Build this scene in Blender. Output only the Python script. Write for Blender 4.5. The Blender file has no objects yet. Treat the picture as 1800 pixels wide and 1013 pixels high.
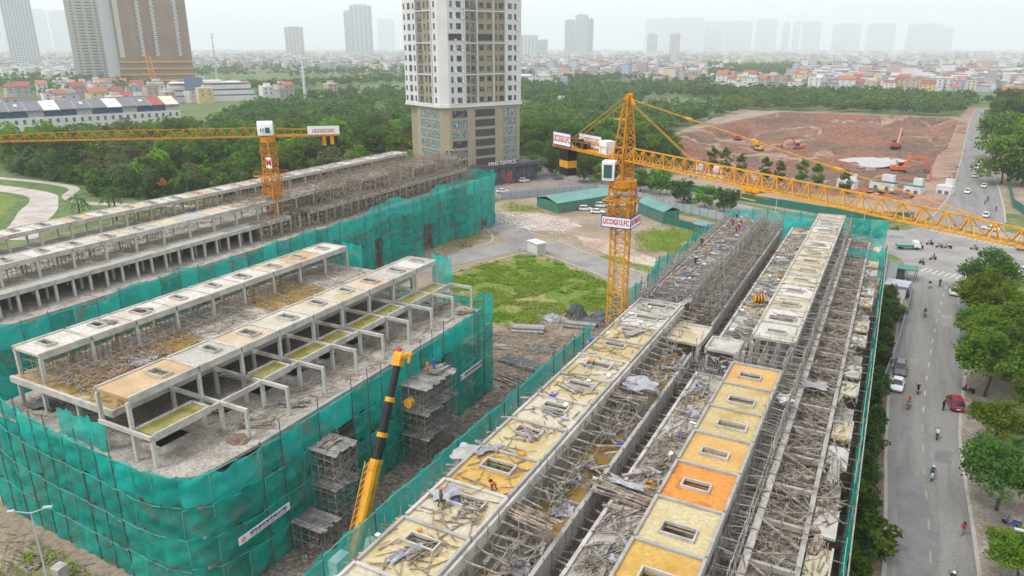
import bpy, bmesh, math, random
import numpy as np
from mathutils import Vector, Matrix
random.seed(7); RNG = np.random.default_rng(11)
SC = bpy.context.scene
COL = SC.collection
R = math.radians

# ------------------------------------------------------------------ camera, sky, sun, exposure
cam_d = bpy.data.cameras.new('camera'); cam = bpy.data.objects.new('camera', cam_d); COL.objects.link(cam)
cam_d.sensor_width = 36; cam_d.lens = 36*1270/1800; cam_d.clip_start = .5; cam_d.clip_end = 30000
cam.location = (0, 0, 50)
cam.rotation_euler = (R(90-18.4417), 0, R(27.7382))
SC.camera = cam
world = bpy.data.worlds.new('World'); SC.world = world; world.use_nodes = True
SUN_EL, SUN_AZ = R(58), R(215)       # azimuth measured clockwise from +Y
wn = world.node_tree.nodes; wl = world.node_tree.links; wn.clear()
sky = wn.new('ShaderNodeTexSky'); sky.sky_type = 'NISHITA'; sky.sun_disc = False
sky.sun_elevation = SUN_EL; sky.sun_rotation = SUN_AZ; sky.dust_density = 6; sky.air_density = 1.2; sky.ozone_density = 2
hsv = wn.new('ShaderNodeHueSaturation'); hsv.inputs['Saturation'].default_value = .22
mixs = wn.new('ShaderNodeMix'); mixs.data_type = 'RGBA'; mixs.inputs[0].default_value = .72      # the overcast veil over the clear sky
mixs.inputs['B'].default_value = (10.2, 10.5, 11.3, 1)
bg = wn.new('ShaderNodeBackground'); bg.inputs[1].default_value = .125
wo = wn.new('ShaderNodeOutputWorld')
wl.new(sky.outputs[0], hsv.inputs['Color']); wl.new(hsv.outputs[0], mixs.inputs['A'])
wl.new(mixs.outputs['Result'], bg.inputs[0]); wl.new(bg.outputs[0], wo.inputs[0])
sun_d = bpy.data.lights.new('sun', 'SUN'); sun = bpy.data.objects.new('sun', sun_d); COL.objects.link(sun)
sun_d.energy = 1.5; sun_d.angle = R(10); sun_d.color = (1, .96, .9)
sun.rotation_euler = Vector((-math.sin(SUN_AZ)*math.cos(SUN_EL), -math.cos(SUN_AZ)*math.cos(SUN_EL), -math.sin(SUN_EL))).to_track_quat('-Z', 'Y').to_euler()
SC.view_settings.view_transform = 'Standard'; SC.view_settings.look = 'None'
SC.view_settings.exposure = .24; SC.view_settings.gamma = 1; SC.view_settings.use_curve_mapping = False
SC.render.engine = 'CYCLES'
SC.cycles.max_bounces = 9; SC.cycles.diffuse_bounces = 3; SC.cycles.glossy_bounces = 2; SC.cycles.transmission_bounces = 3
SC.cycles.transparent_max_bounces = 10; SC.cycles.volume_bounces = 6; SC.cycles.caustics_reflective = False; SC.cycles.caustics_refractive = False
SC.cycles.use_denoising = True; SC.cycles.use_adaptive_sampling = True; SC.cycles.adaptive_threshold = .02

# ------------------------------------------------------------------ materials
MT = {}
def mat(name, c, rough=.85, c2=None, scale=.6, lo=.35, hi=.65, bump=0, spec=.3, metal=0, fine=.12, fscale=9, rnd=0, em=0, stretch=None):
    """colour c, patched with c2 by a world-space noise, with a finer speckle on top"""
    m = bpy.data.materials.new(name); m.use_nodes = True; MT[name] = m
    n = m.node_tree.nodes; l = m.node_tree.links; b = n['Principled BSDF']
    b.inputs['Roughness'].default_value = rough; b.inputs['Specular IOR Level'].default_value = spec; b.inputs['Metallic'].default_value = metal
    geo = n.new('ShaderNodeNewGeometry')
    src = None
    if c2 is not None:
        t = n.new('ShaderNodeTexNoise'); t.inputs['Scale'].default_value = scale; t.inputs['Detail'].default_value = 6; t.inputs['Roughness'].default_value = .62
        if stretch:
            mp = n.new('ShaderNodeVectorMath'); mp.operation = 'MULTIPLY'; mp.inputs[1].default_value = stretch; l.new(geo.outputs['Position'], mp.inputs[0]); l.new(mp.outputs[0], t.inputs['Vector'])
        else: l.new(geo.outputs['Position'], t.inputs['Vector'])
        r = n.new('ShaderNodeMapRange'); r.inputs[1].default_value = lo; r.inputs[2].default_value = hi; r.clamp = True
        l.new(t.outputs['Fac'], r.inputs[0])
        mx = n.new('ShaderNodeMix'); mx.data_type = 'RGBA'; mx.inputs['A'].default_value = (*c, 1); mx.inputs['B'].default_value = (*c2, 1)
        l.new(r.outputs[0], mx.inputs[0]); src = mx.outputs['Result']
    if fine or rnd:
        hs = n.new('ShaderNodeHueSaturation'); hs.inputs['Color'].default_value = (*c, 1)
        if src: l.new(src, hs.inputs['Color'])
        t2 = n.new('ShaderNodeTexNoise'); t2.inputs['Scale'].default_value = fscale; t2.inputs['Detail'].default_value = 4
        l.new(geo.outputs['Position'], t2.inputs['Vector'])
        r2 = n.new('ShaderNodeMapRange'); r2.inputs[1].default_value = .3; r2.inputs[2].default_value = .7
        r2.inputs[3].default_value = 1-fine*2; r2.inputs[4].default_value = 1+fine*2
        l.new(t2.outputs['Fac'], r2.inputs[0])
        if rnd:
            oi = n.new('ShaderNodeObjectInfo'); r3 = n.new('ShaderNodeMapRange'); r3.inputs[3].default_value = 1-rnd; r3.inputs[4].default_value = 1+rnd
            l.new(oi.outputs['Random'], r3.inputs[0]); ml = n.new('ShaderNodeMath'); ml.operation = 'MULTIPLY'
            l.new(r2.outputs[0], ml.inputs[0]); l.new(r3.outputs[0], ml.inputs[1]); l.new(ml.outputs[0], hs.inputs['Value'])
        else:
            l.new(r2.outputs[0], hs.inputs['Value'])
        src = hs.outputs[0]
        if bump:
            bp = n.new('ShaderNodeBump'); bp.inputs['Strength'].default_value = bump; bp.inputs['Distance'].default_value = .05
            l.new(t2.outputs['Fac'], bp.inputs['Height']); l.new(bp.outputs[0], b.inputs['Normal'])
    if src: l.new(src, b.inputs['Base Color'])
    else: b.inputs['Base Color'].default_value = (*c, 1)
    if em:
        b.inputs['Emission Color'].default_value = (*c, 1); b.inputs['Emission Strength'].default_value = em
    return m
def puddle(name, dry, wet, lo, hi, scale=.33, off=0.):
    """concrete tray with standing ochre rain water"""
    m = mat(name, dry, .85, None, fine=.1, fscale=3)
    n = m.node_tree.nodes; l = m.node_tree.links; b = n['Principled BSDF']
    old = b.inputs['Base Color'].links[0].from_socket
    geo = [x for x in n if x.type == 'NEW_GEOMETRY'][0]
    t = n.new('ShaderNodeTexNoise'); t.noise_dimensions = '4D'; t.inputs['W'].default_value = off; t.inputs['Scale'].default_value = scale; t.inputs['Detail'].default_value = 3
    l.new(geo.outputs['Position'], t.inputs['Vector'])
    r = n.new('ShaderNodeMapRange'); r.inputs[1].default_value = lo; r.inputs[2].default_value = hi; l.new(t.outputs['Fac'], r.inputs[0])
    mx = n.new('ShaderNodeMix'); mx.data_type = 'RGBA'; mx.inputs['B'].default_value = (*wet, 1)
    l.new(old, mx.inputs['A']); l.new(r.outputs[0], mx.inputs[0]); l.new(mx.outputs['Result'], b.inputs['Base Color'])
    rr = n.new('ShaderNodeMapRange'); rr.inputs[3].default_value = .8; rr.inputs[4].default_value = .22; l.new(r.outputs[0], rr.inputs[0]); l.new(rr.outputs[0], b.inputs['Roughness'])
    return m
mat('concrete', (.37, .355, .32), .9, (.24, .225, .2), .7, .45, .72, bump=.3, fine=.1)
mat('concrete_light', (.5, .475, .43), .9, (.33, .3, .26), .6, .42, .68, bump=.2, fine=.08)
mat('concrete_dark', (.2, .19, .18), .85, (.29, .27, .25), .5, .4, .7, fine=.15)
mat('column_paint', (.5, .5, .45), .85, (.42, .4, .34), .9, .4, .7, fine=.08)
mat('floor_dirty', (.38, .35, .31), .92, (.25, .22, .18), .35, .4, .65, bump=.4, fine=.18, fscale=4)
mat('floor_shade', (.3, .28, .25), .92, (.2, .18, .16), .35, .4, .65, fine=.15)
mat('timber', (.34, .28, .215), .9, (.14, .11, .085), 1.6, .4, .62, fine=.2, fscale=5, rnd=.25)
mat('timber_grey', (.3, .28, .26), .9, (.17, .16, .15), .8, .4, .6, fine=.2, fscale=5, rnd=.25)
mat('formwork', (.27, .25, .25), .7, (.36, .34, .33), .8, .4, .6, fine=.15, rnd=.25)
mat('steel_tube', (.36, .33, .295), .6, (.2, .175, .15), .8, .4, .65, fine=.15)
mat('steel_dark', (.09, .1, .1), .6, fine=.1)
mat('plastic_sheet', (.4, .4, .43), .35, (.26, .26, .3), 1.5, .4, .6, fine=.15)
puddle('tray_tan', (.52, .38, .23), (.42, .27, .12), .42, .6, .3, 1)
puddle('tray_white', (.54, .51, .455), (.43, .385, .27), .52, .62, .3, 2)
puddle('tray_grey', (.41, .395, .35), (.33, .295, .2), .5, .62, .3, 3)
puddle('tray_pink', (.52, .41, .3), (.45, .33, .2), .5, .6, .3, 4)
puddle('tray_cream', (.5, .445, .33), (.41, .335, .16), .5, .6, .3, 5)
puddle('tray_ochre', (.55, .42, .2), (.46, .28, .06), .4, .6, .3, 6)
puddle('tray_orange', (.58, .36, .12), (.6, .26, .05), .4, .6, .3, 7)
puddle('tray_moss', (.3, .27, .1), (.22, .19, .03), .4, .58, .6, 8)
puddle('floor_water', (.42, .35, .24), (.3, .19, .04), .38, .5, .22, 9)
puddle('wet_cream', (.47, .37, .18), (.39, .27, .07), .5, .62, .35, 10)
puddle('wet_pale', (.5, .42, .24), (.43, .33, .14), .52, .66, .35, 11)
puddle('wet_ochre', (.52, .33, .09), (.44, .25, .045), .5, .62, .3, 12)
puddle('wet_amber', (.54, .34, .12), (.5, .27, .07), .5, .65, .3, 13)
puddle('wet_orange', (.58, .24, .05), (.44, .15, .015), .56, .64, .5, 14)
def net_mat(name, c, tr):
    m = bpy.data.materials.new(name); m.use_nodes = True; MT[name] = m
    n = m.node_tree.nodes; l = m.node_tree.links; n.remove(n['Principled BSDF']); out = n['Material Output']
    geo = n.new('ShaderNodeNewGeometry'); t = n.new('ShaderNodeTexNoise'); t.inputs['Scale'].default_value = .35; t.inputs['Detail'].default_value = 5
    l.new(geo.outputs['Position'], t.inputs['Vector'])
    t2 = n.new('ShaderNodeTexNoise'); t2.inputs['Scale'].default_value = 1.7; t2.inputs['Detail'].default_value = 3; l.new(geo.outputs['Position'], t2.inputs['Vector'])
    hs = n.new('ShaderNodeHueSaturation'); hs.inputs['Color'].default_value = (*c, 1)
    r = n.new('ShaderNodeMapRange'); r.inputs[1].default_value = .3; r.inputs[2].default_value = .7; r.inputs[3].default_value = .9; r.inputs[4].default_value = 1.1
    oi = n.new('ShaderNodeObjectInfo'); ro = n.new('ShaderNodeMapRange'); ro.inputs[3].default_value = .84; ro.inputs[4].default_value = 1.16; l.new(oi.outputs['Random'], ro.inputs[0]); mu = n.new('ShaderNodeMath'); mu.operation = 'MULTIPLY'
    l.new(t2.outputs['Fac'], r.inputs[0]); l.new(r.outputs[0], mu.inputs[0]); l.new(ro.outputs[0], mu.inputs[1]); l.new(mu.outputs[0], hs.inputs['Value'])
    # pale cement dust run down the net in places
    dr = n.new('ShaderNodeMapRange'); dr.inputs[1].default_value = .6; dr.inputs[2].default_value = .76; l.new(t.outputs['Fac'], dr.inputs[0])
    dm = n.new('ShaderNodeMix'); dm.data_type = 'RGBA'; dm.inputs['B'].default_value = (.3, .38, .32, 1); l.new(hs.outputs[0], dm.inputs['A']); l.new(dr.outputs[0], dm.inputs[0])
    d = n.new('ShaderNodeBsdfDiffuse'); tl = n.new('ShaderNodeBsdfTranslucent'); tp = n.new('ShaderNodeBsdfTransparent')
    l.new(dm.outputs['Result'], d.inputs[0]); l.new(dm.outputs['Result'], tl.inputs[0])
    m1 = n.new('ShaderNodeMixShader'); m1.inputs[0].default_value = .3; l.new(d.outputs[0], m1.inputs[1]); l.new(tl.outputs[0], m1.inputs[2])
    m2 = n.new('ShaderNodeMixShader'); rr = n.new('ShaderNodeMapRange'); rr.inputs[1].default_value = .3; rr.inputs[2].default_value = .7; rr.inputs[3].default_value = tr*.4; rr.inputs[4].default_value = tr*1.6
    l.new(t.outputs['Fac'], rr.inputs[0]); l.new(rr.outputs[0], m2.inputs[0]); l.new(m1.outputs[0], m2.inputs[1]); l.new(tp.outputs[0], m2.inputs[2])
    l.new(m2.outputs[0], out.inputs[0])
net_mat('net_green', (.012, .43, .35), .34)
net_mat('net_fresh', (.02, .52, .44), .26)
mat('net_rope', (.12, .42, .34), .9, fine=.1)
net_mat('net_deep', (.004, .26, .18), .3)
mat('rubber', (.02, .02, .02), .8, fine=.1)
mat('glass_dark', (.02, .025, .03), .12, spec=.6, fine=0)
mat('white_paint', (.8, .8, .78), .5, fine=.05)
mat('crane_yellow', (.62, .25, .015), .55, (.27, .11, .025), 1.6, .5, .72, fine=.14)
mat('crane_yellow2', (.68, .32, .02), .55, (.34, .15, .03), 1.6, .52, .74, fine=.14)
mat('red_paint', (.6, .03, .03), .5, fine=.05)
mat('blue_paint', (.02, .06, .5), .5, fine=.05)

# ------------------------------------------------------------------ mesh helpers
CUBE_V = np.array([(-.5,-.5,-.5),(.5,-.5,-.5),(.5,.5,-.5),(-.5,.5,-.5),(-.5,-.5,.5),(.5,-.5,.5),(.5,.5,.5),(-.5,.5,.5)])
CUBE_F = [(0,3,2,1),(4,5,6,7),(0,1,5,4),(1,2,6,5),(2,3,7,6),(3,0,4,7)]
class G:
    def __init__(s): s.v = []; s.f = []; s.m = []; s.n = 0
    def raw(s, v, f, mi=0):
        v = np.asarray(v, float); s.v.append(v); s.f += [tuple(i+s.n for i in q) for q in f]; s.m += [mi]*len(f); s.n += len(v); return s
    def box(s, x0, x1, y0, y1, z0, z1, mi=0):
        return s.raw(CUBE_V*(x1-x0, y1-y0, z1-z0)+((x0+x1)/2, (y0+y1)/2, (z0+z1)/2), CUBE_F, mi)
    def bar(s, p, q, w, h=None, mi=0):
        return s.bars([(p, q, w, h or w)], mi)
    def bars(s, L, mi=0):
        """many square bars at once: (p, q, width, height)"""
        if not L: return s
        P = np.array([b[0] for b in L], float); Q = np.array([b[1] for b in L], float)
        w = np.array([b[2] for b in L])[:, None]/2; h = np.array([b[3] if len(b) > 3 and b[3] else b[2] for b in L])[:, None]/2
        d = Q-P; d /= np.linalg.norm(d, axis=1)[:, None]+1e-9
        upv = np.where(np.abs(d[:, 2:3]) > .95, np.array([[0, 1., 0]]), np.array([[0, 0, 1.]]))
        a = np.cross(d, upv); a /= np.linalg.norm(a, axis=1)[:, None]+1e-9; b = np.cross(a, d)
        c = [(-1,-1),(1,-1),(1,1),(-1,1)]
        V = np.stack([P+a*w*i+b*h*j for i, j in c]+[Q+a*w*i+b*h*j for i, j in c], 1).reshape(-1, 3)
        k = len(L); F = np.array([(0,1,2,3),(7,6,5,4),(0,4,5,1),(1,5,6,2),(2,6,7,3),(3,7,4,0)])
        FF = (np.arange(k)[:, None, None]*8+F[None]+s.n).reshape(-1, 4)
        s.v.append(V); s.f += [tuple(r) for r in FF.tolist()]; s.m += [mi]*len(FF); s.n += len(V); return s
    def tube(s, p, q, r, r2=None, n=8, mi=0, cap=True):
        p = Vector(p); q = Vector(q); r2 = r if r2 is None else r2; d = (q-p).normalized()
        u = d.cross(Vector((0, 0, 1)) if abs(d.z) < .95 else Vector((0, 1, 0))).normalized(); w = d.cross(u)
        ring = lambda c, rr: [c+(u*math.cos(2*math.pi*i/n)+w*math.sin(2*math.pi*i/n))*rr for i in range(n)]
        f = [(i, (i+1) % n, n+(i+1) % n, n+i) for i in range(n)]
        if cap: f += [tuple(range(n-1, -1, -1)), tuple(range(n, 2*n))]
        return s.raw([tuple(x) for x in ring(p, r)+ring(q, r2)], f, mi)
    def prism(s, pts, z0, z1, mi=0):
        n = len(pts); v = [(x, y, z0) for x, y in pts]+[(x, y, z1) for x, y in pts]
        return s.raw(v, [tuple(range(n-1, -1, -1)), tuple(range(n, 2*n))]+[(i, (i+1) % n, n+(i+1) % n, n+i) for i in range(n)], mi)
    def loft(s, rings, mi=0, cap=True):
        n = len(rings[0]); v = [p for r in rings for p in r]; f = []
        for k in range(len(rings)-1):
            f += [(k*n+i, k*n+(i+1) % n, (k+1)*n+(i+1) % n, (k+1)*n+i) for i in range(n)]
        if cap: f += [tuple(range(n-1, -1, -1)), tuple(range((len(rings)-1)*n, len(rings)*n))]
        return s.raw(v, f, mi)
    def mesh(s, name, mats, smooth=False):
        me = bpy.data.meshes.new(name)
        V = np.concatenate(s.v) if s.v else np.zeros((0, 3))
        me.from_pydata(V.tolist(), [], s.f)
        for m in ([mats] if isinstance(mats, str) else mats): me.materials.append(MT[m])
        if len(me.materials) > 1: me.polygons.foreach_set('material_index', s.m)
        if smooth: me.polygons.foreach_set('use_smooth', [True]*len(me.polygons))
        me.update(); return me
def add(name, me, parent=None, loc=(0, 0, 0), rot=None, scale=None, kind=None):
    """loc is in the parent's own space"""
    o = bpy.data.objects.new(name, me); COL.objects.link(o); o.location = loc
    if rot is not None: o.rotation_euler = rot
    if scale is not None: o.scale = scale
    if parent is not None: o.parent = parent
    if kind: o['kind'] = kind
    return o
def thing(name, label, cat, loc=(0, 0, 0), rz=0, group=None, me=None, rot=None, scale=None):
    o = bpy.data.objects.new(name, me); COL.objects.link(o); o.location = loc; o.rotation_euler = rot or (0, 0, rz)
    if scale is not None: o.scale = scale
    o['label'] = label; o['category'] = cat
    if group: o['group'] = group
    return o
def struct(name, me, loc=(0, 0, 0), parent=None):
    o = add(name, me, parent, loc)
    if parent is None: o['kind'] = 'structure'
    return o
def dup(root, loc, rz=None, label=None, scale=None, rot=None):
    def cp(o, par):
        c = o.copy(); COL.objects.link(c); c.parent = par
        for ch in o.children: cp(ch, c)
        return c
    r = cp(root, None); r.location = loc
    if rz is not None: r.rotation_euler = (0, 0, rz)
    if rot is not None: r.rotation_euler = rot
    if scale is not None: r.scale = scale if hasattr(scale, '__len__') else (scale,)*3
    if label: r['label'] = label
    return r
_cube = {}
def cube(m):
    if m not in _cube: _cube[m] = G().raw(CUBE_V, CUBE_F).mesh('piece_'+m, m)
    return _cube[m]
def pbox(name, m, parent, x0, x1, y0, y1, z0, z1, kind=None):
    """a box part given in world coordinates under an unrotated parent"""
    L = parent.location if parent is not None else Vector((0, 0, 0))
    o = add(name, cube(m), parent, ((x0+x1)/2-L.x, (y0+y1)/2-L.y, (z0+z1)/2-L.z), None, (x1-x0, y1-y0, z1-z0))
    if kind: o['kind'] = kind
    return o
def pmesh(name, g, mats, parent, smooth=False, kind=None):
    """a mesh part with world-coordinate vertices under an unrotated parent"""
    L = parent.location if parent is not None else Vector((0, 0, 0))
    return add(name, g.mesh(name, mats, smooth), parent, (-L.x, -L.y, -L.z), None, None, kind)
# ------------------------------------------------------------------ ground, roads, excavation
mat('earth_green', (.085, .15, .04), .95, (.15, .17, .065), .02, .4, .65, fine=.2, fscale=.3)
mat('site_dirt', (.34, .27, .2), .95, (.25, .19, .13), .09, .38, .62, bump=.4, fine=.15, fscale=1.5)
mat('alley_dirt', (.17, .14, .115), .95, (.25, .21, .17), .25, .4, .65, bump=.4, fine=.25, fscale=2)
mat('lawn', (.11, .19, .022), .95, (.17, .2, .045), .16, .38, .6, fine=.2, fscale=1.2)
mat('lawn_dry', (.3, .25, .12), .95, (.2, .21, .06), .2, .4, .6, fine=.2, fscale=1.2)
mat('asphalt', (.235, .225, .21), .88, (.17, .16, .15), .5, .45, .68, fine=.07, fscale=3, stretch=(1, .07, 1))
mat('asphalt_wet', (.15, .145, .145), .45, (.2, .19, .19), .3, .4, .65, fine=.06, fscale=5)
mat('asphalt_pale', (.3, .285, .26), .9, (.21, .195, .18), .12, .42, .65, fine=.08, fscale=2)
mat('pavement', (.3, .26, .22), .92, (.22, .18, .14), .35, .4, .62, fine=.15, fscale=3)
mat('paving_red', (.22, .15, .11), .92, (.16, .12, .09), .35, .4, .62, fine=.2, fscale=4)
mat('kerb_stone', (.42, .39, .34), .9, (.3, .28, .25), .6, .4, .7, fine=.1)
mat('road_white', (.5, .49, .47), .7, (.3, .29, .28), 1.5, .42, .65, fine=.08)
mat('road_yellow', (.38, .34, .2), .7, (.26, .25, .21), 1.5, .4, .65, fine=.08)
mat('red_earth', (.23, .1, .055), .95, (.135, .09, .065), .02, .4, .6, bump=.5, fine=.22, fscale=.5)
mat('track_earth', (.34, .235, .175), .95, (.22, .13, .09), .1, .4, .62, fine=.15, fscale=1)
mat('pale_earth', (.5, .42, .35), .95, (.36, .26, .2), .1, .4, .62, fine=.15, fscale=1)
mat('sand_path', (.5, .45, .4), .95, (.38, .33, .29), .15, .4, .62, fine=.12, fscale=1.5)
mat('rubble_white', (.6, .58, .55), .9, (.4, .36, .3), .8, .4, .6, fine=.2, fscale=3)
m = mat('pond_water', (.3, .27, .22), .06, spec=.5, fine=0)
def sheet(name, pts, m, z, parent=None):
    me = bpy.data.meshes.new(name); me.from_pydata([(x, y, z) for x, y in pts], [], [tuple(range(len(pts)))]); me.materials.append(MT[m]); me.update()
    if me.polygons[0].normal.z < 0: me.flip_normals()
    return struct(name, me, parent=parent)
def ragged(pts, amp=.8, seed=1, k=6):
    r = np.random.default_rng(seed); out = []; n = len(pts)
    for i in range(n):
        a = Vector(pts[i]); b = Vector(pts[(i + 1) % n])
        for j in range(k):
            q = a.lerp(b, j / k); out.append((q.x + r.normal(0, amp), q.y + r.normal(0, amp)))
    return out
def ribbon(pts, w):
    P = [Vector(p) for p in pts]; Lf = []; Rt = []
    ww = w if hasattr(w, '__len__') else [w]*len(P)
    for i, p in enumerate(P):
        d = (P[min(i+1, len(P)-1)]-P[max(i-1, 0)]).normalized(); n = Vector((-d.y, d.x))*ww[i]/2
        Lf.append(tuple(p+n)); Rt.append(tuple(p-n))
    return Lf, Rt
def road(name, pts, w, m, z):
    a, b = ribbon(pts, w); n = len(a)
    return struct(name, G().raw([(x, y, z) for x, y in a+b], [(n+i, n+i+1, i+1, i) for i in range(n-1)]).mesh(name, m))
def smooth_line(pts, k=5):
    out = []
    for i in range(len(pts)-1):
        p0 = Vector(pts[max(i-1, 0)]); p1 = Vector(pts[i]); p2 = Vector(pts[i+1]); p3 = Vector(pts[min(i+2, len(pts)-1)])
        for j in range(k):
            t = j/k; out.append(tuple(.5*((2*p1)+(p2-p0)*t+(2*p0-5*p1+4*p2-p3)*t*t+(3*p1-p0-3*p2+p3)*t**3)))
    return out+[tuple(pts[-1])]
def kerb(name, pts, w=.35, h=.14, z=0, m='kerb_stone'):
    a, b = ribbon(pts, w); n = len(a); g = G()
    v = [(x, y, z-.05) for x, y in a]+[(x, y, z+h) for x, y in a]+[(x, y, z+h) for x, y in b]+[(x, y, z-.05) for x, y in b]
    f = []
    for i in range(n-1):
        for k in range(3): f.append((k*n+i, k*n+i+1, (k+1)*n+i+1, (k+1)*n+i))
    g.raw(v, f+[(0, n, 2*n, 3*n), (n-1, 4*n-1, 3*n-1, 2*n-1)])
    return struct(name, g.mesh(name, m))
# base ground with a rectangular cut where the excavation lies
HX0, HX1, HY0, HY1 = -122, 46, 272, 645
g = G()
for x0, x1, y0, y1 in ((-10900, HX0, -800, 11700), (HX1, 5400, -800, 11700), (HX0, HX1, -800, HY0), (HX0, HX1, HY1, 11700)):
    g.raw([(x0, y0, 0), (x1, y0, 0), (x1, y1, 0), (x0, y1, 0)], [(0, 1, 2, 3)])
struct('ground', g.mesh('ground', 'earth_green'))
# excavation
PIT = [(-100, 352), (-117, 428), (-106, 520), (-84, 636), (30, 638), (41, 600), (33, 450), (22, 318), (14, 279), (-46, 279), (-78, 312)]
def poly_dist(P, X, Y):
    n = len(P); d = np.full(X.shape, 1e9); ins = np.zeros(X.shape, bool)
    for i in range(n):
        ax, ay = P[i]; bx, by = P[(i+1) % n]; dx, dy = bx-ax, by-ay
        t = np.clip(((X-ax)*dx+(Y-ay)*dy)/(dx*dx+dy*dy), 0, 1)
        d = np.minimum(d, np.hypot(X-ax-t*dx, Y-ay-t*dy))
        c = ((ay > Y) != (by > Y)) & (X < dx*(Y-ay)/(dy if dy else 1e-9)+ax); ins ^= c
    return np.where(ins, d, -d)
def vnoise(X, Y, s, seed):
    r = np.random.default_rng(seed); T = r.random((97, 97)); x = X/s; y = Y/s; xi = np.floor(x).astype(int); yi = np.floor(y).astype(int)
    fx = x-xi; fy = y-yi; fx = fx*fx*(3-2*fx); fy = fy*fy*(3-2*fy)
    q = lambda a, b: T[a % 97, b % 97]
    return (q(xi, yi)*(1-fx)+q(xi+1, yi)*fx)*(1-fy)+(q(xi, yi+1)*(1-fx)+q(xi+1, yi+1)*fx)*fy-.5
nx, ny = 150, 230
xs = np.linspace(HX0, HX1, nx); ys = HY0+(HY1-HY0)*np.linspace(0, 1, ny)**1.25
X, Y = np.meshgrid(xs, ys); D = poly_dist(PIT, X, Y)
s = np.clip(D/16, 0, 1); s = s*s*(3-2*s)
Z = -5.2*s+(vnoise(X, Y, 22, 1)*5.0+vnoise(X, Y, 9, 2)*3.0+vnoise(X, Y, 4, 3)*1.4+vnoise(X, Y, 2.2, 4)*.4)*np.clip(D/6, 0, 1)
Z += 3.2*np.exp(-((X+84-(Y-340)*-.18)**2/50))*np.exp(-((Y-375)/42)**2)*np.clip((D+14)/8, 0, 1)      # spoil bank on the left
pond = np.exp(-(((X+14)/15)**2+((Y-410)/20)**2)**2); Z -= 1.7*pond*np.clip(D/6, 0, 1)
Z += 1.6*np.clip(D/5, 0, 1)*np.exp(-((Y-330-vnoise(X, Y, 30, 5)*20)/14)**2)
edge = np.minimum.reduce([X-HX0, HX1-X, Y-HY0, HY1-Y]); Z *= np.clip(edge/3, 0, 1)
V = np.stack([X, Y, Z], -1).reshape(-1, 3)
F = [(j*nx+i, j*nx+i+1, (j+1)*nx+i+1, (j+1)*nx+i) for j in range(ny-1) for i in range(nx-1)]
g = G().raw(V, F); Df = D.reshape(-1)
TRK = (np.abs(vnoise(X, Y, 34, 6)+.35*vnoise(X, Y, 12, 7)) < .035).reshape(-1)
g.m = [(2 if TRK[a] else 0) if min(Df[a], Df[c]) > -3 else 1 for a, b, c, d in g.f]
me = g.mesh('excavated_terrain', ['red_earth', 'site_dirt', 'track_earth'], True); struct('excavated_terrain', me)
sheet('pond', [(-30, 400), (-26, 413), (-20, 424), (-10, 432), (0, 436), (6, 426), (2, 410), (-4, 396), (-14, 389), (-24, 391)], 'pond_water', -5.55)
sheet('pale_slope', [(-84, 356), (-66, 368), (-68, 374), (-86, 362)], 'pale_earth', 3.1) if 0 else None
# site yard and lawn
sheet('site_yard', [(-120, 20), (-84, 20), (2.9, 20), (2.9, 150), (4, 192), (-8, 206), (-30, 210), (-58, 222), (-92, 247), (-117, 216), (-118, 180), (-150, 175), (-150, 20)], 'site_dirt', .02)
sheet('alley_floor', [(-50, 22), (-31, 22), (-31, 92), (-50, 92)], 'alley_dirt', .045)
sheet('lawn', smooth_line([(-88, 133), (-84, 147), (-80, 156), (-75, 158.5), (-66, 154), (-53, 146), (-46, 136), (-46, 128), (-53, 122), (-57, 112), (-66, 113), (-76, 120), (-88, 133)], 4)[:-1], 'lawn_dry', .05)
sheet('lawn', ragged([(-86, 136), (-83, 147), (-79, 155), (-75, 157.5), (-66, 153), (-53, 145), (-47, 136), (-49, 130), (-55, 128), (-62, 131), (-70, 130), (-73, 123), (-80, 127)], .7, 3), 'lawn', .06)
sheet('lawn', ragged([(-74, 121), (-66, 122), (-60, 117), (-60, 112), (-66, 113)], .6, 4), 'lawn', .06)
sheet('bare_patch', ragged([(-76, 138), (-72, 141), (-68, 139), (-72, 136)], .5, 5), 'lawn_dry', .07)
sheet('verge', ragged([(-52, 176), (-46, 176), (-38, 186), (-40, 200), (-50, 206), (-55, 200), (-60, 190)], .9, 6), 'lawn', .05)
sheet('verge', ragged([(-62, 164), (-52, 160), (-46, 158), (-44, 163), (-54, 170), (-60, 170)], .6, 7), 'lawn', .05)
sheet('verge', smooth_line([(-114, 214), (-100, 209), (-96, 203), (-106, 199), (-112, 203), (-114, 214)], 4)[:-1], 'lawn_dry', .05)
sheet('plaza', [(-152, 212), (-124, 232), (-112, 252), (-104, 268), (-136, 286), (-150, 262)], 'pavement', .035)
sheet('earth_strip', [(-110, 284), (-62, 258), (-12, 236), (10, 246), (18, 274), (-46, 279), (-84, 300)], 'site_dirt', .03)
road('inner_road', smooth_line([(-104, 112), (-98, 130), (-91, 150), (-85, 163), (-78, 168), (-66, 161), (-54, 154), (-40, 146)]), 8.5, 'asphalt_pale', .075)
road('inner_road', smooth_line([(-116, 197), (-107, 190), (-97, 180), (-84, 168.5)]), 8.5, 'asphalt_pale', .07)
for n_, pts in enumerate([[(-88, 133), (-84, 147), (-80.5, 157.5), (-76, 160), (-66, 155.5), (-53, 148.5), (-42, 142)],
                          [(-78, 174), (-66, 166.5), (-54, 159.5), (-40, 152)], [(-112, 203), (-101, 193), (-89, 180), (-81, 176)],
                          [(-99, 142), (-94, 158), (-93, 165), (-97, 172), (-103, 178), (-112, 186)]]):
    kerb('kerb', smooth_line(pts), .5, .16)
g = G()                                                             # broken white rubble
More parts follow.
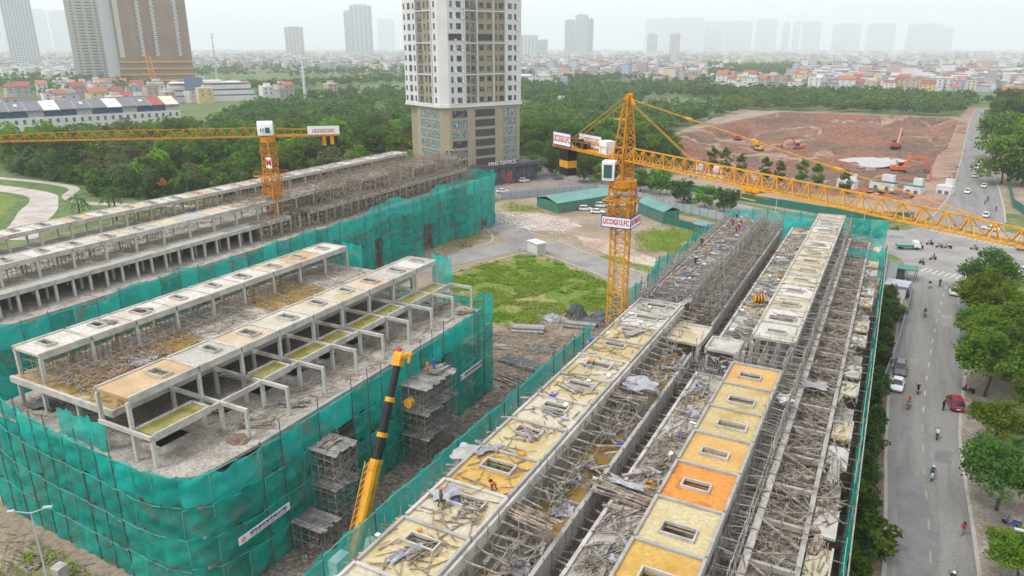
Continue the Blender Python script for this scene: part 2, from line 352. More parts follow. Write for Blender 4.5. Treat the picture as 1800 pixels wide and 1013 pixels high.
for i in range(420):
    a = RNG.random(); b = RNG.random(); x = -106+a*24+b*3; y = 199-a*3-b*15+RNG.normal()*1.2; r_ = .15+.4*RNG.random()**2
    g.box(x-r_, x+r_, y-r_*.8, y+r_*.8, 0, .06+r_*.35)
o = add('rubble', g.mesh('rubble', 'rubble_white')); o['kind'] = 'stuff'; o['label'] = 'patch of broken white rubble in front of the green sheds'; o['category'] = 'rubble'
sheet('rubble_bed', ragged([(-108, 199), (-98, 203), (-86, 201), (-79, 193), (-79, 186), (-88, 182), (-99, 184)], .9, 8), 'pale_earth', .055)
sheet('pale_track', ragged([(-76, 182), (-66, 181), (-52, 172), (-42, 166), (-42, 162), (-54, 164), (-68, 172)], .5, 9), 'pale_earth', .085)
# public roads
MAINC = smooth_line([(9.4, 30), (9.4, 75), (9.0, 105), (10.5, 135), (13.0, 165), (16, 195), (20, 232), (27.5, 300), (32.5, 385), (41.5, 528), (50, 640), (62, 760)])
def mw(y): return np.interp(y, [30, 105, 140, 190, 240, 300, 385, 528, 760], [7.6, 8.4, 11, 17, 20, 15, 11, 8, 8])
road('road', MAINC, [float(mw(p[1])) for p in MAINC], 'asphalt', .06)
XC = smooth_line([(-190, 300), (-150, 284), (-105, 265), (-62, 246), (-20, 224), (10, 212), (45, 200), (110, 182)])
road('cross_road', XC, 19, 'asphalt_pale', .05)
road('side_road', smooth_line([(-170, 176), (-140, 206), (-122, 226), (-108, 246), (-98, 262)]), 13, 'asphalt', .045)
sheet('junction', smooth_line([(-12, 212), (4, 200), (8, 184), (20, 182), (28, 192), (48, 190), (48, 212), (36, 222), (37, 240), (14, 244), (4, 230), (-14, 232), (-12, 212)], 4)[:-1], 'asphalt_pale', .07)
sheet('wet_patch', smooth_line([(6.4, 66), (6.3, 80), (5.9, 92), (8, 91), (9.4, 85), (10.3, 79), (9.7, 74), (9.2, 66), (6.4, 66)], 4)[:-1], 'asphalt_wet', .075)
kl = [(p[0]-float(mw(p[1]))/2-.2, p[1]) for p in MAINC if p[1] < 188]; kr = [(p[0]+float(mw(p[1]))/2+.2, p[1]) for p in MAINC if p[1] < 176]
kerb('kerb', kl, .4, .15); kerb('kerb', kr, .4, .15)
kl2 = [(p[0]-float(mw(p[1]))/2-.2, p[1]) for p in MAINC if p[1] > 246]; kr2 = [(p[0]+float(mw(p[1]))/2+.2, p[1]) for p in MAINC if p[1] > 246]
kerb('kerb', kl2, .5, .15); kerb('kerb', kr2, .5, .15)
sheet('pavement', [(kl[0][0], 30)]+[(x-.1, y) for x, y in kl]+[(4.4, 186), (3.2, 150), (2.9, 110), (3.3, 30)], 'paving_red', .1)
sheet('pavement', [(x+.1, y) for x, y in kr]+[(26, 176), (24, 120), (26, 30)], 'pavement', .1)
sheet('parking_strip', [(24, 60), (60, 60), (60, 185), (26, 176), (24, 120)], 'asphalt', .05)
sheet('road_bank', [(x-.4, y) for x, y in kl2]+[(x-7-(3 if y < 420 else 0), y) for x, y in reversed(kl2)], 'track_earth', .05)
g = G()
for k, p in enumerate(MAINC):
    pass
yy = 50.
while yy < 182:
    x = float(np.interp(yy, [p[1] for p in MAINC], [p[0] for p in MAINC]))
    x2 = float(np.interp(yy+2, [p[1] for p in MAINC], [p[0] for p in MAINC]))
    ln = G().raw([(x-.09, yy, 0), (x+.09, yy, 0), (x2+.09, yy+2, 0), (x2-.09, yy+2, 0)], [(0, 1, 2, 3)])
    struct('lane_marking', ln.mesh('lane_marking', 'road_yellow' if yy < 110 else 'road_white'), (0, 0, .085)); yy += 6
def zebra(a, b, n, along, length, w=.55):
    a = Vector(a); b = Vector(b); d = Vector(along).normalized()*length/2; s_ = (b-a)/n; hw = s_.normalized()*w/2
    me = G().raw([tuple((-d-hw).to_3d()), tuple((-d+hw).to_3d()), tuple((d+hw).to_3d()), tuple((d-hw).to_3d())], [(0, 1, 2, 3)]).mesh('zebra_stripe', 'road_white')
    for i in range(n): c = a+s_*(i+.5); struct('zebra_stripe', me, (c.x, c.y, .09))
zebra((12.5, 236), (34, 222.5), 19, (.45, 1), 4.2)
zebra((9.6, 190.4), (20, 185.5), 9, (.35, 1), 4.0, .6)
sheet('road_arrow_panel', [(-110, 252), (-103, 259), (-101, 257), (-108, 250)], 'road_yellow', .08) if 0 else None
# park at the far left
sheet('park_lawn', smooth_line([(-222, 104), (-240, 98), (-280, 108), (-308, 128), (-296, 140), (-274, 141), (-262, 136), (-252, 128), (-238, 118), (-222, 104)], 4)[:-1], 'lawn', .05)
sheet('park_path', smooth_line([(-214, 104), (-232, 118), (-246, 128), (-258, 138), (-272, 144), (-298, 143), (-330, 136), (-345, 140), (-330, 148), (-296, 152), (-266, 151), (-250, 143), (-236, 134), (-222, 122), (-206, 110), (-214, 104)], 4)[:-1], 'sand_path', .04)
road('park_path', smooth_line([(-380, 150), (-320, 160), (-285, 163), (-268, 160), (-256, 150), (-240, 146), (-222, 152), (-206, 158), (-190, 168), (-170, 190), (-150, 205)]), 3.6, 'sand_path', .03)

for k, (x0, x1, y0, y1) in enumerate(((7.2, 9.0, 128, 133), (10.2, 12.4, 96, 99.5), (12.6, 14.6, 150, 158), (6.2, 7.8, 101, 105), (14, 18, 196, 202), (2, 6, 220, 224), (20, 24, 206, 210), (24, 27, 280, 292))):
    sheet('road_patch', [(x0, y0), (x1-.3, y0+.2), (x1, y1), (x0+.2, y1-.3)], 'asphalt_wet' if k % 2 else 'asphalt_pale', .082)
# ------------------------------------------------------------------ unfinished row houses
def tray_mesh(w, l, m, hole=None, up=.14, th=.3, rim='concrete_light', ribs=True):
    """roof slab with a raised rim and, where hole=(x0,x1,y0,y1), an opening; centred, top of slab at 0"""
    wet = m in ('wet_cream', 'wet_pale', 'wet_ochre', 'wet_amber', 'wet_orange')
    if wet: rim = 'concrete'
    g = G(); hw, hl = w/2, l/2
    xs = [-hw]+([hole[0], hole[1]] if hole else [])+[hw]; ys = [-hl]+([hole[2], hole[3]] if hole else [])+[hl]
    for i in range(len(xs)-1):
        for j in range(len(ys)-1):
            if hole and i == 1 and j == 1: continue
            g.box(xs[i], xs[i+1], ys[j], ys[j+1], -th, 0)
    g.box(-hw-.14, -hw+.1, -hl, hl, -th-.3, up, 1); g.box(hw-.1, hw+.14, -hl, hl, -th-.3, up, 1)
    if ribs: g.box(-hw+.1, hw-.1, hl-.14, hl+.14, -th-.28, up-.03, 1)
    return g.mesh('roof_slab', [m, rim])
def kerb_mesh(w, l, h=.28, t=.13):
    g = G()
    g.box(-w/2-t, w/2+t, -l/2-t, -l/2, -.1, h); g.box(-w/2-t, w/2+t, l/2, l/2+t, -.1, h)
    g.box(-w/2-t, -w/2, -l/2, l/2, -.1, h-.01); g.box(w/2, w/2+t, -l/2, l/2, -.1, h-.01)
    return g.mesh('hatch_kerb', 'concrete_light')
_tray = {}
TRAYN = [0]
def tray(parent, name, x0, x1, y0, y1, z, m, hole=True, up=.14, flip=False):
    TRAYN[0] += 1; vr = (TRAYN[0] * 7) % 4
    w = round(x1-x0, 2); l = round(y1-y0, 2); key = (w, l, m, hole, up, flip, vr)
    if key not in _tray:
        hl = None
        if hole:
            cx = (-.04, .02, .06, 0)[vr] * w; cy = (-.12 if flip else .14) * l + (.3, -.25, 0, .12)[vr]
            hw_ = (.2, .23, .24, .21)[vr] * w; hh_ = (.5, .62, .55, .45)[vr]
            hl = (cx - hw_, cx + hw_, cy - hh_, cy + hh_)
        _tray[key] = (tray_mesh(w, l, m, hl, up), hl and kerb_mesh(hl[1]-hl[0], hl[3]-hl[2]), hl)
    me, km, hl = _tray[key]; L = parent.location
    o = add(name, me, parent, ((x0+x1)/2-L.x, (y0+y1)/2-L.y, z-L.z))
    if hl: add('hatch_kerb', km, o, ((hl[0]+hl[1])/2, (hl[2]+hl[3])/2, 0))
    return o
def col(parent, x, y, z0, z1, s=.34, m='column_paint'):
    return pbox('column', m, parent, x-s/2, x+s/2, y-s/2, y+s/2, z0, z1)
def scaf(x0, x1, y0, y1, z0, z1, sx=1.6, sy=1.8, sz=1.8, t=.06, jit=.12, diag=.25, over=.5, seed=0, drop=.1):
    """tube scaffold: standards, ledgers, transoms and a few braces, slightly uneven"""
    r = np.random.default_rng(seed); L = []
    X = np.linspace(x0, x1, max(2, int(round(abs(x1-x0)/sx))+1)); Yv = np.linspace(y0, y1, max(2, int(round((y1-y0)/sy))+1)); Zv = np.arange(z0+sz*.55, z1+.01, sz)
    for x in X:
        for y in Yv:
            if r.random() < drop*.5: continue
            j = r.normal(0, jit*.4, 4); L.append(((x+j[0], y+j[1], z0), (x+j[2], y+j[3], z1+over*r.random()*1.6), t))
    for z in Zv:
        for x in X:
            for k in range(len(Yv)-1):
                if r.random() < drop: continue
                j = r.normal(0, jit, 2); L.append(((x, Yv[k]-.2, z+j[0]), (x, Yv[k+1]+.2, z+j[1]), t*.9))
        for y in Yv:
            if r.random() < drop: continue
            j = r.normal(0, jit, 2); L.append(((x0-over*r.random(), y+.1, z+j[0]), (x1+over*r.random(), y+.1, z+j[1]), t*.9))
    for x in X:
        for k in range(len(Yv)-1):
            for z in Zv[:-1]:
                if r.random() < diag: L.append(((x, Yv[k], z), (x, Yv[k+1], z+sz), t*.8))
    return L
def scatter(x0, x1, y0, y1, z, n, lmin=.8, lmax=3.2, ang=None, sp=.35, seed=0, th=.07, lift=.25):
    """loose sticks lying about"""
    r = np.random.default_rng(seed); L = []
    for i in range(n):
        x = x0+(x1-x0)*r.random(); y = y0+(y1-y0)*r.random(); a = (r.choice(ang) if ang else r.random()*math.pi)+r.normal(0, sp)
        l_ = (lmin+(lmax-lmin)*r.random())/2; dz = r.normal(0, .12); zz = z+.05+lift*r.random()
        dx, dy = math.cos(a)*l_, math.sin(a)*l_
        xa, xb = np.clip([x-dx, x+dx], x0-.6, x1+.6); w = th*(.6+.9*r.random())
        L.append(((xa, y-dy, zz-dz*.3), (xb, y+dy, zz+dz), w, w*.6))
    return L
NETG = 0
def net(name, label, path, z0, ztop, m='net_green', lev=3.3, seg=2.6, amp=.22, skip=(), seed=0, poles=True, up=1.0, tears=0.):
    """hanging safety net: path of (x, y); ztop a number or a function of the distance along it; panels are parts"""
    t = thing(name, label, 'safety net', (path[0][0], path[0][1], z0)); r = np.random.default_rng(seed); L = t.location
    P = [Vector(p) for p in path]; S = [0]
    for a, b in zip(P, P[1:]): S.append(S[-1]+(b-a).length)
    zt = ztop if callable(ztop) else (lambda s_: ztop)
    def pos(s_):
        s_ = min(max(s_, 0), S[-1]-1e-6); k = max(i for i in range(len(P)-1) if S[i] <= s_); d = (P[k+1]-P[k]).normalized()
        return P[k]+d*(s_-S[k]), Vector((d.y, -d.x))
    n = max(1, int(round(S[-1]/seg))); ds = S[-1]/n; nl = max(1, int(round((zt(S[-1]/2)-z0)/lev))); pl = []
    for i in range(n):
        for j in range(nl):
            if (i, j) in skip: continue
            nu, nv = 7, 9; g = G(); v = []; ph = r.random(6)*6.28; lo = j/nl; hi = (j+1)/nl
            for b in range(nv+1):
                for a in range(nu+1):
                    u = a/nu; s_ = (i+u)*ds; c, nrm = pos(s_); top = zt(s_); f = lo+(hi-lo)*b/nv
                    z = z0+(top-z0)*f
                    sag = math.sin(math.pi*u)*(.5+.5*math.sin(math.pi*b/nv))
                    fold = .1 * math.sin(ph[1] + 9 * u + 5 * b / nv)
                    fold += .08 * math.sin(ph[2] + 4 * u - 11 * b / nv)
                    fold += .05 * r.normal()
                    if a in (0, nu): fold = 0
                    off = fold + amp * sag * (.9 + .5 * math.sin(ph[0] + 3 * u + 2.2 * b / nv))
                    if j == nl-1 and b == nv: z += (r.random()-.5)*.35-.25*math.sin(math.pi*u)
                    v.append((c.x+nrm.x*off-L.x, c.y+nrm.y*off-L.y, z-L.z))
            ff = [(b*(nu+1)+a, b*(nu+1)+a+1, (b+1)*(nu+1)+a+1, (b+1)*(nu+1)+a) for b in range(nv) for a in range(nu) if r.random() > tears]
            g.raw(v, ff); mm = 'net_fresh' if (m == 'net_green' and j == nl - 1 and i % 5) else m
            add('net_panel', g.mesh('net_panel', mm, True), t)
        if poles and r.random() < .75:
            c, nrm = pos(i*ds); zz = zt(i*ds)+up*(.3+.9*r.random())
            pl.append(((c.x+nrm.x*.1-L.x, c.y+nrm.y*.1-L.y, 0), (c.x+nrm.x*.14-L.x+r.normal(0, .06), c.y+nrm.y*.14-L.y, zz-L.z), .07))
    if poles:
        rp = []
        for i in range(n):
            for j in range(1, nl + 1):
                if (i, j - 1) in skip or r.random() < .15: continue
                a, na = pos(i * ds); b, nb = pos((i + 1) * ds - .01); o1 = .16 + .1 * r.random(); f1 = j / nl - .012
                za = (zt(i * ds) - z0) * f1 + .12 * r.normal(); zb = (zt(i * ds + ds) - z0) * f1 + .12 * r.normal()
                rp.append(((a.x + na.x * o1 - L.x, a.y + na.y * o1 - L.y, za), (b.x + nb.x * o1 - L.x, b.y + nb.y * o1 - L.y, zb), .05))
                if r.random() < .7: rp.append(((a.x + na.x * .2 - L.x, a.y + na.y * .2 - L.y, za), (a.x + na.x * .2 - L.x + .1 * r.normal(), a.y + na.y * .2 - L.y, za - lev * (.4 + .5 * r.random())), .045))
        add('net_ropes', G().bars(rp).mesh('net_ropes', 'net_rope'), t, kind='stuff')
        for k in range(nl*2):
            for i in range(n):
                a, na = pos(i*ds); b, nb = pos((i+1)*ds-.01); f = (k+.6)/(nl*2)
                if r.random() < .2: continue
                pl.append(((a.x-na.x*.12-L.x, a.y-na.y*.12-L.y, (zt(i*ds)-z0)*f), (b.x-nb.x*.12-L.x, b.y-nb.y*.12-L.y, (zt(i*ds+ds)-z0)*f), .06))
        add('net_poles', G().bars(pl).mesh('net_poles', 'steel_dark' if m != 'net_deep' else 'steel_tube'), t, kind='stuff')
    return t
TM = ['tray_tan', 'tray_white', 'tray_grey', 'tray_cream', 'tray_pink']

# ---- block M: twin row with cleared top floor, left of the alley
bm_ = thing('row_house_block', 'unfinished concrete row houses with cleared open top floor, wrapped in green netting, beside the alley', 'building', (-66, 36, 0))
YM = [36, 43.9, 49.4, 54.9, 60.4, 65.6, 71, 76.3, 81.7, 86.9]
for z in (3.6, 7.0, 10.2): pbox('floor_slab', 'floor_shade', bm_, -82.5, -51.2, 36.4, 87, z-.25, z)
# top storey floor in bay panels with stair openings
for i in range(9):
    y0, y1 = YM[i], YM[i+1]; l = y1-y0
    g = G(); hx0, hx1 = -61.8, -58.9; ha, hb = y0+l*.35, y0+l*.8
    for x0, x1, a, b in ((-82.5, hx0, y0, y1), (hx1, -51, y0, y1), (hx0, hx1, y0, ha), (hx0, hx1, hb, y1)): g.box(x0, x1, a, b, 12.8, 13.1)
    if i == 0:
        g = G(); g.box(-82.5, hx0, 35.3, y1, 12.8, 13.1); g.prism([(hx1, 35.0), (-56, 35.0), (-53.4, 35.6), (-51.4, 37.2), (-51, y1), (hx1, y1)], 12.8, 13.1); g.box(hx0, hx1, 35.0, ha, 12.8, 13.1); g.box(hx0, hx1, hb, y1, 12.8, 13.1)
    pmesh('floor_panel', g, 'floor_dirty', bm_)
    if i: pbox('edge_beam', 'concrete', bm_, -51.3, -50.9, y0, y1, 12.5, 13.15)
    pbox('floor_panel', 'floor_water' if i in (0, 1, 2, 5, 6) else 'floor_dirty', bm_, -80.6, -63.45, y0+(1.6 if i == 0 else 0), y1, 16.12, 16.4)
mA = ['tray_white', 'tray_white', 'tray_white', 'tray_white', 'tray_white', 'tray_white', 'tray_cream', 'tray_tan', 'tray_white']
mB = ['tray_tan', 'tray_grey', 'tray_pink', 'tray_white', 'tray_cream', 'tray_cream', 'tray_pink', 'tray_grey', 'tray_white']
for i in range(9):
    y0, y1 = YM[i], YM[i+1]
    tray(bm_, 'roof_slab', -80.4, -75.7, y0+(2.2 if i == 0 else .15), y1-.15, 19.6, mA[i], flip=True)
    tray(bm_, 'roof_slab', -63.3, -58.6, y0+.15, y1-.15, 19.6, mB[i])
    if i != 1: tray(bm_, 'canopy_slab', -58.4, -56.0, y0+.3, y1-(.5 if i % 2 else 1.4), 16.4, 'tray_moss', hole=False, up=.16)
    pbox('beam', 'concrete_light', bm_, -63.4, -56, y0-.13, y0+.13, 16.0, 16.42)
for i, y in enumerate(YM):
    yy = y+.17 if i == 0 else y
    for x in (-58.75, ): col(bm_, x, yy, 13.1, 19.15)
    col(bm_, -63.2, yy, 13.1, 19.15)
    for x in (-75.85, -80.2): col(bm_, x, yy+(2.2 if i == 0 else 0), 16.4, 19.15, .36); col(bm_, x, yy+(1.8 if i == 0 else 0), 13.1, 16.15, .36)
    col(bm_, -70, yy+(1.8 if i == 0 else 0), 13.1, 16.15, .36)
    col(bm_, -56.1, yy, 13.1, 16.0)
    if i: col(bm_, -52.5, yy, 13.1, 16.35, .3); pbox('beam', 'concrete_light', bm_, -56.0, -52.35, yy-.14, yy+.14, 16.05, 16.45)
    pbox('edge_column', 'concrete', bm_, -51.6, -51.2, yy-.2+(2 if i == 0 else 0), yy+.2+(2 if i == 0 else 0), 0, 12.5); pbox('edge_column', 'concrete', bm_, -82.4, -82.0, yy-.2, yy+.2, 0, 12.8)
    if i < 9: pbox('ring_beam', 'concrete_light', bm_, -56.22, -55.95, y, YM[i+1], 15.85, 16.4)
pbox('ring_beam', 'concrete_light', bm_, -80.5, -63.3, 37.3, 37.62, 15.85, 16.55)
pbox('parapet_beam', 'concrete_light', bm_, -63.5, -63.32, 37.62, 86.9, 15.9, 16.6)
# shoring under the west roof row, loose timber on the floors
L = []
L += scaf(-80, -76, 38.5, 86.5, 16.4, 18.9, 1.1, 1.3, 1.2, .055, .1, .15, 0, seed=1)
L += scaf(-76, -72.8, 37.8, 62, 16.4, 17.9, 1.3, 1.4, .9, .05, .2, .3, .3, seed=2, drop=.45)
pmesh('shoring_props', G().bars(L), 'steel_tube', bm_, kind='stuff')
L = scatter(-75.5, -64, 38.5, 86, 16.4, 900, .6, 2.6, seed=3)+scatter(-57, -52, 43, 87, 13.1, 260, .8, 3, (.2, 1.5), seed=4)+scatter(-81, -64, 36.5, 60, 13.1, 300, .8, 3, seed=5)+scatter(-74.8, -70, 38.5, 50, 16.4, 260, .5, 2, seed=6, lift=.7)
pmesh('loose_timber', G().bars(L), 'timber', bm_, kind='stuff')
# sagging net round it
def mtop(s_):      # along the near side from the west corner, round the corner, then up the alley side
    return float(np.interp(s_, [0, 2.5, 6, 14, 28, 33, 41, 70, 82, 87], [18.4, 17.4, 15.0, 14.2, 13.8, 13.5, 13.7, 13.9, 14.6, 15.6]))
PATHM = [(-84.6, 35.6), (-60, 34.8), (-56.8, 34.7), (-54.0, 35.1), (-51.7, 36.3), (-50.2, 38.5), (-49.8, 42), (-49.6, 88)]
skipM = set()
for i in (18, 19): skipM |= {(i, 1), (i, 2)}
for i in (24, 25, 26): skipM |= {(i, 1), (i, 2), (i, 0)}
net('safety_net', 'wide green net curving round the corner of the near left row houses', PATHM, 0.1, mtop, 'net_green', 3.3, 2.65, .3, skipM, 21, up=1.5)
net('safety_net', 'short green net hung from the roof columns of the near left block', [(-70.2, 35.9), (-62.6, 35.9)], 12.6, 16.3, 'net_fresh', 3.7, 2.5, .2, (), 22, poles=False)
net('safety_net', 'green net closing the west side of the near left block', [(-84.8, 88), (-84.8, 35.6)], .1, lambda s_: 14 if s_ < 48 else 14+(s_-48)*.9, 'net_green', 3.5, 4.4, .3, (), 23)
net('safety_net', 'green net closing the far end of the near left block', [(-49.7, 88.2), (-84, 88.2)], .1, lambda s_: 15.4 if s_ < 3 else 14.2, 'net_green', 4.8, 4.3, .3, (), 24)
for x0, x1, lab in ((-60.2, -56.5, 'small bright green net behind the last roof slab of the middle row'), (-77.6, -73.6, 'small bright green net behind the last roof slab of the west row')):
    net('end_net', lab, [(x1, 88.0), (x0, 88.0)], 15.6, 20.3 if x0 > -70 else 20.0, 'net_fresh', 5, 2, .15, (), 25, poles=False)
# loading platforms breaking through the net on the alley side
def platform(y0, y1, zs, label, seed, x1=-46.3):
    t = thing('loading_platform', label, 'scaffold', (-49.5, y0, 0), group='loading platforms in the alley'); Lc = t.location
    L = scaf(-49.3, x1, y0, y1, 0, max(zs)-.2, 1.0, 1.1, 1.0, .05, .05, .3, .1, seed=seed, drop=.08)
    pmesh('scaffold_tubes', G().bars(L), 'steel_tube', t, kind='stuff')
    r = np.random.default_rng(seed)
    for z in zs:
        n = int((y1-y0)/.42)
        for k in range(n):
            y = y0+(k+.5)*(y1-y0)/n; pbox('deck_board', 'timber_grey', t, -49.6-.3*r.random(), x1+.1+.6*r.random(), y-.19, y+.19, z+.02*r.random(), z+.06+.05*r.random())
    return t
platform(48.6, 52.4, (6.0, 10.2), 'narrow scaffold platform under the short tear in the alley net', 31, -46.4)
platform(45.2, 48.3, (3.4,), 'low tube scaffold beside the crane boom foot', 32, -46.0)
platform(64.5, 71.8, (3.9, 7.3, 10.7), 'three storey loading scaffold stacked with planks beside the crane boom', 33, -46.0)

# ---- block C: long block behind with the other crane
bc = thing('row_house_block', 'long unfinished concrete row houses behind, full of columns and shoring, below the left crane', 'building', (-120, 40, 0))
YC = [38+5.5*k for k in range(27)]
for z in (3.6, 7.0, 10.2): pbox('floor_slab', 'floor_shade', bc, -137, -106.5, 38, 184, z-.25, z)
for i in range(26):
    y0, y1 = YC[i], YC[i+1]
    pbox('floor_panel', 'floor_dirty', bc, -137, -106.4, y0, y1, 12.82, 13.1); pbox('edge_beam', 'concrete', bc, -106.4, -106.1, y0, y1, 12.55, 13.16)
    pbox('floor_panel', 'floor_dirty', bc, -135.8, -112.9, y0, y1, 16.14, 16.4)
    far = i > 14
    if i != 13: tray(bc, 'canopy_slab', -112.7, -109.9, y0+.05, y1-.05, 16.4, 'tray_grey' if i < 10 else 'concrete_dark', hole=False, up=.12)
    if i in (17, 20, 21, 24): pass
    elif not (i in (8, 9, 10, 11, 12)): tray(bc, 'roof_slab', -118.4, -113.4, y0+.15, y1-.15, 19.6, ['tray_white', 'tray_white', 'tray_cream', 'tray_grey'][i % 4] if not far else ['concrete_dark', 'formwork'][i % 2], hole=not far, flip=True)
    else: tray(bc, 'roof_slab', -118.4, -113.4, y0+.15, y1-.15, 19.6, ['tray_grey', 'tray_pink', 'tray_cream'][i % 3], hole=False)
    tray(bc, 'roof_slab', -136.2, -131.2, y0+.15, y1-.15, 19.6, ['tray_white', 'tray_white', 'tray_tan', 'tray_white', 'tray_pink'][i % 5] if i < 15 else ['tray_grey', 'tray_white'][i % 2], hole=i < 20, flip=True)
for i, y in enumerate(YC):
    for x in (-118.2, -113.5, -131.4, -136): col(bc, x, y, 16.4, 19.15, .36)
    for k in (0, .5):
        if i == 26 and k: continue
        col(bc, -110.1, y+5.5*k, 13.1, 16.05, .36)
    col(bc, -112.6, y, 13.1, 16.1, .32); col(bc, -116.5, y, 13.1, 16.1, .32); pbox('edge_column', 'concrete', bc, -106.6, -106.2, y-.2, y+.2, 0, 12.6)
L = scaf(-118, -114, 44, 84, 16.4, 18.9, 1.2, 1.4, 1.2, .055, .12, .2, 0, seed=41, drop=.35)
L += scaf(-118.4, -113.2, 112, 181, 16.4, 19.0, 1.1, 1.3, .9, .06, .2, .25, .5, seed=42)
L += scaf(-112.6, -108.5, 100, 181, 13.1, 16.2, 1.1, 1.3, .9, .06, .2, .25, .9, seed=43)
L += scaf(-131, -119, 112, 181, 16.4, 18.6, 1.8, 1.8, 1.0, .06, .3, .3, .6, seed=44)
L += scaf(-136, -131, 90, 181, 16.4, 18.9, 1.3, 1.5, 1.2, .055, .12, .2, 0, seed=45, drop=.3)
L += scaf(-119, -108.8, 120, 184, 13.1, 20.4, 1.7, 1.9, 1.3, .065, .35, .35, .6, seed=141, drop=.3)
L += scaf(-136.5, -119.5, 140, 184, 16.4, 19.4, 2.2, 2.0, 1.4, .06, .35, .3, .5, seed=142, drop=.4)
pmesh('shoring_props', G().bars(L), 'timber', bc, kind='stuff')
L = scatter(-131, -119, 42, 182, 16.4, 1900, .7, 3, seed=46, lift=.5)+scatter(-112, -107, 42, 182, 13.1, 300, .7, 2.5, seed=47)+scatter(-119, -113, 100, 182, 19.6, 900, .8, 3.2, seed=48, lift=.45)+scatter(-113, -109.5, 100, 182, 16.4, 600, .8, 3, seed=49, lift=.4)+scatter(-136, -131, 120, 182, 19.6, 160, .8, 3, seed=50, lift=.3)
pmesh('loose_timber', G().bars(L, 0), 'timber', bc, kind='stuff')
def ctop(s_):
    rise = 1.4 * min(1, max(0, (s_ - 70) / 30))
    return 14.4 + rise + .45 * math.sin(s_ * .21) + .35 * math.sin(s_ * .63 + 1)
PATHC = [(-103, 36), (-103, 118), (-102, 124), (-103.4, 131), (-103.2, 138), (-101.6, 141), (-101.2, 149), (-103.4, 152), (-103.4, 162), (-101, 165), (-100.6, 176), (-102, 183), (-105, 186)]
skipC = {(12, 2), (30, 1), (31, 0), (30, 0), (31, 1), (25, 1), (25, 0), (38, 0)}
net('safety_net', 'long green net running down the side of the rear left block', PATHC, .1, ctop, 'net_green', 3.3, 3.7, .35, skipC, 51, up=.4)
net('safety_net', 'green net round the far end of the rear left block', [(-105, 186), (-140, 186)], .1, 15.5, 'net_green', 4, 4.5, .35, (), 52)
L = scaf(-106, -103.4, 116, 184, 0, 14, 1.3, 1.8, 1.8, .06, .1, .2, .2, seed=53)+scaf(-105.8, -103.6, 40, 116, 8, 13, 1.3, 2.2, 1.8, .05, .1, .2, .2, seed=54)
pmesh('facade_scaffold', G().bars(L), 'steel_tube', bc, kind='stuff')
# ---- block R: twin row right of the alley
br = thing('row_house_block', 'unfinished concrete row houses full of timber and rain water between the alley and the road', 'building', (-15, 36, 0))
YR = [25.3, 30.9, 36.5, 42.1, 47.8, 53.5, 59.1, 64.7, 70.4, 75.9, 81.2, 86.5, 91.7]
for z in (3.4, 6.8, 10.2):
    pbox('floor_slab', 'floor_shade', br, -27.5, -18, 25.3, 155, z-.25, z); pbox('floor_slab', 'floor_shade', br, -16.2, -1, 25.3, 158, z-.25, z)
m1 = ['tray_cream', 'wet_pale', 'tray_cream', 'wet_ochre', 'wet_pale', 'tray_cream', 'wet_pale', 'tray_cream', 'wet_cream', 'wet_pale', 'tray_white', 'tray_grey']
for i in range(12):
    tray(br, 'roof_slab', -28.1, -22.5, YR[i]+.15, YR[i+1]-.15, 17.0, m1[i], up=.22)
    pbox('side_beam', 'concrete_light', br, -22.3, -22.05, YR[i], YR[i+1], 15.95, 16.95)
m2 = ['wet_ochre', 'wet_pale', 'wet_ochre', 'wet_pale', 'wet_orange', 'wet_amber', 'wet_cream', 'wet_cream', 'wet_amber']
for i in range(9):
    tray(br, 'roof_slab', -12.35, -7.3, YR[i]+.15, YR[i+1]-.15, 17.0, m2[i], up=.24, flip=True)
# far half of the east roof row
Y3 = [84.6+5.8*k for k in range(14)]
m3 = ['tray_white', 'tray_white', 'tray_cream', 'tray_white', 'tray_cream', 'tray_cream', 'tray_cream', 'tray_cream', 'tray_white', 'tray_pink', 'tray_white', 'tray_grey', 'tray_pink']
for i in range(13): tray(br, 'roof_slab', -11.9, -7.1, Y3[i]+.15, Y3[i+1]-.15, 17.1, m3[i], up=.24, flip=True)
# far half of the west row: slabs still in formwork
Y1b = [94+5.6*k for k in range(11)]
for i in range(10):
    tray(br, 'formwork_deck', -28.0, -22.7, Y1b[i]+.1, Y1b[i+1]-.1, 16.3, 'formwork' if i % 3 else 'concrete_dark', hole=i % 4 == 1, up=.3)
    for x in (-28.4, -22.3): pbox('edge_board', 'timber_grey', br, x-.1, x+.1, Y1b[i], Y1b[i+1]-.2, 16.0, 16.75)
    for x in (-28, -22.6): col(br, x, Y1b[i], 10.2, 15.9, .3)
for y in YR[1:]:
    for x in (-28, -22.5, -12.2, -7.5): col(br, x, y, 10.2, 16.3, .34)
for y in Y3:
    for x in (-11.8, -7.3): col(br, x, y, 10.2, 16.4, .34)
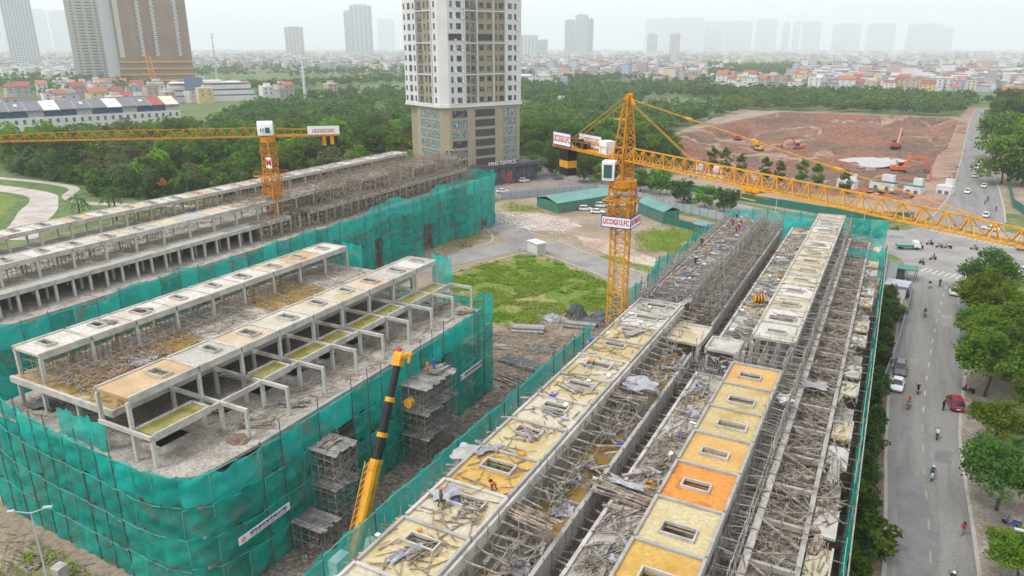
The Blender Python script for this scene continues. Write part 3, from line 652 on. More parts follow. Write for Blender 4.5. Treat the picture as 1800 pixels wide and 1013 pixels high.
# wet middle floor, parapet walls and the dark gap
Yall = YR[1:]+[97.3+5.7*k for k in range(11)]
for i in range(len(Yall)-1):
    y0, y1 = Yall[i], Yall[i+1]
    if not 80 < y0 < 84: pbox('floor_panel', 'floor_water' if y0 < 76 else 'floor_dirty', br, -21.9, -18.1, y0, y1-.02, 13.6, 13.85); pbox('cross_beam', 'concrete', br, -21.9, -18.35, y1-.14, y1+.14, 13.3, 14.15)
    if not 80 < y0 < 90: pbox('parapet_wall', 'concrete', br, -18.35, -18.0, y0, y1-.03, 13.0, 15.0)
    if not 72 < y0 < 83:
        pbox('lean_to_slab', ['tray_cream', 'tray_grey', 'concrete_light'][i % 3], br, -16.1, -12.7, y0, y1-.02, 14.6, 14.85); pbox('edge_beam', 'concrete_light', br, -16.35, -16.05, y0, y1, 14.2, 15.1)
        pbox('cross_beam', 'concrete', br, -16.05, -12.6, y1-.12, y1+.12, 14.86, 15.05)
tray(br, 'stair_roof', -23, -17.6, 82.6, 88.6, 15.6, 'tray_cream', hole=False, up=.25); tray(br, 'stair_roof', -16.4, -12.8, 80.5, 84.3, 16.2, 'concrete_light', hole=False, up=.2)
for x, y in ((-22.8, 82.8), (-17.8, 82.8), (-17.8, 88.4), (-16.2, 80.7), (-13, 80.7)): col(br, x, y, 10.2, 15.3, .34)
# east side: beams over a scaffold-filled floor, balcony boxes at the edge
for i in range(len(Yall)-1):
    y0, y1 = Yall[i], Yall[i+1]
    pbox('floor_panel', 'floor_dirty', br, -7.0, -.95, y0, y1-.02, 12.35, 12.6)
    pbox('long_beam', 'concrete_light', br, -5.65, -5.1, y0, y1-.02, 13.55, 14.05); pbox('long_beam', 'concrete', br, -2.0, -1.6, y0, y1-.02, 13.2, 13.6)
    pbox('cross_beam', 'concrete', br, -7, -2.0, y1-.22, y1+.1, 13.4, 13.85)
    for x in (-5.4, -1.8): col(br, x, y1, 3.4, 13.3, .3)
    if i % 3 != 2: pbox('balcony_slab', 'tray_cream' if i % 2 else 'concrete_light', br, -1.5, .35, y0+.7, y1-.9, 12.9, 13.12); pbox('balcony_wall', 'concrete_light', br, .2, .36, y0+.7, y1-.9, 12.3, 13.4) if i % 2 else None
    else: pbox('balcony_slab', 'concrete', br, -1.5, .2, y0+.4, y1-.6, 11.9, 12.1)
L = []
L += scaf(-31.2, -28.7, 26, 92, 0, 14.6, 1.5, 2.0, 1.8, .065, .1, .18, .4, seed=61)
L += scaf(-31.2, -28.7, 92, 150, 6, 15.2, 1.5, 1.9, 1.8, .065, .12, .25, .5, seed=62)
L += scaf(-22, -20.4, 28, 92, 13.85, 16.2, 1.4, 1.7, 1.2, .065, .15, .3, .7, seed=63, drop=.3)+scaf(-22, -18.9, 59, 66, 13.85, 16.1, 1.2, 1.2, 1.0, .06, .1, .2, .3, seed=60)+scaf(-21.6, -18.7, 38, 42, 13.85, 16.1, 1.3, 1.3, 1.1, .06, .1, .2, .3, seed=59)
L += scaf(-18, -16.3, 30, 150, 0, 14.6, 1.7, 1.3, 1.4, .08, .06, .0, .5, seed=64, drop=.15)
L += scaf(-7.2, -5.8, 28, 158, 8, 16.4, 1.2, 1.5, 1.5, .065, .15, .3, .5, seed=65)
L += scaf(-5, -2.2, 28, 158, 12.6, 13.9, 1.3, 1.4, 1.0, .06, .15, .3, .3, seed=66)
L += scaf(-1.3, 1.1, 30, 146, 2, 9.5, 2.4, 3.2, 2.4, .05, .1, .1, .1, seed=67, drop=.3)+[((-1.2, y, 11.6), (1.3, y, 11.6), .07) for y in np.arange(34, 146, 2.8)]
L += scaf(-22.5, -18.6, 93, 155, 13.8, 16.8, 1.4, 1.4, 1.0, .06, .2, .3, .7, seed=68)
L += scaf(-27.8, -22.8, 93.5, 150, 10.5, 15.8, 1.4, 1.5, 1.6, .06, .12, .2, .2, seed=69)
L += scaf(-12.3, -7.4, 76.2, 84.3, 10.2, 17.6, 1.2, 1.3, 1.3, .06, .1, .25, .3, seed=70)
L += scaf(-28.8, -28.3, 93, 152, 14.5, 17.3, 1, 1.5, 1.1, .07, .2, .3, .8, seed=161) + scaf(-22.4, -21.6, 93, 152, 14.5, 17.4, 1, 1.3, 1.0, .07, .2, .3, .9, seed=162)
L += scaf(-22.2, -18.6, 94, 112, 13.8, 17.6, 1.3, 1.4, 1.1, .065, .3, .35, .9, seed=163) + scaf(-17.6, -12.8, 73, 84, 10, 15.8, 1.4, 1.4, 1.3, .065, .2, .3, .8, seed=164)
L += scaf(-7.2, -5.7, 60, 158, 14, 17.2, 1.2, 1.7, 1.2, .065, .25, .35, .8, seed=165, drop=.35)
pmesh('scaffold_tubes', G().bars(L), 'steel_tube', br, kind='stuff')
L = []
for y in Yall[:-1]:                                                # raking shores laid across the east bays
    L += [((-5.2, y+.4, 14.0), (-2.0, y+2.4, 13.7), .13), ((-5.2, y+5.2, 14.0), (-2.0, y+3.0, 13.7), .13)]
    L += [((-7.2, y+1, 14.2), (-1.6, y+.6, 13.9), .1), ((-7.3, y+3.2, 14.4), (-4, y+3.6, 13.9), .1)]
for y in np.arange(31, 150, 1.45): L.append(((-18.0, y, 13.2+.5*RNG.random()), (-16.5+.4*RNG.random(), y+.1*RNG.normal(), 13.2+.5*RNG.random()), .11))
for y in np.arange(27, 150, 1.9): L.append(((-31.0+.8*RNG.random(), y, 14.3+.6*RNG.random()), (-28.3, y+.2*RNG.normal(), 15.2+.6*RNG.random()), .1))
L += [((-22.3, y, 16.6), (-19.2-.8*RNG.random(), y-.5+RNG.random(), 16.3), .1) for y in np.arange(28, 92, 1.7)]
pmesh('raking_shores', G().bars(L), 'timber', br, kind='stuff')
L = scatter(-21.6, -18.4, 28, 92, 13.9, 200, .8, 3.2, seed=71, lift=.6)
L += scatter(-6.8, -1.2, 28, 158, 12.65, 2600, .5, 2.6, seed=72, lift=.7)
L += scatter(-6.8, -1.2, 28, 158, 12.65, 260, .5, 1.6, seed=172, lift=.5, th=.4)
L += scatter(-6.6, -2, 28, 158, 13.8, 420, .8, 3, seed=73, lift=.2)
L += scatter(-15.9, -12.8, 28, 72, 14.95, 420, .8, 2.8, (1.1, 1.6), seed=74, lift=.2)
L += scatter(-27.8, -22.8, 30, 92, 17.03, 300, .6, 2.4, seed=75, lift=.08)
L += scatter(-22.2, -18.4, 92, 155, 14, 900, .8, 3, seed=76, lift=2.2)
L += scatter(-28, -22.8, 94, 150, 16.4, 520, .8, 3, (0, 1.57), .2, seed=77, lift=.3)
L += scatter(-12, -7, 92, 158, 17.15, 90, .8, 2.5, (0,), .3, seed=78, lift=.05)
L += scatter(-16, -12.7, 85, 155, 14.95, 260, .6, 2.6, seed=79, lift=.3)
L += scatter(-1.5, .2, 30, 150, 13.15, 260, .6, 2.2, (1.57,), .5, seed=80, lift=.15)
L += scatter(-31.0, -28.8, 26, 150, 13.6, 320, .8, 2.4, (0, 1.57), .3, seed=81, lift=.9)
pmesh('loose_timber', G().bars(L), 'timber', br, kind='stuff')
L = scatter(-6.8, -1.2, 28, 158, 12.65, 420, .6, 2.2, seed=201, lift=.8, th=.22) + scatter(-31, -28.8, 26, 150, 13.8, 160, .6, 2, (0, 1.57), .3, seed=202, lift=.9, th=.25)
L += scatter(-22, -18.4, 28, 155, 14.1, 260, .8, 2.6, seed=203, lift=1.2, th=.22) + scatter(-16, -12.8, 28, 155, 14.95, 160, .6, 2, seed=204, lift=.3, th=.24) + scatter(-28, -22.6, 94, 150, 16.4, 160, .8, 2.6, seed=205, lift=.3, th=.25)
pmesh('loose_boards', G().bars(L), 'timber_grey', br, kind='stuff')
g = G(); r = np.random.default_rng(9)
for k in range(230):
    x, z = [(r.uniform(-6.6, -1.4), 12.7), (r.uniform(-21.6, -18.6), 13.9), (r.uniform(-27.6, -22.8), 17.05), (r.uniform(-15.8, -12.8), 14.9), (r.uniform(-31, -29), 14.4)][k % 5]
    y = r.uniform(30, 150); a, b, c = r.uniform(.1, .35), r.uniform(.1, .35), r.uniform(.05, .3)
    if 16 < z and y > 90: z = 16.4
    g.box(x - a, x + a, y - b, y + b, z + .1, z + .1 + c, int(r.integers(4)))
pmesh('litter', g, ['white_paint', 'blue_paint', 'crane_yellow', 'plastic_sheet'], br, kind='stuff')
net('safety_net', 'tight green net along the alley in front of the wet roof row', [(-32.7, 26), (-32.7, 85.2)], .1, 15.0, 'net_fresh', 4.9, 3.1, .12, (), 91, up=.6)
net('safety_net', 'green net beyond the yellow mast along the far half of the right block', [(-32.7, 91.2), (-32.7, 112), (-33.6, 118), (-32.5, 124), (-32.5, 152)], .1, lambda s_: 15.3+.4*math.sin(s_*.3), 'net_fresh', 4.9, 3.1, .25, {(5, 2), (11, 2)}, 96, up=.6)
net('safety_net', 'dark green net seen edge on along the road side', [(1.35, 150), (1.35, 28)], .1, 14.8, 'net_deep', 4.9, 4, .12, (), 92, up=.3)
net('safety_net', 'bright green net across the far end of the right block', [(-31, 158), (-24, 163.5), (1, 163.5)], 4, 16.4, 'net_fresh', 4.2, 3.5, .3, (), 93, up=.6)
net('end_net', 'bright green net panel low between the far roof rows', [(-18.5, 158.3), (-12.5, 158.3)], 8, 16.0, 'net_fresh', 4, 3, .2, (), 94, poles=False)
net('end_net', 'bright green net patch at the road corner of the right block', [(-5, 142), (1.3, 142)], 11.5, 15.2, 'net_fresh', 3.7, 3, .2, (), 95, poles=False)
top = G().bars([((1.45, 28, 14.75), (1.45, 150, 14.75), .1)]); pmesh('net_rail', top, 'steel_tube', br)

# ---- piles of planks, panels and sheeting: each plank is a part
plank_me = {m: G().raw(CUBE_V, CUBE_F).mesh('plank', m) for m in ('timber', 'timber_grey', 'formwork', 'plastic_sheet', 'steel_tube', 'steel_dark')}
def pile(label, x, y, z, n, l, w=.24, rz=0., m='timber', seed=0, fan=.12, wide=1.2, grp='plank piles on the site', layers=3, cat='planks', nm='plank_pile', pn='plank'):
    r = np.random.default_rng(seed+500); t = thing(nm, label, cat, (x, y, z), rz, grp)
    per = max(1, math.ceil(n/layers))
    for k in range(n):
        ly = k//per; q = k % per; s = wide*(1-.12*ly)
        add(pn, plank_me[m], t, (r.normal(0, .15), -s/2+s*(q+.5)/per+r.normal(0, .05), .05+ly*.09+.01*r.random()), (r.normal(0, .02), r.normal(0, .02), r.normal(0, fan)), (l*(.75+.35*r.random()), w*(.7+.5*r.random()), .06+.03*r.random()))
    return t
def sheet_part(label, x, y, z, w, l, rz=0., tilt=0., m='plastic_sheet', cat='sheet', seed=0, amp=.12, nm='sheeting', grp=None):
    r = np.random.default_rng(seed+900); nu, nv = 8, 8; v = []; ph = r.random(4)*6
    for b in range(nv+1):
        for a in range(nu+1):
            u, q = a/nu-.5, b/nv-.5; rr = 1+.12*math.sin(ph[0]+6*math.atan2(q, u+1e-6))
            v.append((u*w*rr, q*l*rr, amp*(math.sin(ph[1]+7*u+3*q)+.6*math.sin(ph[2]+9*q-5*u)+.4*r.random())+amp))
    n1 = len(v); v += [(x_, y_, max(0, z_-.05)) for x_, y_, z_ in v]
    f = [(b*(nu+1)+a, b*(nu+1)+a+1, (b+1)*(nu+1)+a+1, (b+1)*(nu+1)+a) for b in range(nv) for a in range(nu)]
    f += [tuple(i+n1 for i in reversed(q)) for q in f]
    return thing(nm, label, cat, (x, y, z), 0, grp, G().raw(v, f).mesh(nm, m, True), rot=(tilt, 0, rz))
for k, a in enumerate([
    ('fan of pale sticks on the nearest wet roof slab', -25.0, 33.4, 17.02, 16, 1.9, .1, .9, 'timber', .5, 1.6),
    ('scattered boards on the tan slab beside the worker in green', -24.2, 39.6, 17.02, 12, 2.0, .12, .5, 'timber', .5, 1.4),
    ('grey boards across the hatch on the third wet roof slab', -25.3, 51.2, 17.05, 8, 2.3, .22, 2.6, 'timber_grey', .3, 1.0),
    ('dark boards stacked above the hatch of the fourth wet roof slab', -25.6, 61.6, 17.03, 10, 2.4, .25, 2.75, 'formwork', .12, .9),
    ('broken boards in the puddle on the fifth wet roof slab', -25.2, 56.0, 17.03, 8, 2.0, .2, 2.9, 'timber_grey', .35, 1.0),
    ('long pale planks bridging the scaffold beside the near roof row', -20.6, 41.6, 16.3, 18, 4.6, .14, -.15, 'timber', .1, 1.9),
    ('big heap of planks spanning the dark gap to the orange roof', -15.4, 49.6, 15.2, 30, 5.2, .14, -.12, 'timber', .09, 3.0),
    ('pink tinted sticks on scaffold in the middle strip', -20.3, 63.8, 16.2, 14, 3.6, .13, -.2, 'timber', .3, 1.6),
    ('bundle of thin bars on the narrow slab beside the orange roof', -14.5, 41.6, 14.9, 20, 3.2, .06, 1.15, 'steel_tube', .1, 1.3),
    ('loose bars on the narrow slab further along the gap', -14.2, 55.2, 14.9, 14, 3.0, .08, 1.2, 'timber', .15, 1.2),
    ('grey tubes stacked on the balcony edge by the road', -.6, 64.6, 13.15, 18, 4.6, .1, 1.6, 'steel_tube', .04, .9),
    ('planks piled on the far balcony edge by the road', -.9, 52.6, 13.15, 9, 2.6, .2, 1.4, 'timber', .15, .9),
    ('plank heap on the concrete floor below the tan roof slab', -54.2, 46.5, 13.12, 16, 3.2, .22, .55, 'timber', .1, 2.2),
    ('weathered planks on the floor of the first portal bay', -53.9, 51.5, 13.12, 14, 3.2, .22, .4, 'timber_grey', .12, 1.8),
    ('planks stacked inside the second bay of the middle row', -61, 46.5, 13.15, 16, 3.6, .25, .3, 'timber', .08, 2.2),
    ('planks spanning the opening beside the mossy canopy slab', -59.2, 48.6, 16.45, 8, 3.4, .22, .25, 'timber_grey', .06, .9),
    ('grey panels stacked between the two roof rows near the end', -67.4, 79.2, 16.45, 14, 4.6, .3, .15, 'formwork', .05, 2.6),
    ('grey panels leaning between the two roof rows', -68.2, 71.6, 16.45, 10, 4.0, .28, .5, 'timber_grey', .12, 2.0),
    ('grey planks on the west roof slab near its hatch', -78, 47.4, 19.63, 9, 2.4, .2, .35, 'timber_grey', .1, 1.2),
    ('grey planks on the third west roof slab', -78.1, 52.3, 19.63, 8, 2.2, .2, .5, 'timber', .15, 1.1),
    ('broken boards on the floor at the far corner of the top storey', -52.2, 84.6, 13.12, 14, 2.4, .2, .8, 'timber', .3, 2.0),
    ('planks stacked on the upper deck of the tall loading scaffold', -47.6, 70.2, 10.85, 22, 3.2, .2, 1.5, 'timber_grey', .07, 2.0),
    ('planks on the deck of the narrow platform', -48.2, 50.4, 10.32, 10, 2.4, .2, 1.5, 'timber', .1, 1.4),
    ('silver sheets on the ground behind the alley', -57.0, 102.5, .1, 14, 4.4, .4, .4, 'steel_tube', .06, 2.8),
    ('long timber stack above the dark sheet piles', -49.5, 105.0, .08, 24, 5.0, .2, .3, 'timber_grey', .14, 4.0),
    ('heap of old planks near the lawn corner', -44.6, 112.0, .08, 22, 4.6, .2, .5, 'timber_grey', .25, 3.6),
    ('loose planks on the lawn edge', -60.6, 107.0, .08, 7, 3.4, .22, .6, 'timber', .3, 2.2),
    ('dark sheet piles lying across the alley mouth', -47.6, 97.6, .15, 12, 11.0, .8, -.22, 'steel_dark', .02, 3.6),
    ('brown beams lying below the dark sheet piles', -45.6, 91.6, .15, 12, 10.0, .55, -.2, 'timber', .03, 5.0),
    ('slatted shuttering boards by the far worker gang', -25.2, 121.5, 16.4, 12, 3.6, .2, .1, 'formwork', .06, 2.4),
    ('planks on the white slab of the far roof row', -9.6, 92.2, 17.13, 10, 3.0, .18, .05, 'timber', .08, 1.4),
    ('sticks thrown over the narrow slab beside the far roof row', -14.4, 90, 14.95, 16, 2.4, .12, .8, 'timber_grey', .6, 2.0),
    ('boards by the light pole at the left edge of the picture', -72.6, 31.2, .08, 12, 4.4, .3, .15, 'timber', .08, 2.6),
    ('planks on the bare soil below the left net', -69.0, 28.4, .08, 10, 4.2, .26, .25, 'timber_grey', .08, 2.0),
    ('wooden ladder frame on the balcony slab by the road', -.7, 59.3, 13.2, 8, 2.2, .12, .9, 'timber', .7, 1.4)]):
    pile(a[0], *a[1:7], rz=a[7], m=a[8], seed=k, fan=a[9], wide=a[10])
for k, a in enumerate([
    ('shiny grey plastic roll on the nearest wet roof slab', -25.6, 33.0, 17.05, .7, 2.6, -.35, 'plastic_sheet'),
    ('crumpled grey sheet beside the worker in green', -26.8, 40.2, 17.05, 1.3, 2.4, -.5, 'plastic_sheet'),
    ('grey sheet folded over the edge of the third wet slab', -27.2, 47.2, 17.05, .8, 2.4, -.4, 'plastic_sheet'),
    ('grey tarp lying in the ochre puddle of the middle strip', -19.7, 46.4, 13.9, 1.7, 1.6, .6, 'plastic_sheet'),
    ('torn grey tarp in the middle strip near the bottom', -20.1, 38.6, 13.9, 2.2, 1.8, .3, 'plastic_sheet'),
    ('silver sheet on top of the big plank heap', -15.6, 50.1, 15.55, 3.0, .8, -.1, 'plastic_sheet'),
    ('grey sheeting heap on scaffold in the middle strip', -20.2, 67.4, 16.2, 3.4, 3.0, .1, 'plastic_sheet'),
    ('dark formwork panel bridging two roofs near the yellow mast', -22.4, 93.0, 17.0, 1.0, 3.8, -.25, 'formwork'),
    ('grey board over a hatch of the far wet roof slab', -24.6, 78.7, 17.3, 1.0, 2.4, -.4, 'formwork'),
    ('white panel tilted at the corner of the orange roof row', -6.3, 72.5, 15.6, 1.5, 1.8, .5, 'white_paint'),
    ('dark sheet lying on beams beside the far roof row', -4.2, 80.6, 14.1, 2.8, 1.9, .1, 'formwork'),
    ('grey tarp heap on the narrow slab', -14.0, 66.2, 14.95, 1.7, 2.0, .5, 'plastic_sheet'),
    ('dark tarp in the corner of the near left block', -77.4, 38.6, 13.15, 3.6, 2.0, .2, 'steel_dark'),
    ('black plastic heap at the edge of the lawn', -46.8, 121, .1, 6.4, 4.4, .3, 'steel_dark'),
    ('bundle under grey sheeting on the wet floor between roof rows', -71.2, 46.6, 16.45, 2.0, 2.8, -.6, 'plastic_sheet'),
    ('grey sheet on the scaffold deck outside the near roof row', -29.9, 47.8, 15.9, 1.9, 2.6, .1, 'formwork')]):
    o = sheet_part(a[0], *a[1:6], rz=a[6], m=a[7], seed=k, amp=.05 if a[7] in ('formwork', 'white_paint') else .16, nm='tarpaulin' if a[7] == 'plastic_sheet' else 'board', cat='sheet')

# loose debris on the ground of the alley and the yard
L = scatter(-48.6, -33, 30, 92, .05, 900, .5, 3.2, seed=301, lift=.3)
L += scatter(-60, -36, 92, 112, .05, 900, .6, 3.6, (.3, 1.2), .5, seed=302, lift=.5)
L += scatter(-56, -38, 108, 126, .05, 420, .5, 2.6, seed=303, lift=.5)
L += scatter(-84, -60, 24, 33.5, .05, 260, .5, 2.6, seed=304, lift=.2)
L += scatter(-101, -95, 110, 175, .05, 420, .5, 2.6, seed=305, lift=.4)
L += scatter(-48.6, -33, 30, 92, .05, 160, .4, 1.2, seed=306, lift=.2, th=.5)
o = add('debris', G().bars(L).mesh('debris', 'timber')); o['kind'] = 'stuff'; o['label'] = 'broken timber and debris strewn over the alley and yard'; o['category'] = 'debris'

def mound(label, x, y, w, l, h, m, seed, nm='debris_heap', cat='heap'):
    r = np.random.default_rng(seed); n = 16; v = []
    for b in range(n + 1):
        for a in range(n + 1):
            u, q = 2 * a / n - 1, 2 * b / n - 1; rr = math.hypot(u, q)
            z = h * max(0, 1 - rr ** 2.4) * (.78 + .3 * r.random()) + (.12 * r.random() if rr < 1 else 0)
            v.append((u * w / 2 * (1 + .1 * r.normal()), q * l / 2 * (1 + .1 * r.normal()), z if rr < 1 else -.05))
    f = [(b * (n + 1) + a, b * (n + 1) + a + 1, (b + 1) * (n + 1) + a + 1, (b + 1) * (n + 1) + a) for b in range(n) for a in range(n)]
    return thing(nm, label, cat, (x, y, .02), 0, None, G().raw(v, f).mesh(nm, m))
mound('tall heap of black sheeting at the lawn corner near the mast', -50.5, 123, 4.2, 4.2, 2.6, 'steel_dark', 1)
mound('low heap of black bags beside the tall black heap', -44.5, 124, 7, 4.5, 1.6, 'steel_dark', 2)
mound('grey sheeted stack left of the black heap', -53.5, 118.5, 4.2, 2.6, 1.5, 'plastic_sheet', 3)
mound('pile of red bricks by the inner road bend', -96.5, 158, 3.2, 2.4, 1.0, 'paving_red', 4)
mound('heap of orange sacks on the grass by the far net', -42, 183, 4.0, 2.4, .9, 'crane_yellow', 5)
mound('white rubble heap on the grass by the far net', -45, 187, 4.6, 2.6, .9, 'rubble_white', 6)
mound('rusty rebar scrap on the top floor of the near left block', -53.4, 43.2, 2.6, 2.0, .5, 'paving_red', 7).location.z = 13.1

# grey pipes stacked along the strip below the lawn
pipe_me = G().tube((-3, 0, 0), (3, 0, 0), .3, n=12, cap=False).mesh('pipe', 'formwork')
for lab, x, y, rz, rows in (('stack of grey pipes at the lower lawn edge', -55.0, 110.6, .35, (4, 3)), ('small stack of grey pipes beside the black heap', -47.5, 117.0, .2, (3, 2))):
    t = thing('pipe_stack', lab, 'pipes', (x, y, .35), rz)
    for q, n_ in enumerate(rows):
        for k in range(n_): add('pipe', pipe_me, t, (.15 * q, .62 * (k + .5 * q), .52 * q))
# ------------------------------------------------------------------ cranes
mat('crane_black', (.02, .02, .022), .6, fine=.1)
mat('sign_white', (.8, .8, .8), .6, fine=.04)
mat('sign_red', (.55, .02, .04), .6, fine=0)
mat('sign_orange', (.6, .2, .02), .6, fine=0)
mat('sign_blue', (.02, .05, .3), .6, fine=0)
mat('cab_glass', (.05, .12, .1), .15, spec=.6, fine=0)
def text(parent, body, m, size, loc, rot, name='lettering', sx=1., ext=.012, align='CENTER', bold=0.):
    c = bpy.data.curves.new(name, 'FONT'); c.body = body; c.size = size; c.align_x = align; c.align_y = 'CENTER'; c.extrude = ext; c.offset = bold
    tmp = bpy.data.objects.new(name, c); COL.objects.link(tmp); dg = bpy.context.evaluated_depsgraph_get()
    me = bpy.data.meshes.new_from_object(tmp.evaluated_get(dg)); bpy.data.objects.remove(tmp); bpy.data.curves.remove(c); me.materials.clear(); me.materials.append(MT[m])
    return add(name, me, parent, loc, rot, (sx, 1, 1))
def mast_lattice(g, w, z0, z1, step, leg=.17, br=.08):
    h = w/2; C = [(-h, -h), (h, -h), (h, h), (-h, h)]; L = []
    for x, y in C: L.append(((x, y, z0), (x, y, z1), leg))
    n = int(round((z1-z0)/step)); s = (z1-z0)/n
    for k in range(n+1):
        z = z0+k*s
        for a in range(4):
            p, q = C[a], C[(a+1) % 4]; L.append(((*p, z), (*q, z), br))
            if k < n:
                if k % 2: p, q = q, p
                L.append(((*p, z), (*q, z+s), br)); L.append((((p[0]+q[0])/2, (p[1]+q[1])/2, z+s/2), (*p, z+s), br*.7))
    g.bars(L); return g
def jib_mesh(l0, l1, w, h, step, ch=.14, br=.07, taper=True):
    """triangular lattice along +X, bottom chords at z=0"""
    g = G(); L = []; n = int(round((l1-l0)/step)); s = (l1-l0)/n
    hh = lambda x: h*(1 if not taper else np.interp(x, [l0, l0+(l1-l0)*.6, l1], [1, .95, .6]))
    for k in range(n):
        x0, x1 = l0+k*s, l0+(k+1)*s; xm = (x0+x1)/2
        for y in (-w/2, w/2):
            L += [((x0, y, 0), (x1, y, 0), ch), ((x0, y, 0), (xm, 0, hh(xm)), br), ((xm, 0, hh(xm)), (x1, y, 0), br)]
            L.append(((xm, y, 0), (xm, 0, hh(xm)), br))
        L += [((x0, -w/2, 0), (x0, w/2, 0), br), ((x0, -w/2, 0), (x1, w/2, 0), br*.8)]
        if k < n-1: L.append(((xm, 0, hh(xm)), (xm+s, 0, hh(xm+s)), ch))
    return g.bars(L)
# main tower crane: mast inside the scaffold strip, jib swung over the road
JA = math.atan2(-.562, .827)
cr = thing('tower_crane', 'tall yellow tower crane with long jib reaching over the junction and white sign boards', 'crane', (-30.3, 88.2, 0))
add('mast', mast_lattice(G(), 2.0, 0, 31.5, 1.25, .2, .09).mesh('mast', 'crane_yellow2'), cr)
L = [((-.5, -.7, 0), (-.5, -.7, 31), .05), ((-.1, -.7, 0), (-.1, -.7, 31), .05)] + [((-.5, -.7, z), (-.1, -.7, z), .035) for z in np.arange(.4, 31, .4)]
add('ladder', G().bars(L).mesh('ladder', 'steel_tube'), cr)
g = G(); mast_lattice(g, 2.7, 28.6, 33.0, 1.45, .22, .1)
for a in range(4):
    x, y = [(-1.9, -1.9), (1.9, -1.9), (1.9, 1.9), (-1.9, 1.9)][a]; x2, y2 = [(1.9, -1.9), (1.9, 1.9), (-1.9, 1.9), (-1.9, -1.9)][a]
    g.bar((x, y, 31.4), (x2, y2, 31.4), .3, .12); g.bar((x, y, 31.4), (x*.7, y*.7, 30.2), .1)
add('climbing_cage', g.mesh('climbing_cage', 'crane_yellow'), cr)
g = G(); g.prism([(1.75*math.cos(a*math.pi/8), 1.75*math.sin(a*math.pi/8)) for a in range(16)], 33.0, 33.9); g.box(-1.4, 1.4, -1.4, 1.4, 32.6, 33.05)
add('slewing_ring', g.mesh('slewing_ring', 'crane_yellow'), cr)
top = bpy.data.objects.new('slewing_head', mast_lattice(G(), 1.7, 0, 3.2, 1.6, .22, .12).mesh('slewing_head', 'crane_yellow')); COL.objects.link(top)
top.parent = cr; top.location = (0, 0, 33.8); top.rotation_euler = (0, 0, JA)
def sub(name, g_, m, loc=(0, 0, 0), rot=None, smooth=False): return add(name, g_.mesh(name, m, smooth), top, loc, rot)
sub('jib', jib_mesh(.9, 56, 1.35, 1.55, 1.9, .15, .075), 'crane_yellow2', (0, 0, 2.7))
g = G(); h0 = 1.0; L = []
for x, y in ((-h0, -h0), (h0, -h0), (h0, h0), (-h0, h0)): L.append(((x, y, 3), (x*.3+.35, y*.3, 10.2), .16))
for k in range(6):
    t0, t1 = k/6, (k+1)/6; f = lambda t, x, y: (x*(1-.7*t)+.35*t, y*(1-.7*t), 3+7.2*t)
    for (a, b), (c, d) in zip([(-1, -1), (1, -1), (1, 1), (-1, 1)], [(1, -1), (1, 1), (-1, 1), (-1, -1)]):
        L += [(f(t0, a, b), f(t0, c, d), .08), (f(t0, a, b), f(t1, c, d), .07)]
g.bars(L); g.box(.0, .75, -.35, .35, 10.0, 10.5); g.bar((.5, 0, 10.4), (1.5, 0, 9.4), .35, .3); g.tube((.45, -.3, 10.55), (.45, .3, 10.55), .3, n=12)
g.box(-2.0, .1, -.5, .5, 7.5, 7.62); L = [((-2.0, -.5, 7.55), (-2.0, -.5, 8.5), .05), ((-2, .5, 7.55), (-2, .5, 8.5), .05), ((-2, -.5, 8.5), (0, -.5, 8.5), .05), ((-2, .5, 8.5), (0, .5, 8.5), .05)]
g.bars(L); sub('tower_head', g, 'crane_yellow')
L = [((.9, -.12, 9.7), (12.5, -.12, 4.2), .04), ((.9, .12, 9.7), (12.5, .12, 4.2), .04), ((1.0, -.15, 10.1), (44.5, -.12, 4.1), .04), ((1.0, .15, 10.1), (44.5, .12, 4.1), .04)]
for t in (.24, .47, .7): p = Vector((1, 0, 10.1)).lerp(Vector((44.5, 0, 4.1)), t); L.append((tuple(p-Vector((.5, 0, -.07))), tuple(p+Vector((.5, 0, -.07))), .32, .2))
L += [((0, -.5, 10.2), (-13.2, -.6, 3.2), .06), ((0, .5, 10.2), (-13.2, .6, 3.2), .06)]
sub('tie_bar', G().bars(L), 'crane_yellow2')
g = G(); L = []
for y in (-.75, .75): L += [((-16.2, y, 2.75), (-.8, y, 2.75), .2, .34), ((-16, y*1.1, 3.9), (-1, y*1.1, 3.9), .05)]+[((x, y*1.1, 2.9), (x, y*1.1, 3.9), .05) for x in np.arange(-16, -1, 1.5)]
for x in np.arange(-16, -1, 1.0): L.append(((x, -.75, 2.75), (x, .75, 2.75), .1))
g.bars(L); g.box(-13, -1, -.7, .7, 2.9, 2.95); sub('counter_jib', g, 'crane_yellow')
g = G(); g.box(-14.3, -12.1, -.75, .75, .9, 2.5, 0); g.box(-14.31, -12.09, -.76, .76, -.1, .9, 1); g.box(-14.3, -12.1, -.75, .75, -1.2, -.1, 0); sub('counterweight', g, ['crane_black', 'crane_yellow2'])
g = G(); g.box(-4.6, -3.0, -.7, .7, 2.95, 4.6); sub('switch_cabinet', g, 'sign_white')
g = G(); g.tube((-10.6, -.6, 3.6), (-10.6, .6, 3.6), .5, n=12); g.box(-10, -8.4, -.5, .5, 3, 3.8); sub('winch', g, 'crane_black')
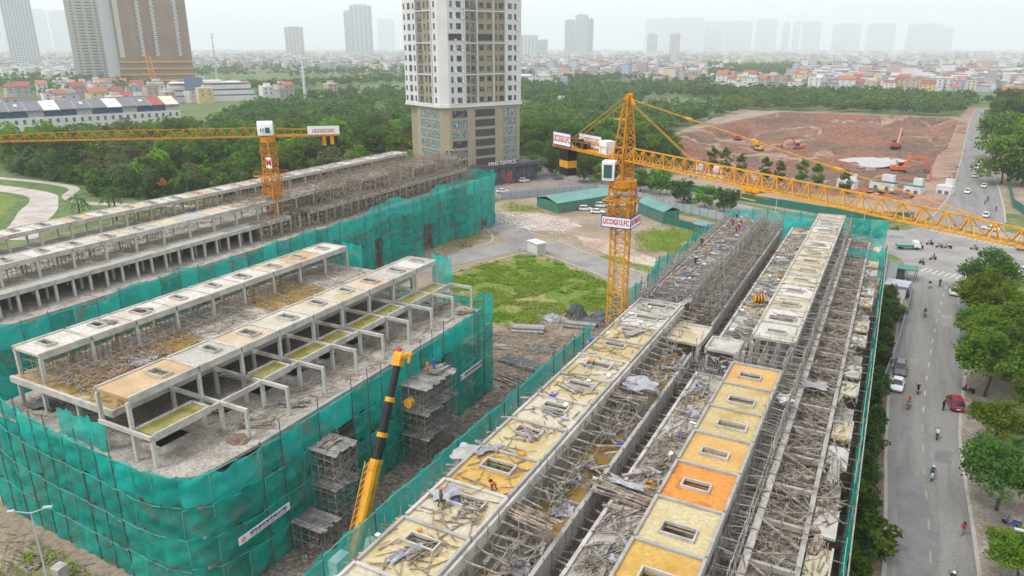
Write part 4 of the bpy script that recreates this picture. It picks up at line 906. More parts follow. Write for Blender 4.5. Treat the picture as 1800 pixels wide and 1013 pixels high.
for y, x0, x1, mm, yy in ((-1.05, -15.6, -11.0, 'sign_red', -1), (1.05, -12.0, -6.6, 'sign_orange', 1)):
    b = sub('sign_board', G().box(x0, x1, y-.04, y+.04, 3.0, 4.75), 'sign_white')
    fr = G().bars([((x0, y, 3), (x1, y, 3), .09), ((x0, y, 4.75), (x1, y, 4.75), .09), ((x0, y, 3), (x0, y, 4.75), .09), ((x1, y, 3), (x1, y, 4.75), .09)]); add('frame', fr.mesh('frame', 'sign_blue'), b)
    text(b, 'LICOGI13.FC', mm, 1.25, ((x0+x1)/2, -1.05-.06 if yy < 0 else 1.05-.06, 3.87), (R(90), 0, 0), sx=.62, bold=.02)
# trolley and operator cab
g = G(); g.box(21, 23.4, -.8, .8, 2.35, 2.65); g.box(21.3, 22.2, -.5, .5, 2.0, 2.35); g.bars([((21.2, y, 2.4), (21.2, y, 1.6), .1) for y in (-.9, .9)]+[((21.2, -.9, 1.6), (23.2, -.9, 1.6), .1), ((21.2, .9, 1.6), (23.2, .9, 1.6), .1)]); sub('trolley', g, 'crane_yellow2')
cab = sub('operator_cab', G().loft([[(-.75, -.8, 0), (.75, -.8, 0), (.75, .8, 0), (-.75, .8, 0)], [(-.85, -.85, 2.3), (.85, -.85, 2.3), (.85, .85, 2.3), (-.85, .85, 2.3)], [(-.8, -.8, 2.42), (.8, -.8, 2.42), (.8, .8, 2.42), (-.8, .8, 2.42)]]), 'sign_white', (-.6, -1.75, .15))
cab.rotation_euler = (0, 0, -JA+.12)
for args in (((-.55, .45), -1), ((-.45, .5), 1)):
    pass
add('window', G().box(-.55, .5, -.9, -.86, .35, 2.0).mesh('window', 'cab_glass'), cab)
add('window', G().box(.83, .9, -.55, .6, .35, 2.0).mesh('window', 'cab_glass'), cab)
add('window', G().box(-.9, -.83, -.4, .5, .9, 2.0).mesh('window', 'cab_glass'), cab)
# ring of sign boards round the mast
for k, (x0, x1, y, rz) in enumerate([(-1.95, 1.95, -1.95, 0), (-1.95, 1.95, -1.95, R(90)), (-1.95, 1.95, -1.95, R(180)), (-1.95, 1.95, -1.95, R(270))]):
    b = add('mast_sign', G().box(x0, x1, y-.04, y+.04, 28.0, 29.4).mesh('mast_sign', 'sign_white'), cr, rot=(0, 0, rz))
    add('frame', G().bars([((x0, y-.02, 28), (x1, y-.02, 28), .1), ((x0, y-.02, 29.4), (x1, y-.02, 29.4), .1), ((x0, y, 28), (x0, y, 29.4), .1)]).mesh('frame', 'sign_blue'), b)
    text(b, 'LICOGI13.FC', 'sign_red', .95, (0, y-.06, 28.7), (R(90), 0, 0), sx=.66, bold=.02)
add('work_platform', G().box(-1.9, 1.9, -1.9, -1.05, 27.9, 27.98).box(-1.9, 1.9, 1.05, 1.9, 27.9, 27.98).box(-1.9, -1.05, -1.05, 1.05, 27.9, 27.97).box(1.05, 1.9, -1.05, 1.05, 27.9, 27.97).mesh('work_platform', 'crane_yellow'), cr)

# flat-top crane over the rear block
J2 = math.atan2(-.61, -.79)
c2 = thing('tower_crane', 'orange flat top tower crane with white cab standing in the rear left block', 'crane', (-114.7, 110, 0))
add('mast', mast_lattice(G(), 2.1, 8, 31.6, 1.4, .22, .1).mesh('mast', 'crane_yellow'), c2)
g = G(); mast_lattice(g, 2.8, 19.5, 24.5, 1.6, .2, .09)
for a, b in (((-2.4, -2.4), (2.4, -2.4)), ((2.4, -2.4), (2.4, 2.4)), ((2.4, 2.4), (-2.4, 2.4)), ((-2.4, 2.4), (-2.4, -2.4))): g.bar((*a, 24.5), (*b, 24.5), .35, .1); g.bar((*a, 25.5), (*b, 25.5), .06); g.bar((*a, 24.5), (*a, 25.5), .06)
add('climbing_cage', g.mesh('climbing_cage', 'crane_yellow'), c2)
b = add('mast_sign', G().box(-.05, 1.45, -1.3, -1.24, 26.3, 28.5).mesh('mast_sign', 'sign_white'), c2, loc=(.3, 0, 0))
text(b, 'M', 'sign_red', 1.8, (.7, -1.33, 27.4), (R(90), 0, 0), bold=.05)
g = G(); g.prism([(1.5*math.cos(a*math.pi/8), 1.5*math.sin(a*math.pi/8)) for a in range(16)], 31.5, 32.6); add('slewing_ring', g.mesh('slewing_ring', 'crane_yellow'), c2)
j2 = add('jib', jib_mesh(.5, 56, 1.5, 1.75, 2.4, .13, .05).mesh('jib', 'crane_yellow'), c2, (0, 0, 32.6), (0, 0, J2))
L = []
for y in (-.8, .8): L += [((-14.5, y, .1), (0, y, .1), .25, .4), ((-10, y, 1.2), (0, y, 1.6), .1)]+[((x, y, .1), (x, y, 1.2), .06) for x in np.arange(-10, 0, 1.6)]
L += [((x, -.8, .1), (x, .8, .1), .12) for x in np.arange(-14.5, 0, 1.4)]
add('counter_jib', G().bars(L).mesh('counter_jib', 'crane_yellow'), c2, (0, 0, 32.6), (0, 0, J2))
for k, (x, mm) in enumerate(((-11.4, 'crane_yellow'), (-12.2, 'crane_black'), (-13.0, 'crane_yellow2'), (-13.8, 'crane_black'))):
    add('counterweight', G().box(x-.36, x+.36, -.8, .8, -2.0+.1*k, .2).mesh('counterweight', mm), c2, (0, 0, 32.6), (0, 0, J2))
b = add('sign_board', G().box(-14.6, -8.2, .95, 1.03, .3, 2.0).mesh('sign_board', 'sign_white'), c2, (0, 0, 32.6), (0, 0, J2))
text(b, 'LICOGI13.FC', 'sign_red', 1.0, (-11.4, 1.06, 1.0), (R(90), 0, R(180)), sx=.8, bold=.02)
ring = lambda x, s: [(x, y*s, z) for y, z in ((-1, 0), (1, 0), (1.1, 1.2), (.9, 2.3), (.4, 2.8), (-.4, 2.8), (-.9, 2.3), (-1.1, 1.2))]
cb = add('operator_cab', G().loft([ring(-1.5, .9), ring(-.9, 1), ring(.9, 1), ring(1.5, .75)]).mesh('operator_cab', 'sign_white'), c2, (0, -.3, 32.9), (0, 0, J2))
add('window', G().box(-1.0, -.1, 1.08, 1.16, .5, 1.6).mesh('window', 'cab_glass'), cb)
text(cb, 'H', 'crane_black', 1.1, (.5, 1.2, 1.1), (R(90), 0, R(180)))

# telescopic truck crane in the alley
mc = thing('mobile_crane', 'truck crane with yellow and dark telescopic boom raised between the two net walls', 'crane', (-40.2, 41.5, 0))
base = Vector((0, 2.4, 3.2)); tip = Vector((-1.0, 12.2, 20.0)); ax = tip-base
def boom(name, t0, t1, w, m):
    w *= .8
    p = base+ax*t0; q = base+ax*t1; g = G(); d = ax.normalized(); u = Vector((1, 0, 0)); v = d.cross(u).normalized(); u = v.cross(d)
    rg = lambda c: [tuple(c+u*(w*.5*a)+v*(w*.62*b)) for a, b in ((-1, -.6), (-.6, -1), (.6, -1), (1, -.6), (1, .7), (.6, 1), (-.6, 1), (-1, .7))]
    g.loft([rg(p), rg(q)]); return add(name, g.mesh(name, m), mc)
b0 = boom('boom_base', 0, .49, 1.15, 'crane_yellow2'); boom('boom_section', .44, .62, .95, 'crane_black'); boom('boom_section', .6, .8, .84, 'crane_black'); boom('boom_section', .78, .985, .74, 'crane_black')
for t, w in ((.485, 1.25), (.62, 1.05), (.8, .95)): boom('boom_collar', t-.012, t+.012, w, 'crane_yellow2')
g = G(); L = []                                                    # folded lattice extension on the flank of the base section
d = ax.normalized(); u = Vector((-1, 0, 0)); o_ = u*1.0
for k in range(12):
    t0, t1 = .04+.036*k, .04+.036*(k+1); p, q = base+ax*t0+o_, base+ax*t1+o_; w_ = d.cross(u)*.35
    L += [(tuple(p+w_), tuple(q+w_), .08), (tuple(p-w_), tuple(q-w_), .08), (tuple(p+w_), tuple(q-w_), .06), (tuple(p-w_), tuple(p+w_), .06), (tuple(p+w_-u*.5), tuple(q+w_-u*.5), .08), (tuple(p+w_), tuple(q+w_-u*.5), .05)]
add('fly_jib', G().bars(L).mesh('fly_jib', 'crane_yellow2'), mc)
hd = G(); hd.bar(tuple(tip-d*.5), tuple(tip+d*.6), .9, 1.0); hd.bar(tuple(tip+d*.4+Vector((-.2, -.2, 0))), tuple(tip+d*.5+Vector((1.4, .2, .5))), .5, .3); hd.tube(tuple(tip+d*.6+Vector((-.45, 0, 0))), tuple(tip+d*.6+Vector((.45, 0, 0))), .38, n=12); hd.bar(tuple(tip+Vector((1.3, 0, .1))), tuple(tip+Vector((1.5, .1, 1.0))), .25)
hm = add('boom_head', hd.mesh('boom_head', 'crane_yellow2'), mc)
add('warning_light', G().tube(tuple(tip+d*.9+Vector((-.1, 0, 0))), tuple(tip+d*1.25+Vector((-.1, 0, .1))), .22, n=10).mesh('warning_light', 'red_paint'), hm)
hk = tip+Vector((1.0, 0, 0)); add('hoist_rope', G().bars([(tuple(hk), (hk.x, hk.y, 16.1), .04), (tuple(hk+Vector((.25, 0, 0))), (hk.x+.25, hk.y, 16.1), .04)]).mesh('hoist_rope', 'steel_dark'), mc)
g = G()
for k in range(5): g.tube((hk.x+.12, hk.y-.3+.12*k, 15.6), (hk.x+.12, hk.y-.18+.12*k, 15.6), .5, n=14, mi=k % 2)
add('hook_block', g.mesh('hook_block', ['crane_yellow2', 'crane_black']), mc)
g = G(); g.box(-1.25, 1.25, -6, 6.5, .9, 1.5); g.box(-1.3, 1.3, -1.2, 3.6, 1.5, 2.6); add('chassis', g.mesh('chassis', 'crane_yellow2'), mc)
g = G(); g.loft([[(-1.25, 4.6, 1.2), (1.25, 4.6, 1.2), (1.25, 6.8, 1.2), (-1.25, 6.8, 1.2)], [(-1.25, 4.6, 3.0), (1.25, 4.6, 3.0), (1.25, 6.3, 3.0), (-1.25, 6.3, 3.0)]]); add('driver_cab', g.mesh('driver_cab', 'sign_white'), mc)
g = G(); g.box(-1.35, -.3, .3, 2.2, 2.6, 4.2); add('operator_cab', g.mesh('operator_cab', 'sign_white'), mc)
wm = G().tube((-.18, 0, 0), (.18, 0, 0), .55, n=16).mesh('wheel', 'rubber')
for x in (-1.15, 1.15):
    for y in (-4.8, -3.4, 3.4, 4.8): add('wheel', wm, mc, (x, y, .58))
# striped hook block left on the roof of the right block
g = G()
for k in range(7): g.tube((-.7+.2*k, 0, .75), (-.5+.2*k, 0, .75), .75, n=16, mi=k % 2)
g.bar((0, 0, 1.4), (0, 0, 2.3), .12)
thing('hook_block', 'big yellow and black striped hook block standing between the far roof rows', 'hook block', (-14.2, 103.2, 14.9), .4, me=g.mesh('hook_block', ['crane_yellow2', 'crane_black']))
# ------------------------------------------------------------------ apartment tower
mat('wall_white', (.7, .69, .68), .8, (.6, .59, .57), .15, .4, .7, fine=.03)
mat('wall_olive', (.34, .295, .195), .8, (.3, .265, .18), .2, .4, .7, fine=.04)
mat('wall_beige', (.39, .33, .23), .8, (.35, .3, .21), .2, .4, .7, fine=.04)
mat('window_frame', (.16, .15, .15), .5, fine=0)
mat('window_glass', (.05, .06, .08), .12, (.2, .2, .185), .5, .5, .58, spec=.7, fine=.2, fscale=1.3, rnd=.5)
mat('window_pale', (.35, .42, .42), .2, (.12, .2, .22), 1.2, .4, .6, spec=.6, fine=.2, fscale=1.3)
mat('louvre', (.07, .065, .07), .6, fine=.1)
WIN = {}
def window_mesh(w, h, glass='window_glass', mull=1, frame='window_frame'):
    k = (w, h, glass, mull, frame)
    if k not in WIN:
        g = G(); t = .09
        g.box(-w/2, w/2, -.03, 0, -h/2, h/2, 1)
        L = [((-w/2, -.05, -h/2), (w/2, -.05, -h/2), t), ((-w/2, -.05, h/2), (w/2, -.05, h/2), t), ((-w/2, -.05, -h/2), (-w/2, -.05, h/2), t), ((w/2, -.05, -h/2), (w/2, -.05, h/2), t)]
        for i in range(mull): x = -w/2+w*(i+1)/(mull+1); L.append(((x, -.05, -h/2), (x, -.05, h/2), t*.8))
        g.bars(L); WIN[k] = g.mesh('window', [frame, glass])
    return WIN[k]
tw = thing('apartment_tower', 'tall white and olive apartment tower on a beige podium with dark windows', 'apartment tower', (-146.2, 225, 0), math.atan2(.907, .421))
TX, TY, PZ, SH = 35.4, 27., 29.6, 3.63
foot = [(2.5, 0), (TX, 0), (TX, TY), (0, TY), (0, 2.5)]
add('podium', G().prism([(.4, 2.7), (2.7, .4), (TX-.3, .4), (TX-.3, TY), (4, TY), (.4, 19)], 0, PZ).mesh('podium', 'wall_beige'), tw)
add('upper_wall', G().prism(foot, PZ+.02, PZ+SH*19).mesh('upper_wall', 'wall_white'), tw)
add('cornice', G().prism([(-.4, 2.2), (2.2, -.4), (TX+.4, -.4), (TX+.4, TY), (-.4, TY)], PZ-.6, PZ+.5).mesh('cornice', 'wall_white'), tw)
for x0, x1 in ((9.8, 14.7), (15.2, 22.0), (22.7, 27.4)): add('olive_bay', G().box(x0, x1, -.08, .02, PZ+.55, PZ+SH*19).mesh('olive_bay', 'wall_olive'), tw)
add('olive_bay', G().box(-.08, .02, 6.9, 16.9, PZ+.55, PZ+SH*19).mesh('olive_bay', 'wall_olive'), tw)
for x in (9.6, 14.95, 22.3, 27.6): add('fin', G().box(x-.18, x+.18, -.5, .03, PZ+.5, PZ+SH*19).mesh('fin', 'wall_white'), tw)
for y in (6.7, 17.1): add('fin', G().box(-.5, .03, y-.18, y+.18, PZ+.5, PZ+SH*19).mesh('fin', 'wall_white'), tw)
for k in (0, 3, 6, 9, 12, 15, 18):
    if k == 6: kk = 6
    z = PZ+SH*k+(.55 if k == 0 else 0)
    add('band', G().box(9.75, 27.4, -.42, .03, z-.18, z+.2).mesh('band', 'wall_white'), tw); add('band', G().box(-.42, .03, 6.9, 16.9, z-.18, z+.2).mesh('band', 'wall_white'), tw)
for k in range(13):
    z = PZ+SH*k+2.0; sp = k == 6
    for x, w, h in ((4.1, .9, 1.9), (7.2, 1.9, 1.9), (10.9, 1.2, 2.3), (13.2, 1.5, 2.3), (17.0, 1.9, 1.7), (20.4, 1.8, 1.7), (23.6, .5, 2.1), (26.0, 1.9, 1.9), (30.0, 1.6, 1.8), (32.5, .9, 1.8)):
        if sp and x in (4.1, 17.0, 20.4): continue
        add('window', window_mesh(w, h, 'window_glass', 1 if w > 1 else 0), tw, (x, -.09 if 9.5 < x < 27.5 else -.01, z))
    if sp:
        for x, w in ((5.6, 5.4), (18.6, 6.2)): add('window', window_mesh(w, 2.2, 'louvre', 4), tw, (x, -.09, z))
    for y, w, h in ((4.7, .9, 1.9), (8.1, 1.4, 2.3), (11.0, .9, 1.9), (14.6, 2.2, 2.3), (19.0, .9, 1.9), (22.2, 1.8, 2.2), (25.6, .9, 1.8)):
        add('window', window_mesh(w, h, 'window_glass', 1 if w > 1 else 0), tw, (-.09 if 6.8 < y < 17 else -.01, y, z), (0, 0, R(-90)))
    for x in (5.6, 8.7, 28.4, 33.6):
        if (k * 7 + int(x)) % 3:
            add('air_conditioner', cube('white_paint'), tw, (x, -.3, z - .9), None, (.85, .45, .6))
    if k < 13:                                                        # recessed loggias with railings on the olive bays
        add('balcony_rail', G().box(12.3, 14.3, -.34, -.28, z-1.5, z-.5).box(13.8, 14.6, -.3, 0, z-1.6, z-1.45).mesh('balcony_rail', 'window_frame'), tw) if k % 1 == 0 else None
        add('balcony_rail', G().box(-.34, -.28, 13.2, 16.2, z-1.5, z-.5).mesh('balcony_rail', 'window_frame'), tw)
for r_ in range(6):
    z = PZ-3.0-3.65*r_
    for x, w, gl in ((7.2, 6.4, 'window_pale' if r_ in (1, 2) else 'window_glass'), (18.6, 9.0, 'louvre'), (30.4, 6.2, 'window_pale')):
        add('window', window_mesh(w, 2.6, gl, 4), tw, (x, .39, z))
    for y, w in ((6.4, 5.6), (13.4, 6.6)): add('window', window_mesh(w, 2.6, 'window_pale', 4), tw, (.39, y, z), (0, 0, R(-90)))
for k in range(5): add('slat_fin', G().box(1.2+k*.2, 1.6+k*.2, 19.6+1.4*k, 20.1+1.4*k, 0, PZ).mesh('slat_fin', 'wall_beige'), tw)
add('stair_core', G().prism([(1.5, 19), (1.5, 26), (6, 26), (6, 19)], 0, PZ).mesh('stair_core', 'wall_olive'), tw)
can = add('lobby_canopy', G().box(10, TX+7, -7.5, .5, 6.4, 7.3).box(11, TX+6, -6.8, .3, 7.3, 7.6).mesh('lobby_canopy', 'louvre'), tw)
lob = add('lobby', G().box(12, TX+4, -5.6, .4, 0, 6.4).mesh('lobby', 'window_glass'), tw)
for x in np.arange(13, TX+4, 3.2): add('mullion', G().box(x-.1, x+.1, -5.75, -5.6, 0, 6.4).mesh('mullion', 'window_frame'), lob)
add('poster', G().box(24, 25.6, -5.82, -5.7, 1.0, 4.4).mesh('poster', 'red_paint'), lob)

# ------------------------------------------------------------------ far towers
mat('far_white', (.62, .63, .65), .8, fine=.03); mat('far_beige', (.5, .47, .42), .8, fine=.03); mat('far_grey', (.5, .52, .55), .8, fine=.03)
mat('far_brown', (.3, .2, .14), .8, (.24, .165, .125), .03, .4, .6, fine=.06); mat('far_pink', (.27, .15, .13), .8, fine=.05); mat('far_window', (.13, .15, .18), .4, fine=.1, fscale=.05)
mat('hoist_yellow', (.75, .38, .02), .6, fine=.05)
def far_tower(label, x, y, w, h, m, d=None, rz=None, floors=None, cols=6, strips=True, crown=True):
    az = math.atan2(x, y); t = thing('tower_block', label, 'tower', (x, y, 0), -az if rz is None else rz, 'tower blocks on the skyline'); d = d or w*.7
    add('wall', G().box(-w/2, w/2, 0, d, 0, h).mesh('wall', m), t)
    if crown: add('roof_block', G().box(-w*.3, w*.3, d*.2, d*.8, h, h+max(3, h*.03)).mesh('roof_block', m), t)
    if strips:
        for i in range(cols):
            cx = -w/2+w*(i+.5)/cols; fl = floors or int(h/3.3); L = G()
            for k in range(1, fl): L.box(cx-w/cols*.33, cx+w/cols*.33, -.25, .05, h*k/fl+.5, h*k/fl+2.1)
            add('windows', L.mesh('windows', 'far_window'), t, kind='stuff')
    return t
tA = far_tower('white gridded tower at the far left edge', -1913, 1087, 62, 208, 'far_white', floors=50, cols=9)
tB = far_tower('pale grey tower with window grid beside the brown tower', -1087, 713, 48, 162, 'far_beige', floors=38, cols=4)
for x in (-24, 17): add('corner_pier', G().box(x, x+7, -.8, 1, 0, 162).mesh('corner_pier', 'far_beige'), tB)
tC = far_tower('huge brown tower under construction with yellow bands at its foot', -940, 711, 94, 155, 'far_brown', strips=False, d=50)
for k, (x, w, m) in enumerate(((-44, 6, 'far_beige'), (-30, 10, 'far_brown'), (-8, 7, 'far_pink'), (24, 9, 'far_brown'))): add('facade_strip', G().box(x, x+w, -1.2, .2, 36, 155).mesh('facade_strip', m), tC)
for x in (-17, 1, 30):
    g = G()
    for k in range(42): g.box(x+(.8 if k % 2 else 0), x+4.4+(.8 if k % 2 else 0), -1.6, .3, 38+2.8*k, 39.6+2.8*k)
    add('balcony_stack', g.mesh('balcony_stack', 'far_white'), tC)
for k, z in enumerate((29.5, 20.5, 12.5, 4.5)): add('yellow_band', G().box(-46.8, 46.8, -2.2, .1, z, z+1.3).box(-18, 0, -2.5, 0, z+.1, z+2.2).mesh('yellow_band', 'hoist_yellow'), tC)
add('hoist_mast', G().bars([((-10, -4, 0), (-13, -4, 38), 1.2), ((-4, -4, 0), (-7, -4, 38), 1.2)]+[((-10-3*t, -4, 38*t), (-4-3*t, -4, 38*t), .7) for t in np.linspace(0, 1, 16)]).mesh('hoist_mast', 'hoist_yellow'), tC)
add('side_wing', G().box(-62, -47, 6, 40, 0, 155).mesh('side_wing', 'far_grey'), tC)
SK = [(-1505, 1869, 67, 170, 'far_grey', 'tall grey tower left of the apartment tower'), (-1567, 1883, 25, 155, 'far_grey', 'slim wing tower beside the tall grey tower'), (-1518, 1592, 50, 102, 'far_beige', 'squat tower block behind the floodlight mast'), (-2049, 2713, 74, 163, 'far_grey', 'faint pale tower in the haze next to the apartment tower'),
 (-920, 2216, 41, 144, 'far_grey', 'tallest slab of the stepped tower right of the apartment tower'), (-966, 2230, 32, 130, 'far_grey', 'left wing of the stepped tower right of the apartment tower'), (-905, 2255, 16, 133, 'far_grey', 'right wing of the stepped tower right of the apartment tower'), (-846, 1701, 43, 78, 'far_white', 'low broad block touching the apartment tower edge'), (-902, 1897, 28, 69, 'far_grey', 'small block beside the low broad block'),
 (-983, 3150, 67, 159, 'far_grey', 'first slab of the hazy skyline row'), (-923, 3168, 59, 163, 'far_grey', 'second slab of the hazy skyline row'), (-838, 3191, 117, 165, 'far_grey', 'broad third slab of the hazy skyline row'), (-763, 3313, 81, 154, 'far_grey', 'fourth slab of the hazy skyline row'), (-646, 3236, 111, 150, 'far_grey', 'broad fifth slab of the hazy skyline row'), (-522, 3157, 82, 152, 'far_grey', 'sixth slab of the hazy skyline row'), (-463, 3267, 28, 144, 'far_grey', 'first slim tower of the hazy skyline row'), (-424, 3273, 28, 148, 'far_grey', 'second slim tower of the hazy skyline row'), (-356, 3180, 68, 144, 'far_grey', 'slab after the two slim skyline towers'), (-238, 3291, 103, 137, 'far_grey', 'wide slab in the right half of the skyline'), (-113, 3198, 97, 133, 'far_grey', 'last but one wide slab of the skyline'), (35, 3299, 124, 132, 'far_grey', 'widest rightmost slab of the skyline'), (109, 3198, 31, 115, 'far_grey', 'low step at the right end of the skyline'), (-685, 2196, 30, 87, 'far_white', 'small white tower in front of the first skyline slab'), (-649, 2311, 31, 88, 'far_beige', 'second small tower in front of the skyline slabs'), (-2580, 1531, 49, 166, 'far_grey', 'faint tower right of the white gridded tower'), (-2634, 1635, 64, 168, 'far_grey', 'faint tower left of the pale grey tower'), (-2633, 1437, 28, 186, 'far_grey', 'faint tower at the left border')]
for x, y, w, h, m, lab in SK:
    d_ = math.hypot(x, y); k = 3.0 if d_ > 2900 else (1.9 if d_ > 1550 else 1)
    far_tower(lab, x*k, y*k, w*k, 50+(h-50)*k, m, cols=5, strips=d_ < 2900)

# ------------------------------------------------------------------ houses of the town
for n_, c in (('h_white', (.66, .65, .63)), ('h_cream', (.58, .52, .4)), ('h_grey', (.42, .42, .42)), ('h_pink', (.5, .36, .33)), ('h_blue', (.4, .46, .52)), ('h_concrete', (.36, .34, .32)), ('h_yellow', (.6, .48, .25))): mat(n_, c, .85, fine=.06, fscale=.4)
for n_, c in (('r_red', (.3, .09, .07)), ('r_orange', (.36, .14, .075)), ('r_grey', (.17, .17, .19)), ('r_blue', (.07, .14, .26)), ('r_green', (.06, .24, .2)), ('r_white', (.62, .62, .6))): mat(n_, c, .7, fine=.06, fscale=.5)
HW = ['h_white', 'h_white', 'h_cream', 'h_grey', 'h_pink', 'h_blue', 'h_concrete', 'h_yellow', 'h_white']
HR = ['r_red', 'r_orange', 'r_grey', 'r_grey', 'r_blue', 'r_green', 'r_white', 'r_grey']
_hm = {}
def house(label, x, y, w, d, h, wall, roof, gable, rz, nwin=0, grp=None, name='house'):
    t = thing(name, label, 'house', (x, y, 0), rz, grp)
    add('wall', cube(wall), t, (0, 0, h/2), None, (w, d, h))
    if gable == 1:
        k = 'gable'+roof
        if k not in _hm: _hm[k] = G().raw([(-.55, -.55, 0), (.55, -.55, 0), (.55, .55, 0), (-.55, .55, 0), (-.55, 0, 1), (.55, 0, 1)], [(0, 1, 5, 4), (2, 3, 4, 5), (1, 2, 5), (3, 0, 4), (0, 3, 2, 1)]).mesh('roof', roof)
        add('roof', _hm[k], t, (0, 0, h), None, (w, d, d*.28))
    else:
        add('roof', cube(roof), t, (0, 0, h+.2), None, (w*1.04, d*1.04, .4))
        add('roof_hut', cube(wall), t, (w*.15, d*.2, h+1.5), None, (w*.5, d*.4, 2.6))
    for k in range(nwin):
        c, r_ = k % 2, k//2
        add('window', window_mesh(1.3, 1.6, 'far_window', 1), t, (-w*.23+w*.46*c, -d/2-.02, h-2.2-3.3*r_))
    return t
HOUSES = 0
def town(n, x0, x1, y0, y1, lab, grp, seed, hmin=7, hmax=15, nwin=0, rz0=0., wmin=6, wmax=13, sort=True):
    r = np.random.default_rng(seed); P = []
    tries = 0
    while len(P) < n and tries < n*40:
        tries += 1
        x = x0+(x1-x0)*r.random(); y = y0+(y1-y0)*r.random()
        if all((x-a)**2+(y-b)**2 > (wmin*1.15)**2 for a, b in P): P.append((x, y))
    for x, y in P:
        w = wmin+(wmax-wmin)*r.random(); d = wmin+(wmax-wmin)*r.random(); g_ = int(r.random() < .22); wl_ = HW[r.integers(len(HW))]; rf = HR[r.integers(2)] if g_ else HR[r.integers(len(HR))]
        colr = wl_[2:]; rc = rf[2:]
        house(f"{colr} house with {'pitched' if g_ else 'flat'} {rc} roof {lab}", x, y, w, d, hmin+(hmax-hmin)*r.random(), wl_, rf, g_, rz0+r.normal(0, .12), nwin, grp)
town(26, -212, -30, 905, 1010, 'beyond the excavation', 'houses beyond the excavation', 1, 10, 20, 6, 0, 10, 19)
town(24, -35, 66, 925, 1010, 'by the road end', 'houses at the end of the road', 2, 9, 17, 6, 0, 8, 15)
town(9, 84, 130, 800, 960, 'at the right edge', 'houses at the right edge', 3, 10, 18, 6, 0, 9, 16)
town(60, -260, 330, 1020, 1330, 'in the right hand town', 'town houses on the right', 4, 9, 20, 0, 0, 9, 18)
town(60, -690, -330, 1270, 1750, 'in the town behind the wood', 'town houses beyond the wood', 5, 8, 18, 0, 0, 9, 17)
town(50, -2350, -1350, 900, 1500, 'in the far left town', 'town houses at the far left', 6, 8, 16, 0, .5, 12, 20)
for x, y, w, d, h, wl_, rf, g_, lab in ((-264, 590, 10, 8, 7, 'h_cream', 'r_red', 0, 'small cream house with red roof among trees right of the apartment tower'), (-206, 600, 7, 6, 5, 'h_concrete', 'r_white', 0, 'tiny hut with pale roof among trees by the crane peak'), (-520, 1000, 60, 20, 9, 'h_white', 'r_white', 0, 'long white shed in the fields behind the floodlight mast'), (-430, 900, 30, 16, 13, 'h_white', 'r_grey', 0, 'white block left of the apartment tower'), (-395, 890, 16, 14, 11, 'h_blue', 'r_blue', 0, 'pale blue block touching the apartment tower')):
    house(lab, x, y, w, d, h, wl_, rf, g_, .25, 4)
# the rest of the town, too far to tell apart
r = np.random.default_rng(8); g = G(); cols = HW[:7]+['r_red', 'r_grey', 'r_white']
for i in range(7600):
    k = r.random()
    if k < .35: x, y = r.uniform(-1300, 1300), 1330+3000*r.random()**1.6
    elif k < .5: x, y = r.uniform(-320, 420), r.uniform(1040, 1500)
    elif k < .66: x, y = r.uniform(-800, -330), r.uniform(1180, 2000)
    elif k < .88: x, y = r.uniform(-5000, -1100), r.uniform(1300, 4200)
    else: x, y = r.uniform(-2000, -700), r.uniform(1700, 3600)
    if y < 2400 and -.24 < x / y < -.125: continue
    w, d, h = r.uniform(7, 20), r.uniform(8, 20), r.uniform(6, 18)*(1.5 if r.random() < .08 else 1); mi = int(r.integers(7))
    g.box(x-w/2, x+w/2, y-d/2, y+d/2, 0, h, mi); g.box(x-w/2-.3, x+w/2+.3, y-d/2-.3, y+d/2+.3, h, h+.7, int(r.choice([7, 8, 8, 9, 9, mi])))
for i in range(700):
    x, y = r.uniform(-2300, -1150), r.uniform(760, 1350); w, d, h = r.uniform(9, 18), r.uniform(9, 18), r.uniform(9, 16)
    if x / y < -1.25: g.box(x - w / 2, x + w / 2, y - d / 2, y + d / 2, 0, h, int(r.choice([0, 0, 1, 3]))); g.box(x - w / 2 - .3, x + w / 2 + .3, y - d / 2 - .3, y + d / 2 + .3, h, h + .8, int(r.choice([8, 9, 9])))
for i in range(2600):
    a = r.uniform(-1.15, .4); d_ = 3200 + 7000 * r.random() ** .8; x, y = d_ * math.sin(a), d_ * math.cos(a); w, d, h = r.uniform(15, 60), r.uniform(15, 50), r.uniform(8, 24)
    g.box(x - w / 2, x + w / 2, y - d / 2, y + d / 2, 0, h, int(r.integers(7)))
o = add('distant_town', g.mesh('distant_town', cols)); o['kind'] = 'stuff'; o['label'] = 'hazy mass of town roofs stretching to the horizon'; o['category'] = 'town'
